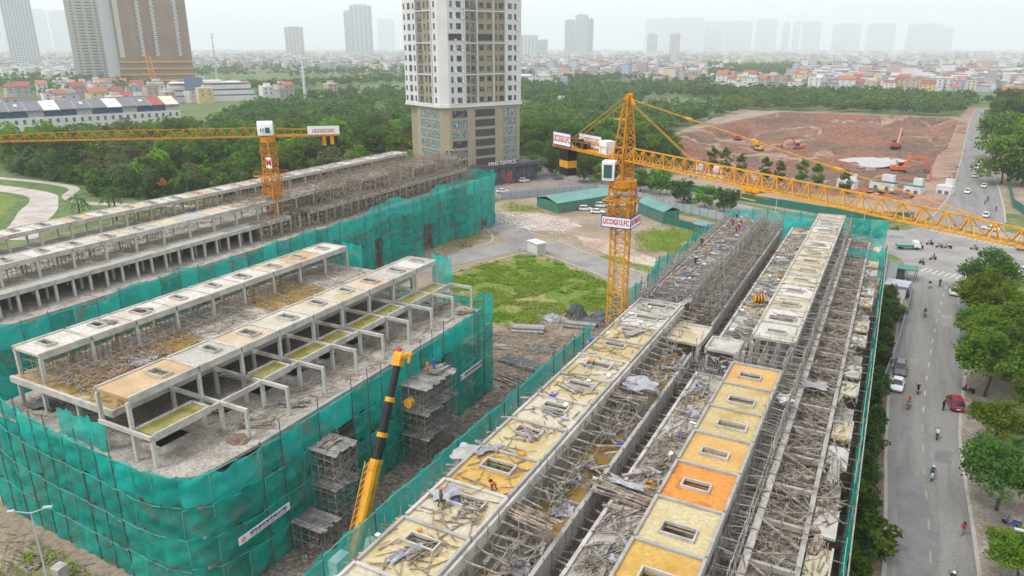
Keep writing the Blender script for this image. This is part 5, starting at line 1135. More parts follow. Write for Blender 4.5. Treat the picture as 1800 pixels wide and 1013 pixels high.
# townhouse terrace at the left with sloping grey roofs
D0 = Vector((-474, 205)); D1 = Vector((-424, 333)); dr = (D1-D0).normalized(); rz = math.atan2(dr.y, dr.x)
RC = ['r_grey', 'r_grey', 'r_white', 'r_red', 'r_grey', 'r_grey', 'r_grey', 'r_grey', 'r_grey', 'r_grey', 'r_white', 'r_grey', 'r_grey', 'r_cream']
mat('r_cream', (.66, .58, .44), .7, fine=.05); mat('glass_blue', (.04, .1, .2), .2, fine=.1)
words = ['first', 'second', 'third', 'fourth', 'fifth', 'sixth', 'seventh', 'eighth', 'ninth', 'tenth', 'eleventh', 'twelfth', 'thirteenth', 'fourteenth', 'fifteenth', 'sixteenth']
n = 16; pitch = (D1-D0).length/n
for i in range(n):
    c = D0+dr*(i+.5)*pitch; rc = RC[(i*5+3) % 14] if i < n-1 else 'r_cream'
    t = thing('townhouse', f'{words[i]} townhouse of the terrace counted from the left, {rc[2:]} sloping roof', 'townhouse', (c.x, c.y, 0), rz, 'terrace of townhouses', scale=(1, 1, 1.25))
    add('wall', cube('h_white'), t, (0, 7, 4.2), None, (pitch-.05, 14, 8.4)); add('upper_storey', cube('glass_blue' if i % 3 else 'h_grey'), t, (0, 8, 9.9), None, (pitch-.3, 14, 3.0))
    add('roof', G().raw([(-.5*pitch, -.6, 11.3), (.5*pitch, -.6, 11.3), (.5*pitch, 15, 14.8), (-.5*pitch, 15, 14.8), (-.5*pitch, -.6, 11.6), (.5*pitch, -.6, 11.6), (.5*pitch, 15, 15.1), (-.5*pitch, 15, 15.1)], CUBE_F).mesh('roof', rc), t)
    add('parapet', cube('h_grey'), t, (.5*pitch-.15, 7, 12.8), (R(12.6), 0, 0), (.3, 15.5, 1.0))
    for k in range(2):
        for q in range(2): add('window', window_mesh(1.5, 1.9, 'far_window', 1), t, (-pitch*.24+pitch*.48*k, -.02, 6.4-3.4*q))
    if i % 2: add('skylight', cube('r_white'), t, (0, 8, 13.7), (R(12.6), 0, 0), (1.8, 3.4, .25))
town(62, -900, -520, 300, 600, 'behind the terrace', 'houses behind the terrace', 9, 10, 16, 4, rz, 9, 15)
wb = thing('white_building', 'long white stepped building with a plain blue panel behind the left trees', 'building', (-590, 500, 0), R(55))
for k, (x0, x1, y0, y1, z0, z1) in enumerate(((-42, 42, 0, 26, 0, 5), (-40, 40, 1.5, 26, 6.4, 10), (-36, 38, 3, 26, 11.6, 15.5))):
    add('storey', G().box(x0, x1, y0, y1, z0, z1).mesh('storey', 'wall_white'), wb); add('window_band', G().box(x0+1, x1-1, y0+.8, y1-1, z1, z1+1.4).mesh('window_band', 'far_window'), wb)
add('roof', G().box(-34, 30, 2, 26, 16.9, 18).box(-10, 12, 6, 20, 18, 19.6).mesh('roof', 'wall_white'), wb)
mat('panel_blue', (.16, .22, .32), .6, fine=.04)
add('blue_panel', G().box(-22, -6, -4, -2.6, 2, 23).mesh('blue_panel', 'panel_blue'), wb)
fm_me = G().tube((0, 0, 0), (0, 0, 50), 1.5, .7, 10).mesh('pole', 'far_white')
for x, y, h, lab in ((-505, 537, 51, 'tall white floodlight mast in the fields'), (-942, 814, 69, 'white floodlight mast beside the brown tower')):
    t = thing('floodlight_mast', lab, 'mast', (x, y, 0)); add('pole', fm_me, t, scale=(1, 1, h/50))
    for k, z in enumerate((h*.99, h*.92, h*.62, h*.55)): add('lamp_frame', G().box(-4+k*.4, 4-k*.4, -.5, .5, z-.4, z+.4).mesh('lamp_frame', 'far_white'), t)
# ------------------------------------------------------------------ sheds, cabins, hoardings
mat('shed_green', (.06, .22, .16), .6, (.05, .18, .13), .5, .4, .6, fine=.05); mat('shed_roof', (.14, .3, .26), .5, (.1, .25, .21), .3, .4, .6, fine=.05)
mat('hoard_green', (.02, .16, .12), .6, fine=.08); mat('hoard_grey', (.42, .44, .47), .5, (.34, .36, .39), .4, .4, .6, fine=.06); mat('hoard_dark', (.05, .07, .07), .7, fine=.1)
def shed(label, pts, h0, h1, open_side=False):
    A, B, Cc, Dd = [Vector(p) for p in pts]                           # A,B front eave; C,D back
    t = thing('site_shed', label, 'shed', (A.x, A.y, 0)); l = lambda v, z: (v.x-A.x, v.y-A.y, z)
    mid1 = (A+Dd)/2; mid2 = (B+Cc)/2
    add('wall', G().raw([l(p, z) for z in (0, h0) for p in (A, B, Cc, Dd)], [(0, 1, 5, 4), (1, 2, 6, 5), (2, 3, 7, 6), (3, 0, 4, 7)]).mesh('wall', 'shed_green'), t)
    e = .5; out = lambda p, c: p+(p-c).normalized()*e; c0 = (A+B+Cc+Dd)/4; a, b, c, d = [out(p, c0) for p in (A, B, Cc, Dd)]; m1, m2 = out(mid1, c0), out(mid2, c0)
    g = G(); g.raw([l(a, h0), l(b, h0), l(m2, h1), l(m1, h1), l(c, h0), l(d, h0)]+[l(a, h0-.1), l(b, h0-.1), l(m2, h1-.1), l(m1, h1-.1), l(c, h0-.1), l(d, h0-.1)], [(0, 1, 2, 3), (3, 2, 4, 5), (7, 6, 9, 8), (8, 9, 11, 10), (0, 6, 7, 1), (5, 4, 10, 11), (1, 7, 8, 2), (2, 8, 10, 4), (3, 9, 6, 0), (5, 11, 9, 3)])
    add('roof', g.mesh('roof', 'shed_roof'), t)
    d_ = (B-A); n = max(2, int(d_.length/3)); nn = Vector((d_.y, -d_.x)).normalized()
    for i in range(n):
        p = A+d_*(i+.5)/n+nn*.06; q = d_.normalized()*.7
        add('window' if i % 3 else 'door', G().raw([l(p-q, 1.0 if i % 3 else .05), l(p+q, 1.0 if i % 3 else .05), l(p+q, 2.2), l(p-q, 2.2)], [(0, 1, 2, 3)]).mesh('window', 'window_frame'), t)
    return t
shed('long green site shed with pale green roof behind the parked cars', [(-91.5, 205.2), (-79.5, 229.5), (-90, 235.5), (-102, 211.5)], 3.4, 4.6)
shed('second green site shed right of the yellow mast', [(-69.5, 218.0), (-58.2, 207.2), (-54.8, 212.5), (-67, 224.5)], 3.6, 4.8)
shed('small green hut by the site fence', [(-47.4, 201.2), (-43.6, 199.6), (-42.4, 203.2), (-46.2, 205)], 2.5, 2.9)
bx = thing('transformer_kiosk', 'pale grey box kiosk at the bend of the inner road', 'kiosk', (-77.4, 160.6, 0), R(-28))
add('body', G().box(-2.2, 2.2, -1.3, 1.3, .2, 2.9).mesh('body', 'far_beige'), bx); add('roof', G().box(-2.4, 2.4, -1.5, 1.5, 2.9, 3.1).box(-.2, .2, -.2, .2, 3.1, 3.3).mesh('roof', 'wall_white'), bx); add('plinth', G().box(-2.4, 2.4, -1.5, 1.5, 0, .2).mesh('plinth', 'concrete'), bx)
for i in range(4): add('door', G().box(-2.0+i*1.02, -1.05+i*1.02, -1.34, -1.3, .4, 2.6).mesh('door', 'wall_white'), bx)
def hoarding(label, pts, h, m, seg=2.4, post='steel_dark', cap=None):
    P = [Vector(p) for p in pts]; t = thing('site_hoarding', label, 'fence', (P[0].x, P[0].y, 0))
    for a, b in zip(P, P[1:]):
        n = max(1, int((b-a).length/seg)); ang = math.atan2((b-a).y, (b-a).x)
        for i in range(n):
            c = a+(b-a)*(i+.5)/n-P[0]; L_ = (b-a).length/n
            add('panel', cube(m), t, (c.x, c.y, h/2+.02*(i % 2)), (0, 0, ang), (L_-.03, .05, h)); q = a+(b-a)*i/n-P[0]; add('post', cube(post), t, (q.x+.05*math.sin(ang), q.y-.05*math.cos(ang), h*.52), (0, 0, ang), (.09, .09, h*1.05))
    return t
hoarding('grey metal hoarding along the road behind the sheds', [(-118, 217), (-95, 247), (-88, 248), (-60, 228), (-34, 215), (-10, 206)], 2.4, 'hoard_grey', 3.2)
hoarding('low green hoarding between the shed and the hut', [(-57.5, 207), (-47, 203)], 2.2, 'hoard_green')
hoarding('dark green hoarding round the excavation along the cross road', [(-96, 276), (-50, 255), (-8, 240), (8, 246)], 2.6, 'hoard_green', 4)
hoarding('pale metal hoarding leaning along the road beside the right block', [(7.3, 172), (7.0, 160), (5.4, 136), (3.4, 113.5)], 2.3, 'hoard_grey', 2.6)
hoarding('tall grey hoarding at the corner of the right block', [(-1.5, 176), (4.2, 172.5)], 5.2, 'hoard_grey', 1.9)
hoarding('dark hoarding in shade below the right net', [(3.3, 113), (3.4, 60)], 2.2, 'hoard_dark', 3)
hoarding('dark green fence along the playing field right of the straight road', [(41, 255), (37, 285), (40, 330)], 2.6, 'hoard_green', 4)
cab_ = thing('guard_cabin', 'white guard cabin with grey roof at the road corner', 'cabin', (4.6, 166.5, 0), R(-8))
add('body', G().box(-2.0, 2.0, -2.2, 2.2, 0, 2.6).mesh('body', 'wall_white'), cab_); add('roof', G().box(-2.3, 2.3, -2.5, 2.5, 2.6, 2.8).mesh('roof', 'hoard_grey'), cab_); add('door', G().box(-.5, .5, -2.26, -2.2, 0, 2.1).mesh('door', 'shed_green'), cab_)
c2_ = thing('guard_cabin', 'dark green roofed shelter beside the tall grey hoarding', 'cabin', (5.4, 180, 0), R(-8))
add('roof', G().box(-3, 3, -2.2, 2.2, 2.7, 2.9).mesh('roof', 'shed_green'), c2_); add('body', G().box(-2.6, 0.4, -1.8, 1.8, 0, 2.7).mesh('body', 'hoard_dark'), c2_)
for x in (-2.8, 2.8):
    for y in (-2, 2): add('post', cube('steel_dark'), c2_, (x, y, 1.35), None, (.12, .12, 2.7))
# street lamps and poles
def lamp(label, x, y, h, rz=0, m='far_grey', arms=1):
    t = thing('street_lamp', label, 'street lamp', (x, y, 0), rz); add('pole', G().tube((0, 0, 0), (0, 0, h), .11, .06, 8).mesh('pole', m), t); add('base', G().box(-.25, .25, -.25, .25, 0, .35).mesh('base', 'concrete'), t)
    for k in range(arms):
        s = 1 if k == 0 else -1; add('arm', G().tube((0, 0, h-.1), (s*1.5, 0, h+.35), .05, .04, 6).mesh('arm', m), t); add('lamp_head', G().box(s*1.2-.1, s*1.9, -.14, .14, h+.28, h+.42).mesh('lamp_head', 'far_grey'), t)
for a in (('grey lamp pole in front of the left net', -66.8, 30.0, 8.6, R(40), 'far_grey', 2), ('thin lamp pole beside the kiosk', -82.5, 161, 9, R(-40)), ('thin lamp pole near the white rubble', -91.4, 178.5, 9, R(-40)), ('lamp pole behind the second shed on the cross road', -70, 252, 10, R(60)), ('lamp pole on the cross road behind the far net', -30, 232, 10, R(60)), ('lamp pole at the junction corner', -5, 226, 10, R(60)), ('concrete pole at the bottom right corner', 16.6, 70.5, 8, R(180), 'concrete'), ('lamp pole on the cross road before the apartment tower', -112, 262, 10, R(60)), ('lamp pole along the inner road by the yellow mast', -52, 162, 8, R(60))):
    lamp(*a)
gp = [(-66.1, 30.9), (-63.4, 29.4)]
for k, (x, y) in enumerate(gp): thing('gate_pier', ['pale block pier beside the grey lamp pole', 'second pale block pier at the bottom left'][k], 'pier', (x, y, 0), .1, me=G().box(-.5, .5, -.5, .5, 0, 2.0).box(-.56, .56, -.56, .56, 2.0, 2.12).mesh('gate_pier', 'concrete_light'))
# banners on the near left net
for lab, y0, y1, z0, hh in (('white banner with blue and red slogan tied along the near left net', 38.4, 45.0, 5.8, .42), ('white banner near the far end of the alley net', 78.1, 84.0, 6.0, .45)):
    b = thing('banner', lab, 'banner', (-49.2, (y0+y1)/2, z0), 0, me=G().box(-.02, .02, -(y1-y0)/2, (y1-y0)/2, -hh, hh).mesh('banner', 'sign_white'))
    text(b, 'HÃY ĐI LÀM VÀ TRỞ VỀ NHÀ AN TOÀN', 'sign_blue', .4, (.05, .45, .1), (R(90), 0, R(90)), sx=.66, bold=.012)
    g = G(); r = np.random.default_rng(3); yy = -1.9
    while yy < 2.7: w_ = .12+.3*r.random(); g.box(.03, .05, yy, yy+w_, -.27, -.17); yy += w_+.1
    add('red_line', g.mesh('red_line', 'sign_red'), b, kind='stuff')
    g = G()
    for k in range(12): a0, a1 = k*math.pi/6, (k+1)*math.pi/6; g.bar((.04, -2.75+.22*math.cos(a0), .22*math.sin(a0)), (.04, -2.75+.22*math.cos(a1), .22*math.sin(a1)), .03, .05)
    g.bar((.04, -2.85, -.1), (.04, -2.65, .12), .03, .05); add('emblem', g.mesh('emblem', 'sign_red'), b)
text(can, 'MHS OFFICE', 'wall_white', 2.0, (21, -7.3, 8.4), (R(90), 0, 0), sx=1.2, ext=.1)
# ------------------------------------------------------------------ vegetation
def leaf_mat(name, c, c2, rnd=.38, tr=.35, scale=.35):
    m = bpy.data.materials.new(name); m.use_nodes = True; MT[name] = m; n = m.node_tree.nodes; l = m.node_tree.links; n.remove(n['Principled BSDF']); out = n['Material Output']
    geo = n.new('ShaderNodeNewGeometry'); t = n.new('ShaderNodeTexNoise'); t.inputs['Scale'].default_value = scale; t.inputs['Detail'].default_value = 8; l.new(geo.outputs['Position'], t.inputs['Vector'])
    r = n.new('ShaderNodeMapRange'); r.inputs[1].default_value = .35; r.inputs[2].default_value = .65; l.new(t.outputs['Fac'], r.inputs[0])
    mx = n.new('ShaderNodeMix'); mx.data_type = 'RGBA'; mx.inputs['A'].default_value = (*c, 1); mx.inputs['B'].default_value = (*c2, 1); l.new(r.outputs[0], mx.inputs[0])
    hs = n.new('ShaderNodeHueSaturation'); l.new(mx.outputs['Result'], hs.inputs['Color']); oi = n.new('ShaderNodeObjectInfo')
    a = n.new('ShaderNodeMapRange'); a.inputs[3].default_value = 1-rnd; a.inputs[4].default_value = 1+rnd; l.new(oi.outputs['Random'], a.inputs[0]); l.new(a.outputs[0], hs.inputs['Value'])
    b = n.new('ShaderNodeMapRange'); b.inputs[3].default_value = .468; b.inputs[4].default_value = .506; l.new(oi.outputs['Random'], b.inputs[0]); l.new(b.outputs[0], hs.inputs['Hue'])
    d = n.new('ShaderNodeBsdfDiffuse'); tl = n.new('ShaderNodeBsdfTranslucent'); ms = n.new('ShaderNodeMixShader'); ms.inputs[0].default_value = tr
    l.new(hs.outputs[0], d.inputs[0]); l.new(hs.outputs[0], tl.inputs[0]); l.new(d.outputs[0], ms.inputs[1]); l.new(tl.outputs[0], ms.inputs[2]); l.new(ms.outputs[0], out.inputs[0])
leaf_mat('leaf', (.078, .175, .02), (.13, .245, .03)); leaf_mat('leaf_dark', (.045, .12, .022), (.08, .165, .028)); leaf_mat('leaf_bright', (.12, .26, .02), (.18, .3, .025)); leaf_mat('leaf_yellow', (.17, .27, .02), (.1, .22, .02)); leaf_mat('leaf_olive', (.1, .13, .045), (.15, .15, .06))
leaf_mat('leaf_wood', (.04, .11, .024), (.12, .215, .04), scale=.03); leaf_mat('grass_blade', (.15, .29, .02), (.24, .33, .05), 0); leaf_mat('palm_leaf', (.06, .14, .04), (.09, .16, .06))
mat('bark', (.12, .095, .075), .95, fine=.2); mat('orange_leaf', (.6, .2, .02), .8, fine=.2)
def fast_mesh(name, V, m, nv=4):
    me = bpy.data.meshes.new(name); V = np.asarray(V, np.float32).reshape(-1, 3); k = len(V)//nv
    me.vertices.add(len(V)); me.vertices.foreach_set('co', V.ravel()); me.loops.add(len(V)); me.loops.foreach_set('vertex_index', np.arange(len(V), dtype=np.int32))
    me.polygons.add(k); me.polygons.foreach_set('loop_start', np.arange(0, len(V), nv, dtype=np.int32)); me.materials.append(MT[m]); me.update(calc_edges=True); return me
def leaves(C, size, r, flat=.5):
    """leaf-sized quads centred on C, random orientation leaning upwards"""
    n = len(C); N = r.normal(size=(n, 3)); N[:, 2] = np.abs(N[:, 2])+flat; N /= np.linalg.norm(N, axis=1)[:, None]
    A = np.cross(N, r.normal(size=(n, 3))); A /= np.linalg.norm(A, axis=1)[:, None]+1e-9; B = np.cross(N, A); s = (size*(.6+.8*r.random(n)))[:, None]/2
    A = A*s; B = B*s*.7; return np.stack([C-A-B*.3, C+B, C+A+B*.2, C-B], 1).reshape(-1, 3)
def crown_points(r, rx, rz, zc, nclump, per, cl=.34, low=-.35):
    pts = []
    for k in range(nclump):
        d = r.normal(size=3); d /= np.linalg.norm(d); d[2] = max(d[2], low); q = .45+.6*r.random()**.6
        c = d*q*np.array([rx, rx, rz])*(.75+.35*r.random()); cr = cl*rx*(.55+.7*r.random())
        p = r.normal(size=(per, 3)); p /= np.linalg.norm(p, axis=1)[:, None]; p *= (.55+.5*r.random(per))[:, None]*cr*np.array([1, 1, .7]); pts.append(p+c)
    P = np.concatenate(pts); P[:, 2] += zc; return P
def trunk_mesh(r, h, rad, branches=5, spread=1.6):
    g = G(); p = Vector((0, 0, 0)); rr = rad
    for k in range(4):
        q = p+Vector((r.normal(0, .12), r.normal(0, .12), h/4)); g.tube(p, q, rr, rr*.82, 7); p = q; rr *= .82
    for k in range(branches):
        a = 2*math.pi*k/branches+r.random(); z = h*(.55+.4*r.random()); g.tube((0, 0, z), (math.cos(a)*spread, math.sin(a)*spread, z+spread*(.7+.5*r.random())), rad*.5, rad*.18, 6)
    return g.mesh('trunk', 'bark', True)
def tree_kind(name, m, rx, rz, zc, th, nclump, per, size, seed, cl=.34, low=-.35, rad=.22):
    r = np.random.default_rng(seed); return (fast_mesh('crown', leaves(crown_points(r, rx, rz, zc, nclump, per, cl, low), size, r), m), trunk_mesh(r, th, rad, 5, rx*.5), name)
def plant_tree(kind, label, x, y, s=1., rz=None, grp=None, z=0, sz=None):
    cm, tm, nm = kind; t = thing(nm, label, 'tree' if 'palm' not in nm else 'palm', (x, y, z), random.random()*6.28 if rz is None else rz, grp, scale=(s, s, s*(sz or 1)))
    add('trunk', tm, t); add('crown', cm, t); return t
K = {}
def ordinal(i):
    a = ['first', 'second', 'third', 'fourth', 'fifth', 'sixth', 'seventh', 'eighth', 'ninth', 'tenth', 'eleventh', 'twelfth', 'thirteenth', 'fourteenth', 'fifteenth', 'sixteenth', 'seventeenth', 'eighteenth', 'nineteenth']
    if i < 19: return a[i]
    t = {2: ('twentieth', 'twenty'), 3: ('thirtieth', 'thirty'), 4: ('fortieth', 'forty')}[(i + 1) // 10]; u = (i + 1) % 10
    return t[0] if u == 0 else t[1] + ' ' + a[u - 1]
for i, (m, sd) in enumerate((('leaf', 1), ('leaf_bright', 2), ('leaf_dark', 3), ('leaf_yellow', 4), ('leaf', 5))): K['near%d' % i] = tree_kind('broadleaf_tree', m, 4.4, 3.0, 5.3, 4.6, 70, 130, .34, sd, .3)
for i, (m, sd) in enumerate((('leaf', 11), ('leaf_dark', 12), ('leaf_bright', 13), ('leaf', 14), ('leaf_olive', 15), ('leaf_dark', 16))): K['mid%d' % i] = tree_kind('broadleaf_tree', m, 5.2, 4.4, 5.7, 4.8, 26, 90, .78, sd, .42, -.75)
K['cone'] = tree_kind('conical_tree', 'leaf', 2.4, 4.6, 5.0, 3, 46, 60, .5, 21, .36, -.8)
K['bush'] = tree_kind('shrub', 'leaf', 1.2, 1.1, 1.1, .8, 26, 50, .28, 22, .4, -.8, .06)
K['bush2'] = tree_kind('shrub', 'leaf_dark', 1.3, 1.3, 1.2, .8, 26, 50, .3, 23, .4, -.8, .06)
for a in (('near2', 'dark round roadside tree nearest the junction', 21.4, 171, 1.25), ('near1', 'bright green spreading tree second from the junction', 19.6, 151, 1.3), ('near3', 'tree with yellow flowers third from the junction', 19.4, 136, 1.1), ('near2', 'dark tree in the shade of the parked cars', 21.8, 125, 1.2), ('near4', 'wide green tree above the red car', 17.4, 120, 1.25), ('near3', 'small bright yellow green tree beside the red car', 17.8, 103.5, .8), ('near2', 'dark round tree on the right pavement near the bottom', 16.2, 87.5, 1.05), ('near3', 'small yellow green tree at the bottom right corner', 16.8, 74.6, .7), ('near0', 'green tree at the right border behind the wide tree', 24.5, 138, 1.2), ('near4', 'green tree at the right border near the parked bikes', 24, 110, 1.1), ('near1', 'bright tree filling the gap behind the wide green tree', 20.6, 128, .95), ('near4', 'small green tree between the first two roadside trees', 18.6, 161, .9), ('near0', 'small green tree before the yellow flowered tree', 17.8, 143, .85)):
    plant_tree(K[a[0]], *a[1:])
RW = ['first', 'second', 'third', 'fourth', 'fifth', 'sixth', 'seventh', 'eighth', 'ninth', 'tenth', 'eleventh', 'twelfth']
for i, (x, y, s) in enumerate(((-72, 250, 1.0), (-61, 240.5, .85), (-52.5, 236, .8), (-45.5, 232, .85), (-80, 253, .9), (-106, 262, 1.1), (-97, 258, .9), (-122, 270, 1.1), (-128, 262, 1.0))): plant_tree(K['mid%d' % (i % 2)], f'{RW[i]} street tree of the cross road row, dark green with thin trunk', x, y, s*.92, grp='street trees of the cross road')
for i, (x, y) in enumerate(((-62, 308), (-55, 307), (-44, 298), (-38, 293), (-30, 293), (-24, 290), (-14, 282), (-68, 312))): plant_tree(K['cone'], f'{RW[i]} small conical tree on the near edge of the excavation', x, y, .9+.25*random.random(), grp='conical trees by the excavation')
for i, (x, y) in enumerate(((-6.7, 220.6), (-3.8, 219.9), (-1.1, 218.4))): plant_tree(K['bush'], f'{RW[i]} clipped round bush in the planter at the junction', x, y, 1.15, grp='clipped bushes at the junction')
for i, (x, y, s) in enumerate(((38, 333, 1.9), (44.5, 331, 1.8), (46, 368, 2.0), (44, 408, 2.2), (52, 450, 2.0), (59, 522, 2.2), (70, 560, 2.0), (72, 677, 2.2), (60, 610, 1.8), (58, 400, 2.0), (56, 350, 2.0), (82, 620, 2.2))): plant_tree(K['mid%d' % (i % 4)], f'{RW[i]} big old tree along the straight road past the junction', x, y, s*.95, grp='old trees along the straight road')
for i in range(42):
    y = 58+108*i/42+random.random()*1.5; plant_tree(K['bush2' if i % 3 else 'bush'], f'{ordinal(i)} shrub from the near end of the strip beside the right net', 2.5+.5*random.random(), y, .85+.5*random.random(), grp='shrubs beside the right net', z=.05)
plant_tree(K['bush'], 'light green small tree over the pavement at the bottom of the road', 4.2, 73, 1.9); plant_tree(K['bush'], 'green bush hanging over the pale hoarding', 4.4, 150, 1.8)
for i in range(34):                                                  # low growth along the front of the grove
    t_ = i / 33; x = -330 + 150 * t_ + 3 * random.random(); y = float(np.interp(x, [-335, -300, -268, -248, -228, -212, -196, -172], [172, 168, 167, 156, 160, 173, 188, 208])) + 3 * random.random()
    plant_tree(K['bush2' if i % 2 else 'bush'], f'{ordinal(i)} bush from the left along the front of the grove', x, y, 2.2 + 1.2 * random.random(), grp='bushes along the grove')
# palms
def palm_kind(seed, h=6., n=18, fl=3.4):
    r = np.random.default_rng(seed); g = G(); V = []
    for k in range(n):
        a = 2*math.pi*k/n+r.random()*.3; up_ = .9*r.random()+.1; pts = []
        for j in range(9):
            t = j/8; rad_ = fl*t*(.75+.3*up_*0+.15); z = h+fl*(up_*t-.95*t*t*(1.1-.3*up_)); pts.append(Vector((math.cos(a)*rad_, math.sin(a)*rad_, z)))
        side = Vector((-math.sin(a), math.cos(a), 0))
        for j in range(8):
            w0 = .62*math.sin(math.pi*(.12+.8*j/8)); p, q = pts[j], pts[j+1]
            for sg in (-1, 1):
                d = side*sg*w0+Vector((0, 0, -.35*w0)); m_ = (q-p)*.45
                V += [tuple(p), tuple(p+m_), tuple(p+m_+d+(q-p)*.5), tuple(p+d*1.0+(q-p)*.3)]
    tg = G().tube((0, 0, 0), (.15, 0, h*.5), .24, .2, 8).tube((.15, 0, h*.5), (0, 0, h), .2, .17, 8)
    return (fast_mesh('crown', V, 'palm_leaf'), tg.mesh('trunk', 'bark', True), 'palm_tree')
KP = [palm_kind(31), palm_kind(32, 7), palm_kind(33, 4.5)]
for i, (x, y, s) in enumerate(((-214, 128, 1.2), (-206, 134, 1.3), (-200, 141, 1.2), (-216, 139, 1.0), (-235, 158, 1.5), (-316, 169, 1.5), (-299, 168, 1.5), (-322, 176, 1.4), (-284, 167, 1.5), (-216, 168, 1.4), (-226, 162, 1.3), (-345, 170, 1.4))): plant_tree(KP[i % 3], f'{RW[i]} palm in the park beyond the rear block, grey green fronds', x, y, s, grp='palms in the park')
op = thing('ornamental_plant', 'tall plant with a bright orange top in front of the grove', 'plant', (-222, 163, 0)); r = np.random.default_rng(5)
add('crown', fast_mesh('crown', leaves(crown_points(r, 1.3, 1.5, 5.6, 16, 26, .4), .45, r), 'orange_leaf'), op); add('trunk', trunk_mesh(r, 5, .14, 3, .6), op)
# the grove at the left and the woods behind: nearest trees as things, the rest one mass
def inside(P, x, y):
    c = False; n = len(P)
    for i in range(n):
        (ax, ay), (bx, by) = P[i], P[(i+1) % n]
        if (ay > y) != (by > y) and x < (bx-ax)*(y-ay)/(by-ay)+ax: c = not c
    return c
def spread(poly, sp, seed, jit=.45):
    r = np.random.default_rng(seed); xs_ = [p[0] for p in poly]; ys_ = [p[1] for p in poly]; out = []
    for y in np.arange(min(ys_), max(ys_), sp*.87):
        for x in np.arange(min(xs_), max(xs_), sp):
            a, b = x+r.normal(0, sp*jit), y+r.normal(0, sp*jit)
            if inside(poly, a, b): out.append((a, b))
    return out
GROVE = [(-335, 176), (-300, 172), (-268, 171), (-248, 160), (-228, 165), (-212, 178), (-196, 194), (-172, 214), (-158, 240), (-175, 292), (-215, 360), (-300, 430), (-420, 505), (-500, 480), (-430, 370), (-398, 330), (-408, 270), (-430, 215), (-390, 182)]
WOODR = [(-133, 292), (-96, 290), (-82, 330), (-108, 372), (-124, 440), (-118, 520), (-150, 560), (-250, 560), (-280, 440), (-220, 330)]
WOODP = [(-104, 640), (-70, 648), (30, 650), (44, 690), (58, 780), (80, 830), (-40, 910), (-220, 880), (-190, 700)]
near = spread(GROVE, 11.2, 1)+spread(WOODR, 10, 2)+spread(WOODP, 11, 3)
near.sort(key=lambda p: math.hypot(*p)); r = np.random.default_rng(77)
for k, (x, y) in enumerate(near[:290]):
    lf = x < -160 and y < 520 and inside(GROVE, x, y)
    lab = 'tree in the dense grove behind the rear left block' if lf else ('tree in the wood between the apartment tower and the excavation' if inside(WOODR, x, y) else 'tree in the belt beyond the excavation')
    ki = int(r.choice([0, 0, 1, 2, 2, 3, 4, 5] if lf else [0, 1, 3, 3, 5])); kk = K['mid%d' % ki]
    word = {0: 'green', 1: 'dark green', 2: 'bright green', 3: 'mid green', 4: 'olive', 5: 'deep green'}[ki]
    if lf: lab = f"{word} tree {'at the front' if y < 235 else ('in the middle' if y < 330 else 'at the back')} of the grove {'left of the crane' if x / y < -1.04 else 'between the crane and the tower'}"
    else: lab = word + ' ' + lab
    plant_tree(kk, lab, x, y, (.8 if lf else .8) + .9 * r.random() ** 1.5, grp='grove trees' if lf else 'wood trees')
far = near[290:]
FAR2 = [([(-420, 520), (-300, 440), (-215, 360), (-280, 560), (-120, 560), (-110, 640), (-220, 880), (-330, 1250), (-700, 1250), (-900, 760), (-620, 560)], 15, 4), ([(-1400, 820), (-900, 760), (-700, 1250), (-330, 1250), (-260, 1000), (-220, 900), (-40, 930), (-230, 1020), (-300, 1500), (-800, 2000), (-1500, 1700)], 26, 5), ([(60, 650), (85, 600), (95, 420), (60, 330), (90, 260), (260, 300), (300, 800), (140, 900), (84, 800)], 15, 6), ([(-640, 560), (-900, 740), (-1400, 800), (-1300, 560), (-700, 420)], 22, 7), ([(-330, 1250), (600, 1340), (900, 2200), (-900, 2400)], 52, 8), ([(-245, 1030), (-130, 1030), (-280, 2300), (-545, 2300)], 20, 10), ([(-2600, 900), (-1400, 820), (-1300, 1700), (-3200, 2200)], 60, 9)]
T = [(x, y, 1.) for x, y in far]
for poly, sp, sd in FAR2: T += [(x, y, sp/13) for x, y in spread(poly, sp, sd)]
V = []; print('far trees', len(T))
for x, y, q in T:
    d = math.hypot(x, y); nq = 150 if d < 700 else (90 if d < 1100 else 45); s_ = (.75+.5*r.random())*min(1.5, max(1, q*.8))
    if q > 1.2 and r.random() < .25: continue
    if d > 620 and float(vnoise(np.array([x]), np.array([y * .5]), 90, 12)[0]) > (.1 if x < -420 else .24): continue
    P = crown_points(r, 5.4*s_, 4.2*s_, 5.2*s_, nq//10, 10, .38); V.append(leaves(P+np.array([x, y, 0]), 1.9 if d < 700 else (2.5 if d < 1100 else 3.8), r, .8))
o = add('distant_wood', fast_mesh('distant_wood', np.concatenate(V), 'leaf_wood')); o['kind'] = 'stuff'; o['label'] = 'mass of woodland and scrub stretching back to the hazy town'; o['category'] = 'woodland'
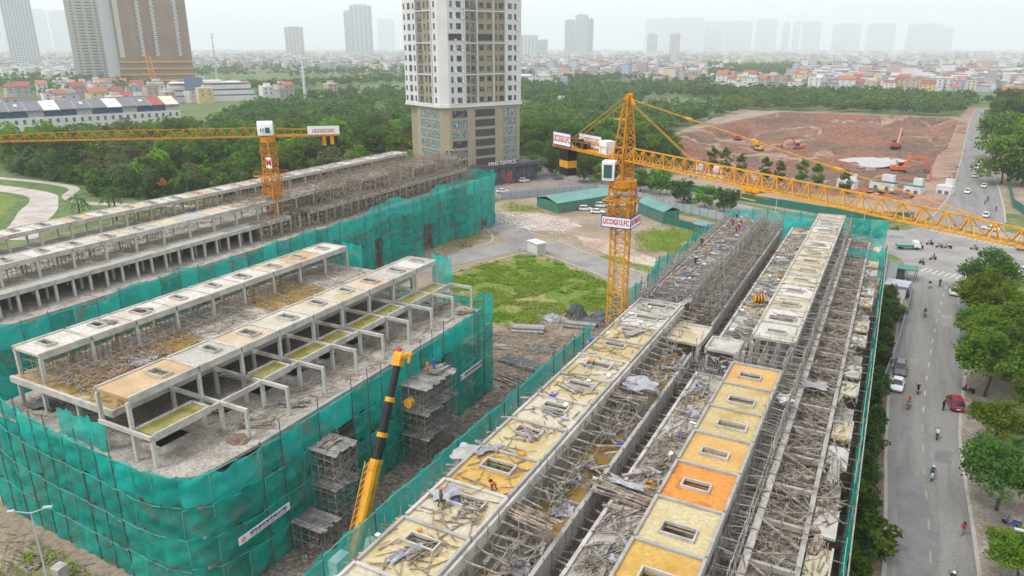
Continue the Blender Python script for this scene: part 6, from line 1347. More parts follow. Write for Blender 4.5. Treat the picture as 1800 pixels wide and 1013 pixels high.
# grass and weeds on the lawn and along the site
def tufts(name, polys, dens, h, m, label, seed):
    r = np.random.default_rng(seed); V = []
    for poly in polys:
        xs_ = [p[0] for p in poly]; ys_ = [p[1] for p in poly]; n = int(dens*(max(xs_)-min(xs_))*(max(ys_)-min(ys_))); X_ = r.uniform(min(xs_), max(xs_), n); Y_ = r.uniform(min(ys_), max(ys_), n)
        D_ = poly_dist(poly, X_, Y_); nz = vnoise(X_, Y_, 4, seed)+.5*vnoise(X_, Y_, 1.6, seed+1); k = (D_ > 0) & (nz > -.15); X_, Y_, nz = X_[k], Y_[k], nz[k]
        hh = h * (.3 + nz + .4 * r.random(len(X_))) + .06
        V.append(leaves(np.stack([X_, Y_, hh], 1), .45, r, 1.2))
    o = add(name, fast_mesh(name, np.concatenate(V), m)); o['kind'] = 'stuff'; o['label'] = label; o['category'] = 'grass'
LAWN = [(-88, 133), (-84, 147), (-80, 156), (-75, 158.5), (-66, 154), (-53, 146), (-46, 136), (-46, 128), (-53, 124), (-57, 112), (-66, 113), (-76, 120)]
tufts('grass', [LAWN], 14, .6, 'grass_blade', 'rough green grass on the empty plot by the inner road', 3)
tufts('weeds', [[(-55, 172), (-46, 176), (-38, 186), (-40, 200), (-50, 208), (-58, 205), (-62, 192)], [(-114, 214), (-100, 209), (-96, 203), (-106, 199)], [(-100, 150), (-96, 156), (-95, 166), (-101, 172), (-104, 160)], [(-64, 24), (-60, 32), (-70, 33.5), (-76, 33)], [(-70, 22), (-66, 27), (-74, 31)]], 5, .7, 'grass_blade', 'weeds and tall grass along the site tracks', 4)

# scrub along the near and left rim of the excavation
for i, (x, y) in enumerate(((-84, 296), (-92, 312), (-98, 330), (-104, 346), (-76, 300), (-88, 322))): plant_tree(K['mid%d' % (i % 2)], f'{ordinal(i)} low tree on the left rim of the excavation', x, y, .55 + .2 * random.random(), grp='trees on the rim')
# ------------------------------------------------------------------ haze
hz = bpy.data.materials.new('haze'); hz.use_nodes = True; n = hz.node_tree.nodes; n.remove(n['Principled BSDF']); pv = n.new('ShaderNodeVolumePrincipled')
pv.inputs['Color'].default_value = (.93, .965, 1, 1); pv.inputs['Density'].default_value = .00018; pv.inputs['Anisotropy'].default_value = .15
hz.node_tree.links.new(pv.outputs[0], n['Material Output'].inputs['Volume']); MT['haze'] = hz
o = add('haze', G().box(-11000, 5500, -900, 11800, -9, 420).mesh('haze', 'haze')); o['kind'] = 'stuff'
# ------------------------------------------------------------------ vehicles
def paint(name, c, rough=.25): mat(name, c, rough, spec=.5, fine=.03)
for n_, c in (('p_white', (.75, .75, .76)), ('p_grey', (.12, .12, .13)), ('p_silver', (.45, .46, .48)), ('p_red', (.28, .02, .035)), ('p_black', (.02, .02, .022)), ('p_blue', (.03, .12, .4)), ('p_orange', (.75, .17, .03)), ('p_yellow', (.75, .4, .02)), ('p_brick', (.45, .08, .06)), ('p_green', (.05, .2, .15))): paint(n_, c)
mat('car_glass', (.015, .02, .025), .08, spec=.7, fine=0); mat('lamp_clear', (.8, .8, .78), .15, fine=0); mat('lamp_red', (.5, .01, .01), .2, fine=0); mat('chrome', (.5, .5, .5), .25, metal=.8, fine=0)
def rrect(y, hw, z0, z1, c=.12):
    return [(-hw+c, y, z0), (hw-c, y, z0), (hw, y, z0+c), (hw, y, z1-c), (hw-c, y, z1), (-hw+c, y, z1), (-hw, y, z1-c), (-hw, y, z0+c)]
def car_parts(suv):
    l = 2.28 if not suv else 2.25; hb = .92 if not suv else 1.02; ht = 1.46 if not suv else 1.68
    body = G().loft([rrect(y, w, z0, z1, .1) for y, w, z0, z1 in ((-l, .74, .42, .82*hb), (-l+.12, .84, .3, .95*hb), (-1.5, .9, .24, hb), (-.6, .91, .22, hb), (.6, .91, .22, hb), (1.1, .9, .24, .97*hb), (l-.35, .86, .28, .8*hb), (l-.08, .78, .34, .72*hb), (l, .66, .4, .62*hb))])
    yb0, yb1, yt0, yt1 = (-1.75, 1.05, -1.0, .3) if not suv else (-2.1, 1.05, -1.75, .3)
    q = lambda y, hw, z: [(-hw, y, z), (hw, y, z)]
    cab = G().raw([(-.82, yb0, hb-.04), (.82, yb0, hb-.04), (.82, yb1, hb-.04), (-.82, yb1, hb-.04), (-.64, yt0, ht-.03), (.64, yt0, ht-.03), (.64, yt1, ht-.03), (-.64, yt1, ht-.03)], CUBE_F)
    roof = G().loft([[(x*.66, yt0-.05+(yt1-yt0+.1)*k, ht-.03+zz) for x, zz in ((-1, 0), (1, 0), (.85, .07), (-.85, .07))] for k in (0, .15, .85, 1)])
    L = []
    for s in (-1, 1):
        L += [((s*.82, yb0, hb-.03), (s*.65, yt0, ht-.02), .08), ((s*.82, yb1, hb-.03), (s*.65, yt1, ht-.02), .07), ((s*.83, -.25, hb-.03), (s*.66, -.3, ht-.02), .07)]
    roof.bars(L)
    return dict(body=body.mesh('body', 'p_white'), cabin_glass=cab.mesh('cabin_glass', 'car_glass'), roof=roof.mesh('roof', 'p_white'))
CP = {False: car_parts(False), True: car_parts(True)}
tyre = G().tube((-.1, 0, 0), (.1, 0, 0), .33, n=18).mesh('wheel', 'rubber'); rim = G().tube((-.115, 0, 0), (.115, 0, 0), .2, n=12).mesh('rim', 'chrome')
hl_me = G().box(-.17, .17, -.05, .05, -.07, .07).mesh('headlight', 'lamp_clear'); tl_me = G().box(-.16, .16, -.04, .04, -.09, .09).mesh('taillight', 'lamp_red'); pl_me = G().box(-.26, .26, -.02, .02, -.06, .06).mesh('number_plate', 'white_paint'); mi_me = G().box(-.1, .1, -.06, .06, -.07, .07).mesh('mirror', 'p_black')
def setm(o, m):
    o.material_slots[0].link = 'OBJECT'; o.material_slots[0].material = MT[m]
def car(label, x, y, rz, color, suv=False, grp=None, z=.07):
    t = thing('car', label, 'car', (x, y, z), rz, grp); P = CP[suv]
    b = add('body', P['body'], t); setm(b, color); add('cabin_glass', P['cabin_glass'], t); setm(add('roof', P['roof'], t), color)
    for s in (-1, 1):
        for yy in (-1.38, 1.36): w = add('wheel', tyre, t, (s*.8, yy, .33)); add('rim', rim, w)
        add('headlight', hl_me, t, (s*.6, 2.18, .6), (0, 0, -s*.25)); add('taillight', tl_me, t, (s*.66, -2.22, .74)); add('mirror', mi_me, t, (s*1.0, .72, .98))
    add('number_plate', pl_me, b, (0, -2.28, .56)); return t
CARS = [('grey pickup like car parked by the pale hoarding', 5.9, 123.6, R(180), 'p_grey', True), ('white saloon parked in front of the grey car by the hoarding', 5.6, 117.2, R(176), 'p_white', False), ('dark red car parked beside the right kerb', 13.2, 114.2, R(8), 'p_red', True), ('white car driving towards the junction under the trees', 15.6, 173, R(-4), 'p_white', False), ('white car coming down the straight road nearest the jib', 25.2, 305, R(170), 'p_white', False), ('silver car further up the straight road in the middle', 30.0, 345, R(172), 'p_silver', False), ('white car keeping right on the straight road', 31.4, 321, R(-8), 'p_white', False), ('white car high on the straight road near the old trees', 32.6, 371, R(172), 'p_white', True), ('white car behind another high on the straight road', 34.2, 386, R(172), 'p_white', False), ('white car at the start of the straight road under the jib tip', 27.8, 263, R(-8), 'p_white', False), ('silver car between the street trees of the cross road', -58.5, 242, R(65), 'p_silver', True), ('white car stopped in front of the tower lobby', -126.5, 250.5, R(-35), 'p_white', True), ('white car partly hidden behind the rear block net', -123.5, 227.5, R(-48), 'p_white', False), ('white car at the left of the cars by the green shed', -85.4, 213.4, R(-60), 'p_white', True), ('white car in front of the group by the green shed', -80.6, 211.4, R(-70), 'p_white', False), ('white car behind in the group by the green shed', -82.8, 220.6, R(-65), 'p_white', True), ('long white car last in the group by the green shed', -79.6, 224.4, R(-65), 'p_white', False), ('blue car cut by the right border at the crossing', 33.6, 221.5, R(100), 'p_blue', True), ('white car at the right border behind the round tree', 30.4, 198, R(100), 'p_white', False), ('dark car at the kerb behind the far net', -6.4, 233, R(75), 'p_black', True), ('dark car in front of the apartment tower', -117, 262, R(-60), 'p_grey', False), ('black car under the wide tree by the red car', 17.2, 113.2, R(-80), 'p_black', True), ('white car crossing under the jib', 27.5, 243, R(60), 'p_white', False), ('white car parked at the right border in tree shade', 26.6, 146, R(100), 'p_white', False), ('silver car parked at the right border beyond the trees', 27.6, 158, R(95), 'p_silver', False)]
for a in CARS: car(*a)
# scooters and riders
sc_wheel = G().tube((-.06, 0, 0), (.06, 0, 0), .29, n=16).mesh('wheel', 'rubber')
sc_body = G().loft([rrect(y, w, z0, z1, .05) for y, w, z0, z1 in ((-.85, .08, .62, .74), (-.6, .17, .42, .78), (-.1, .17, .3, .72), (.15, .14, .26, .42), (.42, .14, .26, .4), (.5, .17, .3, .95), (.6, .12, .5, 1.02))]).mesh('body', 'p_black')
sc_seat = G().loft([rrect(y, w, z0, z1, .04) for y, w, z0, z1 in ((-.82, .1, .72, .84), (-.4, .15, .74, .84), (.05, .11, .7, .78))]).mesh('seat', 'rubber')
sc_bar = G().bars([((-.36, .4, 1.04), (.36, .4, 1.04), .05), ((0, .62, .3), (0, .46, 1.04), .07), ((-.3, .4, 1.04), (-.34, .46, 1.25), .02), ((.3, .4, 1.04), (.34, .46, 1.25), .02)]).box(-.4, -.26, .42, .46, 1.22, 1.32).box(.26, .4, .42, .46, 1.22, 1.32).mesh('handlebar', 'steel_dark')
sc_fork = G().bars([((-.08, .68, .29), (-.06, .52, .8), .05), ((.08, .68, .29), (.06, .52, .8), .05)]).box(-.09, .09, .45, .92, .52, .58).mesh('front_fork', 'chrome')
sc_hl = G().box(-.09, .09, .6, .66, .82, .96).mesh('headlight', 'lamp_clear'); sc_tl = G().box(-.1, .1, -.9, -.84, .64, .72).mesh('taillight', 'lamp_red')
for n_, c in (('skin', (.42, .26, .18)), ('cloth_navy', (.03, .04, .1)), ('cloth_black', (.02, .02, .025)), ('cloth_white', (.65, .65, .65)), ('cloth_orange', (.75, .16, .02)), ('cloth_green', (.07, .1, .05)), ('cloth_blue', (.04, .12, .4)), ('cloth_grey', (.2, .2, .21)), ('cloth_red', (.4, .04, .05)), ('cloth_teal', (.05, .2, .22)), ('cloth_khaki', (.3, .25, .17)), ('hi_vis', (.8, .75, .2)), ('helmet_orange', (.8, .2, .02)), ('helmet_white', (.75, .75, .75)), ('helmet_yellow', (.75, .5, .03)), ('helmet_blue', (.05, .15, .5)), ('helmet_black', (.02, .02, .02))): mat(n_, c, .85 if n_[:6] != 'helmet' else .3, fine=.08)
def person_mesh(J, name):
    """J: joint positions; one skinned surface from head to foot, materials: 0 skin 1 top 2 trousers 3 shoes 4 hair"""
    V = []; E_ = []; Rr = []; idx = {}
    def v(k, p, r_): idx[k] = len(V); V.append(p); Rr.append(r_)
    def lerp(a, b, t): return tuple(np.array(a)*(1-t)+np.array(b)*t)
    v('pel', J['pel'], .14); v('wst', lerp(J['pel'], J['chest'], .45), .125); v('chest', J['chest'], .155); v('neck', J['neck'], .06); v('head', J['head'], .1); v('crown', J['crown'], .085)
    E_ += [('pel', 'wst'), ('wst', 'chest'), ('chest', 'neck'), ('neck', 'head'), ('head', 'crown')]
    for s in 'lr':
        v('sh'+s, J['sh'+s], .07); v('el'+s, J['el'+s], .047); v('wr'+s, J['wr'+s], .033); v('hip'+s, J['hip'+s], .1); v('kn'+s, J['kn'+s], .065); v('an'+s, J['an'+s], .045); v('toe'+s, J['toe'+s], .04)
        E_ += [('chest', 'sh'+s), ('sh'+s, 'el'+s), ('el'+s, 'wr'+s), ('pel', 'hip'+s), ('hip'+s, 'kn'+s), ('kn'+s, 'an'+s), ('an'+s, 'toe'+s)]
    me = bpy.data.meshes.new('sk'); me.from_pydata(V, [(idx[a], idx[b]) for a, b in E_], []); o = bpy.data.objects.new('sk', me); COL.objects.link(o)
    md = o.modifiers.new('s', 'SKIN'); sb = o.modifiers.new('b', 'SUBSURF'); sb.levels = sb.render_levels = 1
    for i, q in enumerate(Rr): me.skin_vertices[0].data[i].radius = (q, q); me.skin_vertices[0].data[i].use_root = (i == 0)
    dg = bpy.context.evaluated_depsgraph_get(); ev = bpy.data.meshes.new_from_object(o.evaluated_get(dg)); bpy.data.objects.remove(o)
    P = np.array([list(q.co) for q in ev.vertices]); F = [tuple(q.vertices) for q in ev.polygons]
    seg = [('head', 'crown', 0), ('neck', 'head', 0), ('pel', 'chest', 1), ('chest', 'neck', 1)]+[x for s in 'lr' for x in (('chest', 'sh'+s, 1), ('sh'+s, 'el'+s, 1), ('el'+s, 'wr'+s, 1), ('pel', 'hip'+s, 2), ('hip'+s, 'kn'+s, 2), ('kn'+s, 'an'+s, 2), ('an'+s, 'toe'+s, 3))]
    g = G(); g.raw(P, F); ms = []
    for f_ in F:
        c = P[list(f_)].mean(0); best = (1e9, 1)
        for a, b, m_ in seg:
            A, B = np.array(V[idx[a]]), np.array(V[idx[b]]); d = B-A; t = np.clip(np.dot(c-A, d)/(np.dot(d, d)+1e-9), 0, 1); q = np.linalg.norm(c-A-d*t)/(1.5 if m_ == 1 and a in ('pel', 'chest') else 1)
            if q < best[0]: best = (q, m_)
        ms.append(best[1])
    g.m = ms
    for s in 'lr':                                                   # palm, four fingers and a thumb
        w = Vector(J['wr'+s]); d = (w-Vector(J['el'+s])).normalized(); sd = d.cross(Vector((0, 0, 1)) if abs(d.z) < .9 else Vector((0, 1, 0))).normalized(); nn = sd.cross(d)
        g.bar(tuple(w), tuple(w+d*.09), .075, .03)
        for k, ln in enumerate((.065, .08, .075, .055)):
            b = w+d*.088+sd*(-.03+.02*k); m_ = b+d*ln*.55-nn*.008; g.bars([(tuple(b), tuple(m_), .016), (tuple(m_), tuple(m_+d*ln*.4-nn*.03), .014)])
        g.bar(tuple(w+d*.03+sd*.038), tuple(w+d*.075+sd*.065), .018)
    h = Vector(J['head']); fw_ = Vector(J.get('face', (0, 1, 0))).normalized(); sd = fw_.cross(Vector((0, 0, 1))).normalized()
    g.bar(tuple(h+fw_*.085), tuple(h+fw_*.125-Vector((0, 0, .02))), .025)
    for s in (-1, 1): g.bar(tuple(h+fw_*.088+sd*.035*s+Vector((0, 0, .03))), tuple(h+fw_*.1+sd*.035*s+Vector((0, 0, .03))), .02, .012, 4); g.bar(tuple(h+sd*.09*s), tuple(h+sd*.11*s), .03, .05)
    g.bar(tuple(h+fw_*.085+sd*.03-Vector((0, 0, .05))), tuple(h+fw_*.085-sd*.03-Vector((0, 0, .05))), .012, .012, 4)
    return g.mesh(name, ['skin', 'cloth_navy', 'cloth_black', 'rubber', 'cloth_black'], True)
def joints(lean=0., stride=0., arm=((.02, -.02), (.02, -.02)), bend=0.):
    c, s_ = math.cos(lean), math.sin(lean); hz_ = .92-bend
    tp = lambda y, z: (y*c+z*s_, hz_+z*c-y*s_)
    def P(x, y, z): a, b = tp(y, z); return (x, a, b)
    J = dict(pel=(0, 0, hz_), chest=P(0, .01, .42), neck=P(0, .02, .58), head=P(0, .05, .68), crown=P(0, .05, .78))
    for k, s in ((-1, 'l'), (1, 'r')):
        a = arm[0 if k < 0 else 1]; J['sh'+s] = P(k*.19, 0, .48); J['el'+s] = P(k*.25, a[0]*.5, .48-.27+a[1]*.2); J['wr'+s] = P(k*.24, a[0]+.04, .48-.5+a[1])
        J['hip'+s] = (k*.1, 0, hz_-.08); J['kn'+s] = (k*.11, k*stride*.5+.05+bend*.5, .48); J['an'+s] = (k*.11, k*stride-.02, .08); J['toe'+s] = (k*.12, k*stride+.17, .05)
    return J
def ride():
    J = dict(pel=(0, -.3, .86), chest=(0, -.2, 1.27), neck=(0, -.17, 1.43), head=(0, -.13, 1.54), crown=(0, -.12, 1.64))
    for k, s in ((-1, 'l'), (1, 'r')): J['sh'+s] = (k*.19, -.2, 1.34); J['el'+s] = (k*.3, .02, 1.12); J['wr'+s] = (k*.29, .28, 1.06); J['hip'+s] = (k*.11, -.26, .82); J['kn'+s] = (k*.17, .16, .72); J['an'+s] = (k*.15, .08, .36); J['toe'+s] = (k*.15, .26, .33)
    return J
PM = dict(stand=person_mesh(joints(), 'person'), walk=person_mesh(joints(.05, .22, ((.2, .03), (-.16, .03))), 'person'), work=person_mesh(joints(.55, .1, ((.2, -.05), (.25, -.05)), .08), 'person'), ride=person_mesh(ride(), 'person'), crouch=person_mesh(joints(.7, .12, ((.3, .0), (.3, .0)), .38), 'person'))
hel = G(); rg = lambda z, r_: [(r_*math.cos(a*math.pi/6), r_*math.sin(a*math.pi/6)*1.15, z) for a in range(12)]
hel.loft([rg(0, .135), rg(.05, .13), rg(.1, .1), rg(.135, .05)]); hel.loft([rg(-.005, .17), rg(.012, .16)]); hel_me = hel.mesh('helmet', 'helmet_white', True)
vest_me = G().loft([[(x*w, y*w*.75, z) for x, y in ((-1, -.8), (-.4, -1), (.4, -1), (1, -.8), (1, .8), (.4, 1), (-.4, 1), (-1, .8))] for z, w in ((.98, .185), (1.1, .19), (1.3, .215), (1.42, .19))], cap=False).mesh('vest', 'cloth_orange')
band_me = G().loft([[(x*.2, y*.153, z) for x, y in ((-1, -.8), (-.4, -1), (.4, -1), (1, -.8), (1, .8), (.4, 1), (-.4, 1), (-1, .8))] for z in (1.12, 1.17)], cap=False).mesh('reflective_band', 'hi_vis')
def person(label, x, y, z, rz, pose='stand', topc='cloth_navy', legs='cloth_black', helm=None, vest=False, parent_bike=None, grp=None):
    t = thing('person', label, 'person', (x, y, z), rz, grp, PM[pose])
    for i, m in ((1, topc), (2, legs)): t.material_slots[i].link = 'OBJECT'; t.material_slots[i].material = MT[m]
    hp = {'stand': (0, .05, 1.64), 'walk': (0, .12, 1.63), 'work': (0, .41, 1.4), 'ride': (0, -.12, 1.58), 'crouch': (0, .47, 1.03)}[pose]
    if helm: h_ = add('helmet', hel_me, t, hp); setm(h_, helm)
    else: h_ = add('hair', hel_me, t, (hp[0], hp[1]-.02, hp[2]-.01), None, (.82, .82, .8)); setm(h_, 'cloth_black')
    if vest and pose in ('stand', 'walk'): v_ = add('vest', vest_me, t, (0, .01, -.02)); add('reflective_band', band_me, v_)
    return t
def bike(label, x, y, rz, color='p_black', rider=None, topc='cloth_navy', legs='cloth_black', helm='helmet_black', z=.09, grp='motorbikes on the road', pillion=None):
    t = thing('motorbike', label, 'motorbike', (x, y, z), rz, grp)
    add('wheel', sc_wheel, t, (0, .7, .29)); add('wheel', sc_wheel, t, (0, -.58, .29)); setm(add('body', sc_body, t), color); add('seat', sc_seat, t); add('handlebar', sc_bar, t); add('front_fork', sc_fork, t); add('headlight', sc_hl, t); add('taillight', sc_tl, t)
    if rider:
        person(rider, x, y, z, rz, 'ride', topc, legs, helm, grp='riders on motorbikes')
        if pillion: dx, dy = -math.sin(rz)*-.45, math.cos(rz)*-.45; person(pillion, x+dx, y+dy, z+.04, rz, 'ride', 'cloth_grey', 'cloth_navy', 'helmet_white', grp='riders on motorbikes')
    return t
BK = [('black motorbike beside the white lorry at the junction', 9.4, 211, R(100), 'p_black', 'rider in dark jacket beside the white lorry at the junction', 'cloth_black', 'cloth_grey'), ('left one of a motorbike pair crossing the junction', 11.8, 216.2, R(80), 'p_black', 'rider in navy top leading the pair on the junction', 'cloth_navy', 'cloth_navy'), ('right one of a motorbike pair crossing the junction', 14.0, 214, R(75), 'p_grey', 'rider in grey top following in the junction pair', 'cloth_grey', 'cloth_black'), ('motorbike alone in the middle of the junction', 16.0, 214.4, R(80), 'p_black', 'rider in white top alone in the middle of the junction', 'cloth_white', 'cloth_navy'), ('motorbike at the right of the junction below the crossing', 21.9, 216, R(80), 'p_grey', 'rider in dark top right of the junction', 'cloth_navy', 'cloth_grey'), ('red motorbike turning at the junction', 12.2, 200.4, R(120), 'p_red', 'rider in red top turning on a red motorbike', 'cloth_red', 'cloth_grey'), ('motorbike at the near corner by the hoarding', 9.7, 194.8, R(40), 'p_black', 'rider in grey top at the near junction corner', 'cloth_grey', 'cloth_navy'), ('motorbike coming down the road past the crossing', 11.0, 175.4, R(178), 'p_white', 'rider in dark blue top on the white scooter past the crossing', 'cloth_navy', 'cloth_black'), ('motorbike in the left lane far from the parked cars', 9.8, 154.6, R(180), 'p_black', 'rider in green top in the left lane', 'cloth_green', 'cloth_grey'), ('scooter passing the parked white saloon', 8.4, 116.6, R(4), 'p_silver', 'rider in black with orange stripes passing the white saloon', 'cloth_black', 'cloth_khaki'), ('scooter with rider in orange near the parked white saloon', 7.2, 110.6, R(176), 'p_black', 'rider in orange top near the white saloon', 'cloth_orange', 'cloth_grey'), ('scooter in the middle of the road with white clad rider', 10.6, 102.6, R(-3), 'p_green', 'rider in white top in the middle of the road', 'cloth_white', 'cloth_teal'), ('white scooter near the wet patch', 9.8, 91.4, R(177), 'p_white', 'rider in teal jacket near the wet patch', 'cloth_teal', 'cloth_navy'), ('motorbike left of the white car near the crossing', 13.0, 177.5, R(0), 'p_black', 'rider in navy beside the white car near the crossing', 'cloth_navy', 'cloth_black'), ('motorbike right of the white car near the crossing', 17.2, 178, R(-5), 'p_grey', 'rider in orange vest right of the white car', 'cloth_orange', 'cloth_grey'), ('motorbike on the straight road beside the trees', 30.4, 291, R(-8), 'p_black', 'rider in dark top on the straight road', 'cloth_navy', 'cloth_black'), ('second motorbike on the straight road', 29.2, 285, R(-8), 'p_black', 'second rider in grey on the straight road', 'cloth_grey', 'cloth_black'), ('motorbike on the straight road near the kerb', 31.5, 275, R(-8), 'p_blue', 'rider in blue near the kerb of the straight road', 'cloth_blue', 'cloth_black'), ('motorbike waiting at the planter by the junction', .2, 229.5, R(75), 'p_black', 'rider waiting at the planter by the junction', 'cloth_black', 'cloth_black'), ('motorbike beyond the planter by the junction', 3.4, 231, R(75), 'p_grey', 'rider beyond the planter by the junction', 'cloth_grey', 'cloth_navy'), ('motorbike under the jib before the crossing', 18.5, 240, R(170), 'p_black', 'rider under the jib before the crossing', 'cloth_grey', 'cloth_black'), ('motorbike under the jib at the right', 21.5, 246, R(170), 'p_white', 'rider in white under the jib', 'cloth_white', 'cloth_black'), ('motorbike coming into view at the bottom edge of the road', 11.1, 71.2, R(0), 'p_black', 'rider with white helmet at the bottom edge', 'cloth_navy', 'cloth_black')]
for i, a in enumerate(BK): bike(*a, helm=['helmet_black', 'helmet_blue', 'helmet_white', 'helmet_black', 'helmet_orange'][i % 5] if i != 22 else 'helmet_white')
bike('black motorbike parked by the black car', 15.3, 120.4, R(60), 'p_black', grp='parked motorbikes'); bike('black motorbike parked on the pavement below the round tree', 17.4, 84.8, R(70), 'p_blue', z=.12, grp='parked motorbikes'); bike('motorbike parked on the pavement at the right border', 20.4, 95.4, R(80), 'p_grey', z=.12, grp='parked motorbikes')
bike('motorbike parked by the street corner under the first tree', 18.8, 195, R(20), 'p_black', grp='parked motorbikes')
person('cyclist in red top walking by the right kerb near the bottom', 12.5, 80.6, .09, R(180), 'walk', 'cloth_red', 'cloth_grey', None)
person('person in black beside the red car', 11.6, 111.8, .08, R(-60), 'stand', 'cloth_black', 'cloth_black')
person('worker in green with orange helmet on the tan roof slab', -26.4, 38.7, 17.02, R(-40), 'walk', 'cloth_green', 'cloth_green', 'helmet_orange')
person('crouching worker in orange vest at the roof slab edge', -23.9, 42.6, 17.02, R(160), 'crouch', 'cloth_orange', 'cloth_navy', 'helmet_black')
person('worker in orange on the top deck of the loading scaffold', -47.9, 68.4, 10.82, R(90), 'stand', 'cloth_orange', 'cloth_khaki', 'helmet_orange', True)
person('worker in blue on the top deck of the loading scaffold', -47.9, 69.8, 10.82, R(180), 'stand', 'cloth_blue', 'cloth_blue', 'helmet_blue')
WK = [(-25.1, 145.8, 'worker in orange with white helmet on the far deck', 'cloth_orange', 'helmet_white'), (-24.6, 141.2, 'worker in orange with yellow helmet on the far deck', 'cloth_orange', 'helmet_yellow'), (-28.0, 125.7, 'worker with orange helmet at the edge of the dark deck', 'cloth_black', 'helmet_orange'), (-26.6, 149.0, 'worker with blue jacket at the end of the far deck', 'cloth_navy', 'helmet_orange'), (-24.2, 148.6, 'worker in orange vest at the very end of the far deck', 'cloth_orange', 'helmet_orange'), (-25.9, 112.9, 'dark clothed worker standing on the dark deck', 'cloth_black', 'helmet_white'), (-26.2, 143.4, 'worker in red vest in the gang on the far deck', 'cloth_red', 'helmet_orange'), (-24.4, 138.2, 'worker in navy at the near side of the gang', 'cloth_navy', 'helmet_yellow')]
for i, (x, y, lab, tc, hm_) in enumerate(WK): person(lab, x, y, 16.32, random.random()*6, ['stand', 'work', 'walk'][i % 3], tc, 'cloth_navy', hm_, 'orange' in tc)
person('worker with orange helmet on the west row of the rear block', -128.5, 100.5, 16.42, 1, 'stand', 'cloth_blue', 'cloth_black', 'helmet_orange'); person('worker in red on the far floor of the rear block', -125.5, 106, 16.42, 2, 'crouch', 'cloth_red', 'cloth_black', 'helmet_orange')
for i, (x, y) in enumerate(((-116.5, 180.5), (-115.4, 181.2), (-114.6, 180.4))): person(f'{RW[i]} of three dark workers on the far roof of the rear block', x, y, 19.65, i, 'stand', 'cloth_black', 'cloth_navy', 'helmet_white', grp='workers on the far roof')
for i, (x, y) in enumerate(((-45.0, 154.6), (-43.6, 153.8), (-42.4, 153.4))): person(f'{RW[i]} of three people standing on the inner road', x, y, .1, i*2, 'stand', ['cloth_navy', 'cloth_grey', 'cloth_black'][i], 'cloth_navy', 'helmet_blue', grp='people on the inner road')
# white lorry cab at the junction
lo = thing('lorry', 'small white lorry behind the tall grey hoarding at the junction', 'lorry', (6.6, 209, .08), R(-70))
add('cab', G().loft([rrect(y, .95, .5, z, .12) for y, z in ((1.2, 2.2), (2.2, 2.25), (2.7, 1.6), (2.9, 1.2))]).mesh('cab', 'p_white'), lo); add('windscreen', G().raw([(-.8, 2.3, 2.1), (.8, 2.3, 2.1), (.85, 2.68, 1.5), (-.85, 2.68, 1.5), (-.8, 2.36, 2.14), (.8, 2.36, 2.14), (.85, 2.74, 1.54), (-.85, 2.74, 1.54)], CUBE_F).mesh('windscreen', 'car_glass'), lo); add('bed', G().box(-1, 1, -2.8, 1.1, .7, 1.3).mesh('bed', 'p_green'), lo)
for s in (-1, 1):
    for y in (-1.8, 1.9): add('wheel', tyre, lo, (s*.85, y, .4), None, (1.2, 1.25, 1.25))
# excavators
def excavator(label, x, y, z, rz, c, slew=0., reach=(3.2, 2.6, 1.4), s=1.):
    t = thing('excavator', label, 'excavator', (x, y, z), rz, 'excavators on the red earth', scale=(s, s, s))
    for k in (-1, 1): add('track', G().loft([[(k*1.2-.3, yy, zz) for yy, zz in ((-1.9, .3), (-1.6, 0), (1.6, 0), (1.9, .3), (1.9, .6), (1.6, .9), (-1.6, .9), (-1.9, .6))], [(k*1.2+.3, yy, zz) for yy, zz in ((-1.9, .3), (-1.6, 0), (1.6, 0), (1.9, .3), (1.9, .6), (1.6, .9), (-1.6, .9), (-1.9, .6))]]).mesh('track', 'rubber'), t)
    h = add('house', G().box(-1.35, 1.35, -2.3, 1.2, 1.0, 2.0).box(-1.3, 1.3, -2.6, -1.4, 1.1, 2.5).mesh('house', c), t, rot=(0, 0, slew)); cb_ = add('operator_cab', G().loft([[(-1.3, -.4, 2), (-.3, -.4, 2), (-.3, 1.3, 2), (-1.3, 1.3, 2)], [(-1.25, -.4, 3.1), (-.35, -.4, 3.1), (-.35, .9, 3.1), (-1.25, .9, 3.1)]]).mesh('operator_cab', 'car_glass'), h); add('cab_roof', G().box(-1.3, -.3, -.45, .95, 3.1, 3.2).mesh('cab_roof', c), cb_)
    a, b, d = reach; p0 = (.3, 1.0, 1.8); p1 = (.3, 1+a*.55, 1.8+a); p2 = (.3, 1+a*.55+b, 1.8+a*.75); p3 = (.3, p2[1]+.5, p2[2]-d*1.6)
    add('boom', G().bars([(p0, p1, .5, .7), (p1, p2, .45, .6)]).mesh('boom', c), h); add('stick', G().bars([(p2, p3, .35, .45)]).mesh('stick', c), h); add('bucket', G().loft([[(p3[0]-.5, p3[1]-.5, p3[2]+.1), (p3[0]+.5, p3[1]-.5, p3[2]+.1), (p3[0]+.5, p3[1]+.3, p3[2]+.2), (p3[0]-.5, p3[1]+.3, p3[2]+.2)], [(p3[0]-.45, p3[1]-.6, p3[2]-.8), (p3[0]+.45, p3[1]-.6, p3[2]-.8), (p3[0]+.45, p3[1]-.2, p3[2]-.9), (p3[0]-.45, p3[1]-.2, p3[2]-.9)]]).mesh('bucket', 'steel_dark'), h)
    add('ram', G().bars([((.3, 1.3, 1.7), (.3, 1+a*.4, 1.8+a*.55), .15)]).mesh('ram', 'steel_dark'), h); return t
def pz(x, y): i = int(np.argmin(abs(xs-x))); j = int(np.argmin(abs(ys-y))); return float(Z[j, i])
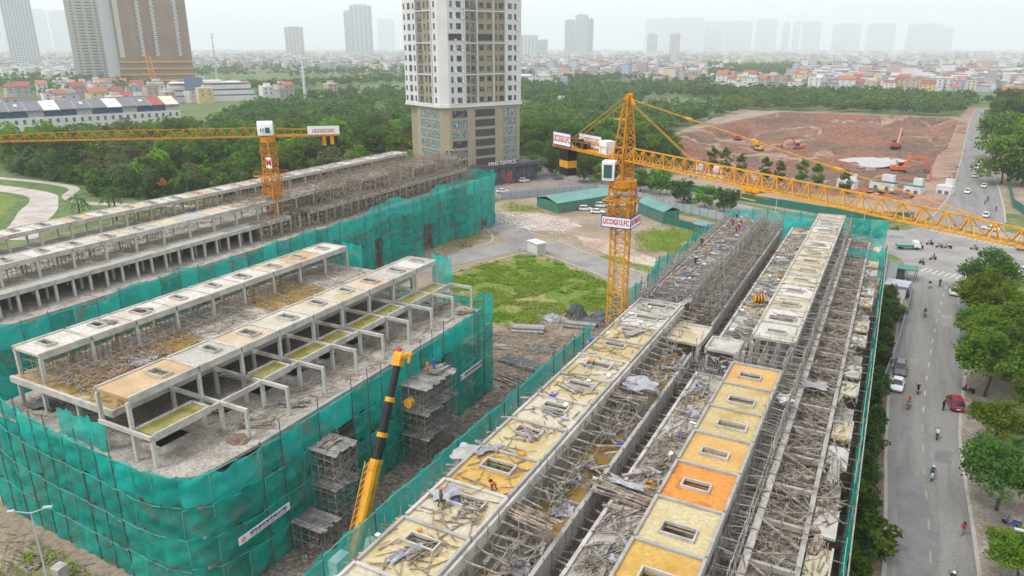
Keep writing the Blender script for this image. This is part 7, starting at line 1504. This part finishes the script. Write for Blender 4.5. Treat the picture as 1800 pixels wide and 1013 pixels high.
for lab, x, y, rz, c, rc, s in (('orange excavator beside the pond with bent boom', 3, 394, R(-75), 'p_orange', (3.6, 4.2, 2.0), 1.5), ('red excavator behind the pond with boom straight up', 0, 470, R(-10), 'p_brick', (5.5, 1.0, .5), 1.5), ('yellow excavator near the hoarding behind the jib', -1, 318, R(40), 'p_yellow', (3.6, 3.0, 1.8), 1.25), ('dark red drilling rig by the road bank', 14, 327, R(10), 'p_brick', (5.5, .8, .4), 1.2), ('red excavator at the left of the pit beside a green one', -50, 452, R(100), 'p_brick', (3.4, 3.2, 1.6), 1.4), ('yellow bulldozer like digger on the left spoil bank', -70, 440, R(60), 'p_yellow', (1.6, 2.2, .8), 1.2), ('orange digger close to the site offices', -6, 311, R(80), 'p_orange', (1.6, 3.4, .8), 1.1), ('small white red digger on the far left bank', -88, 470, R(-60), 'p_brick', (2.4, 2.2, 1), 1.1)):
    excavator(lab, x, y, pz(x, y)-.1, rz, c, 0, rc, s)
dt = thing('dump_truck', 'yellow lorry with long boom by the junction end of the excavation', 'lorry', (11, 307, pz(11, 307)), R(-70)); add('cab', G().box(-1.2, 1.2, 2.2, 4.2, .8, 3.0).mesh('cab', 'p_yellow'), dt); add('bed', G().box(-1.25, 1.25, -4, 2.1, .9, 1.6).mesh('bed', 'p_yellow'), dt); add('crane_arm', G().bars([((0, 1.6, 2), (0, -9, 3.2), .5)]).mesh('crane_arm', 'p_yellow'), dt)
for k in (-1, 1):
    for y in (-2.8, -1.4, 3.2): add('wheel', tyre, dt, (k*1.05, y, .5), None, (1.5, 1.5, 1.5))
for i, (x, y, w, c) in enumerate(((-2, 300, 9, 'r_blue'), (-14, 296, 7, 'r_white'), (8, 296, 6, 'r_green'), (-62, 290, 8, 'r_red'), (-70, 293, 6, 'r_blue'), (18, 300, 5, 'r_white'))):
    house(['blue roofed site office at the near rim of the pit', 'white site office at the near rim of the pit', 'green roofed site office near the junction', 'red roofed hut behind the street trees', 'blue tank hut behind the street trees', 'white hut on the road bank'][i], x, y, w, 3, 2.6, 'h_white', c, 0, R(-25), 2, name='site_office')

# ------------------------------------------------------------------ tell look-alikes apart by their place
ORD = ['leftmost', 'second from left', 'third from left', 'fourth from left', 'fifth from left', 'sixth from left', 'seventh from left', 'eighth from left', 'ninth from left', 'tenth from left']
by = {}
for o in SC.objects:
    if o.parent is None and o.get('category') == 'house': by.setdefault(o['label'], []).append(o)
for lab, L in by.items():
    if 1 < len(L) <= 10:
        L.sort(key=lambda o: math.atan2(o.location.x, o.location.y))
        for k, o in enumerate(L): o['label'] = ORD[k]+' '+lab
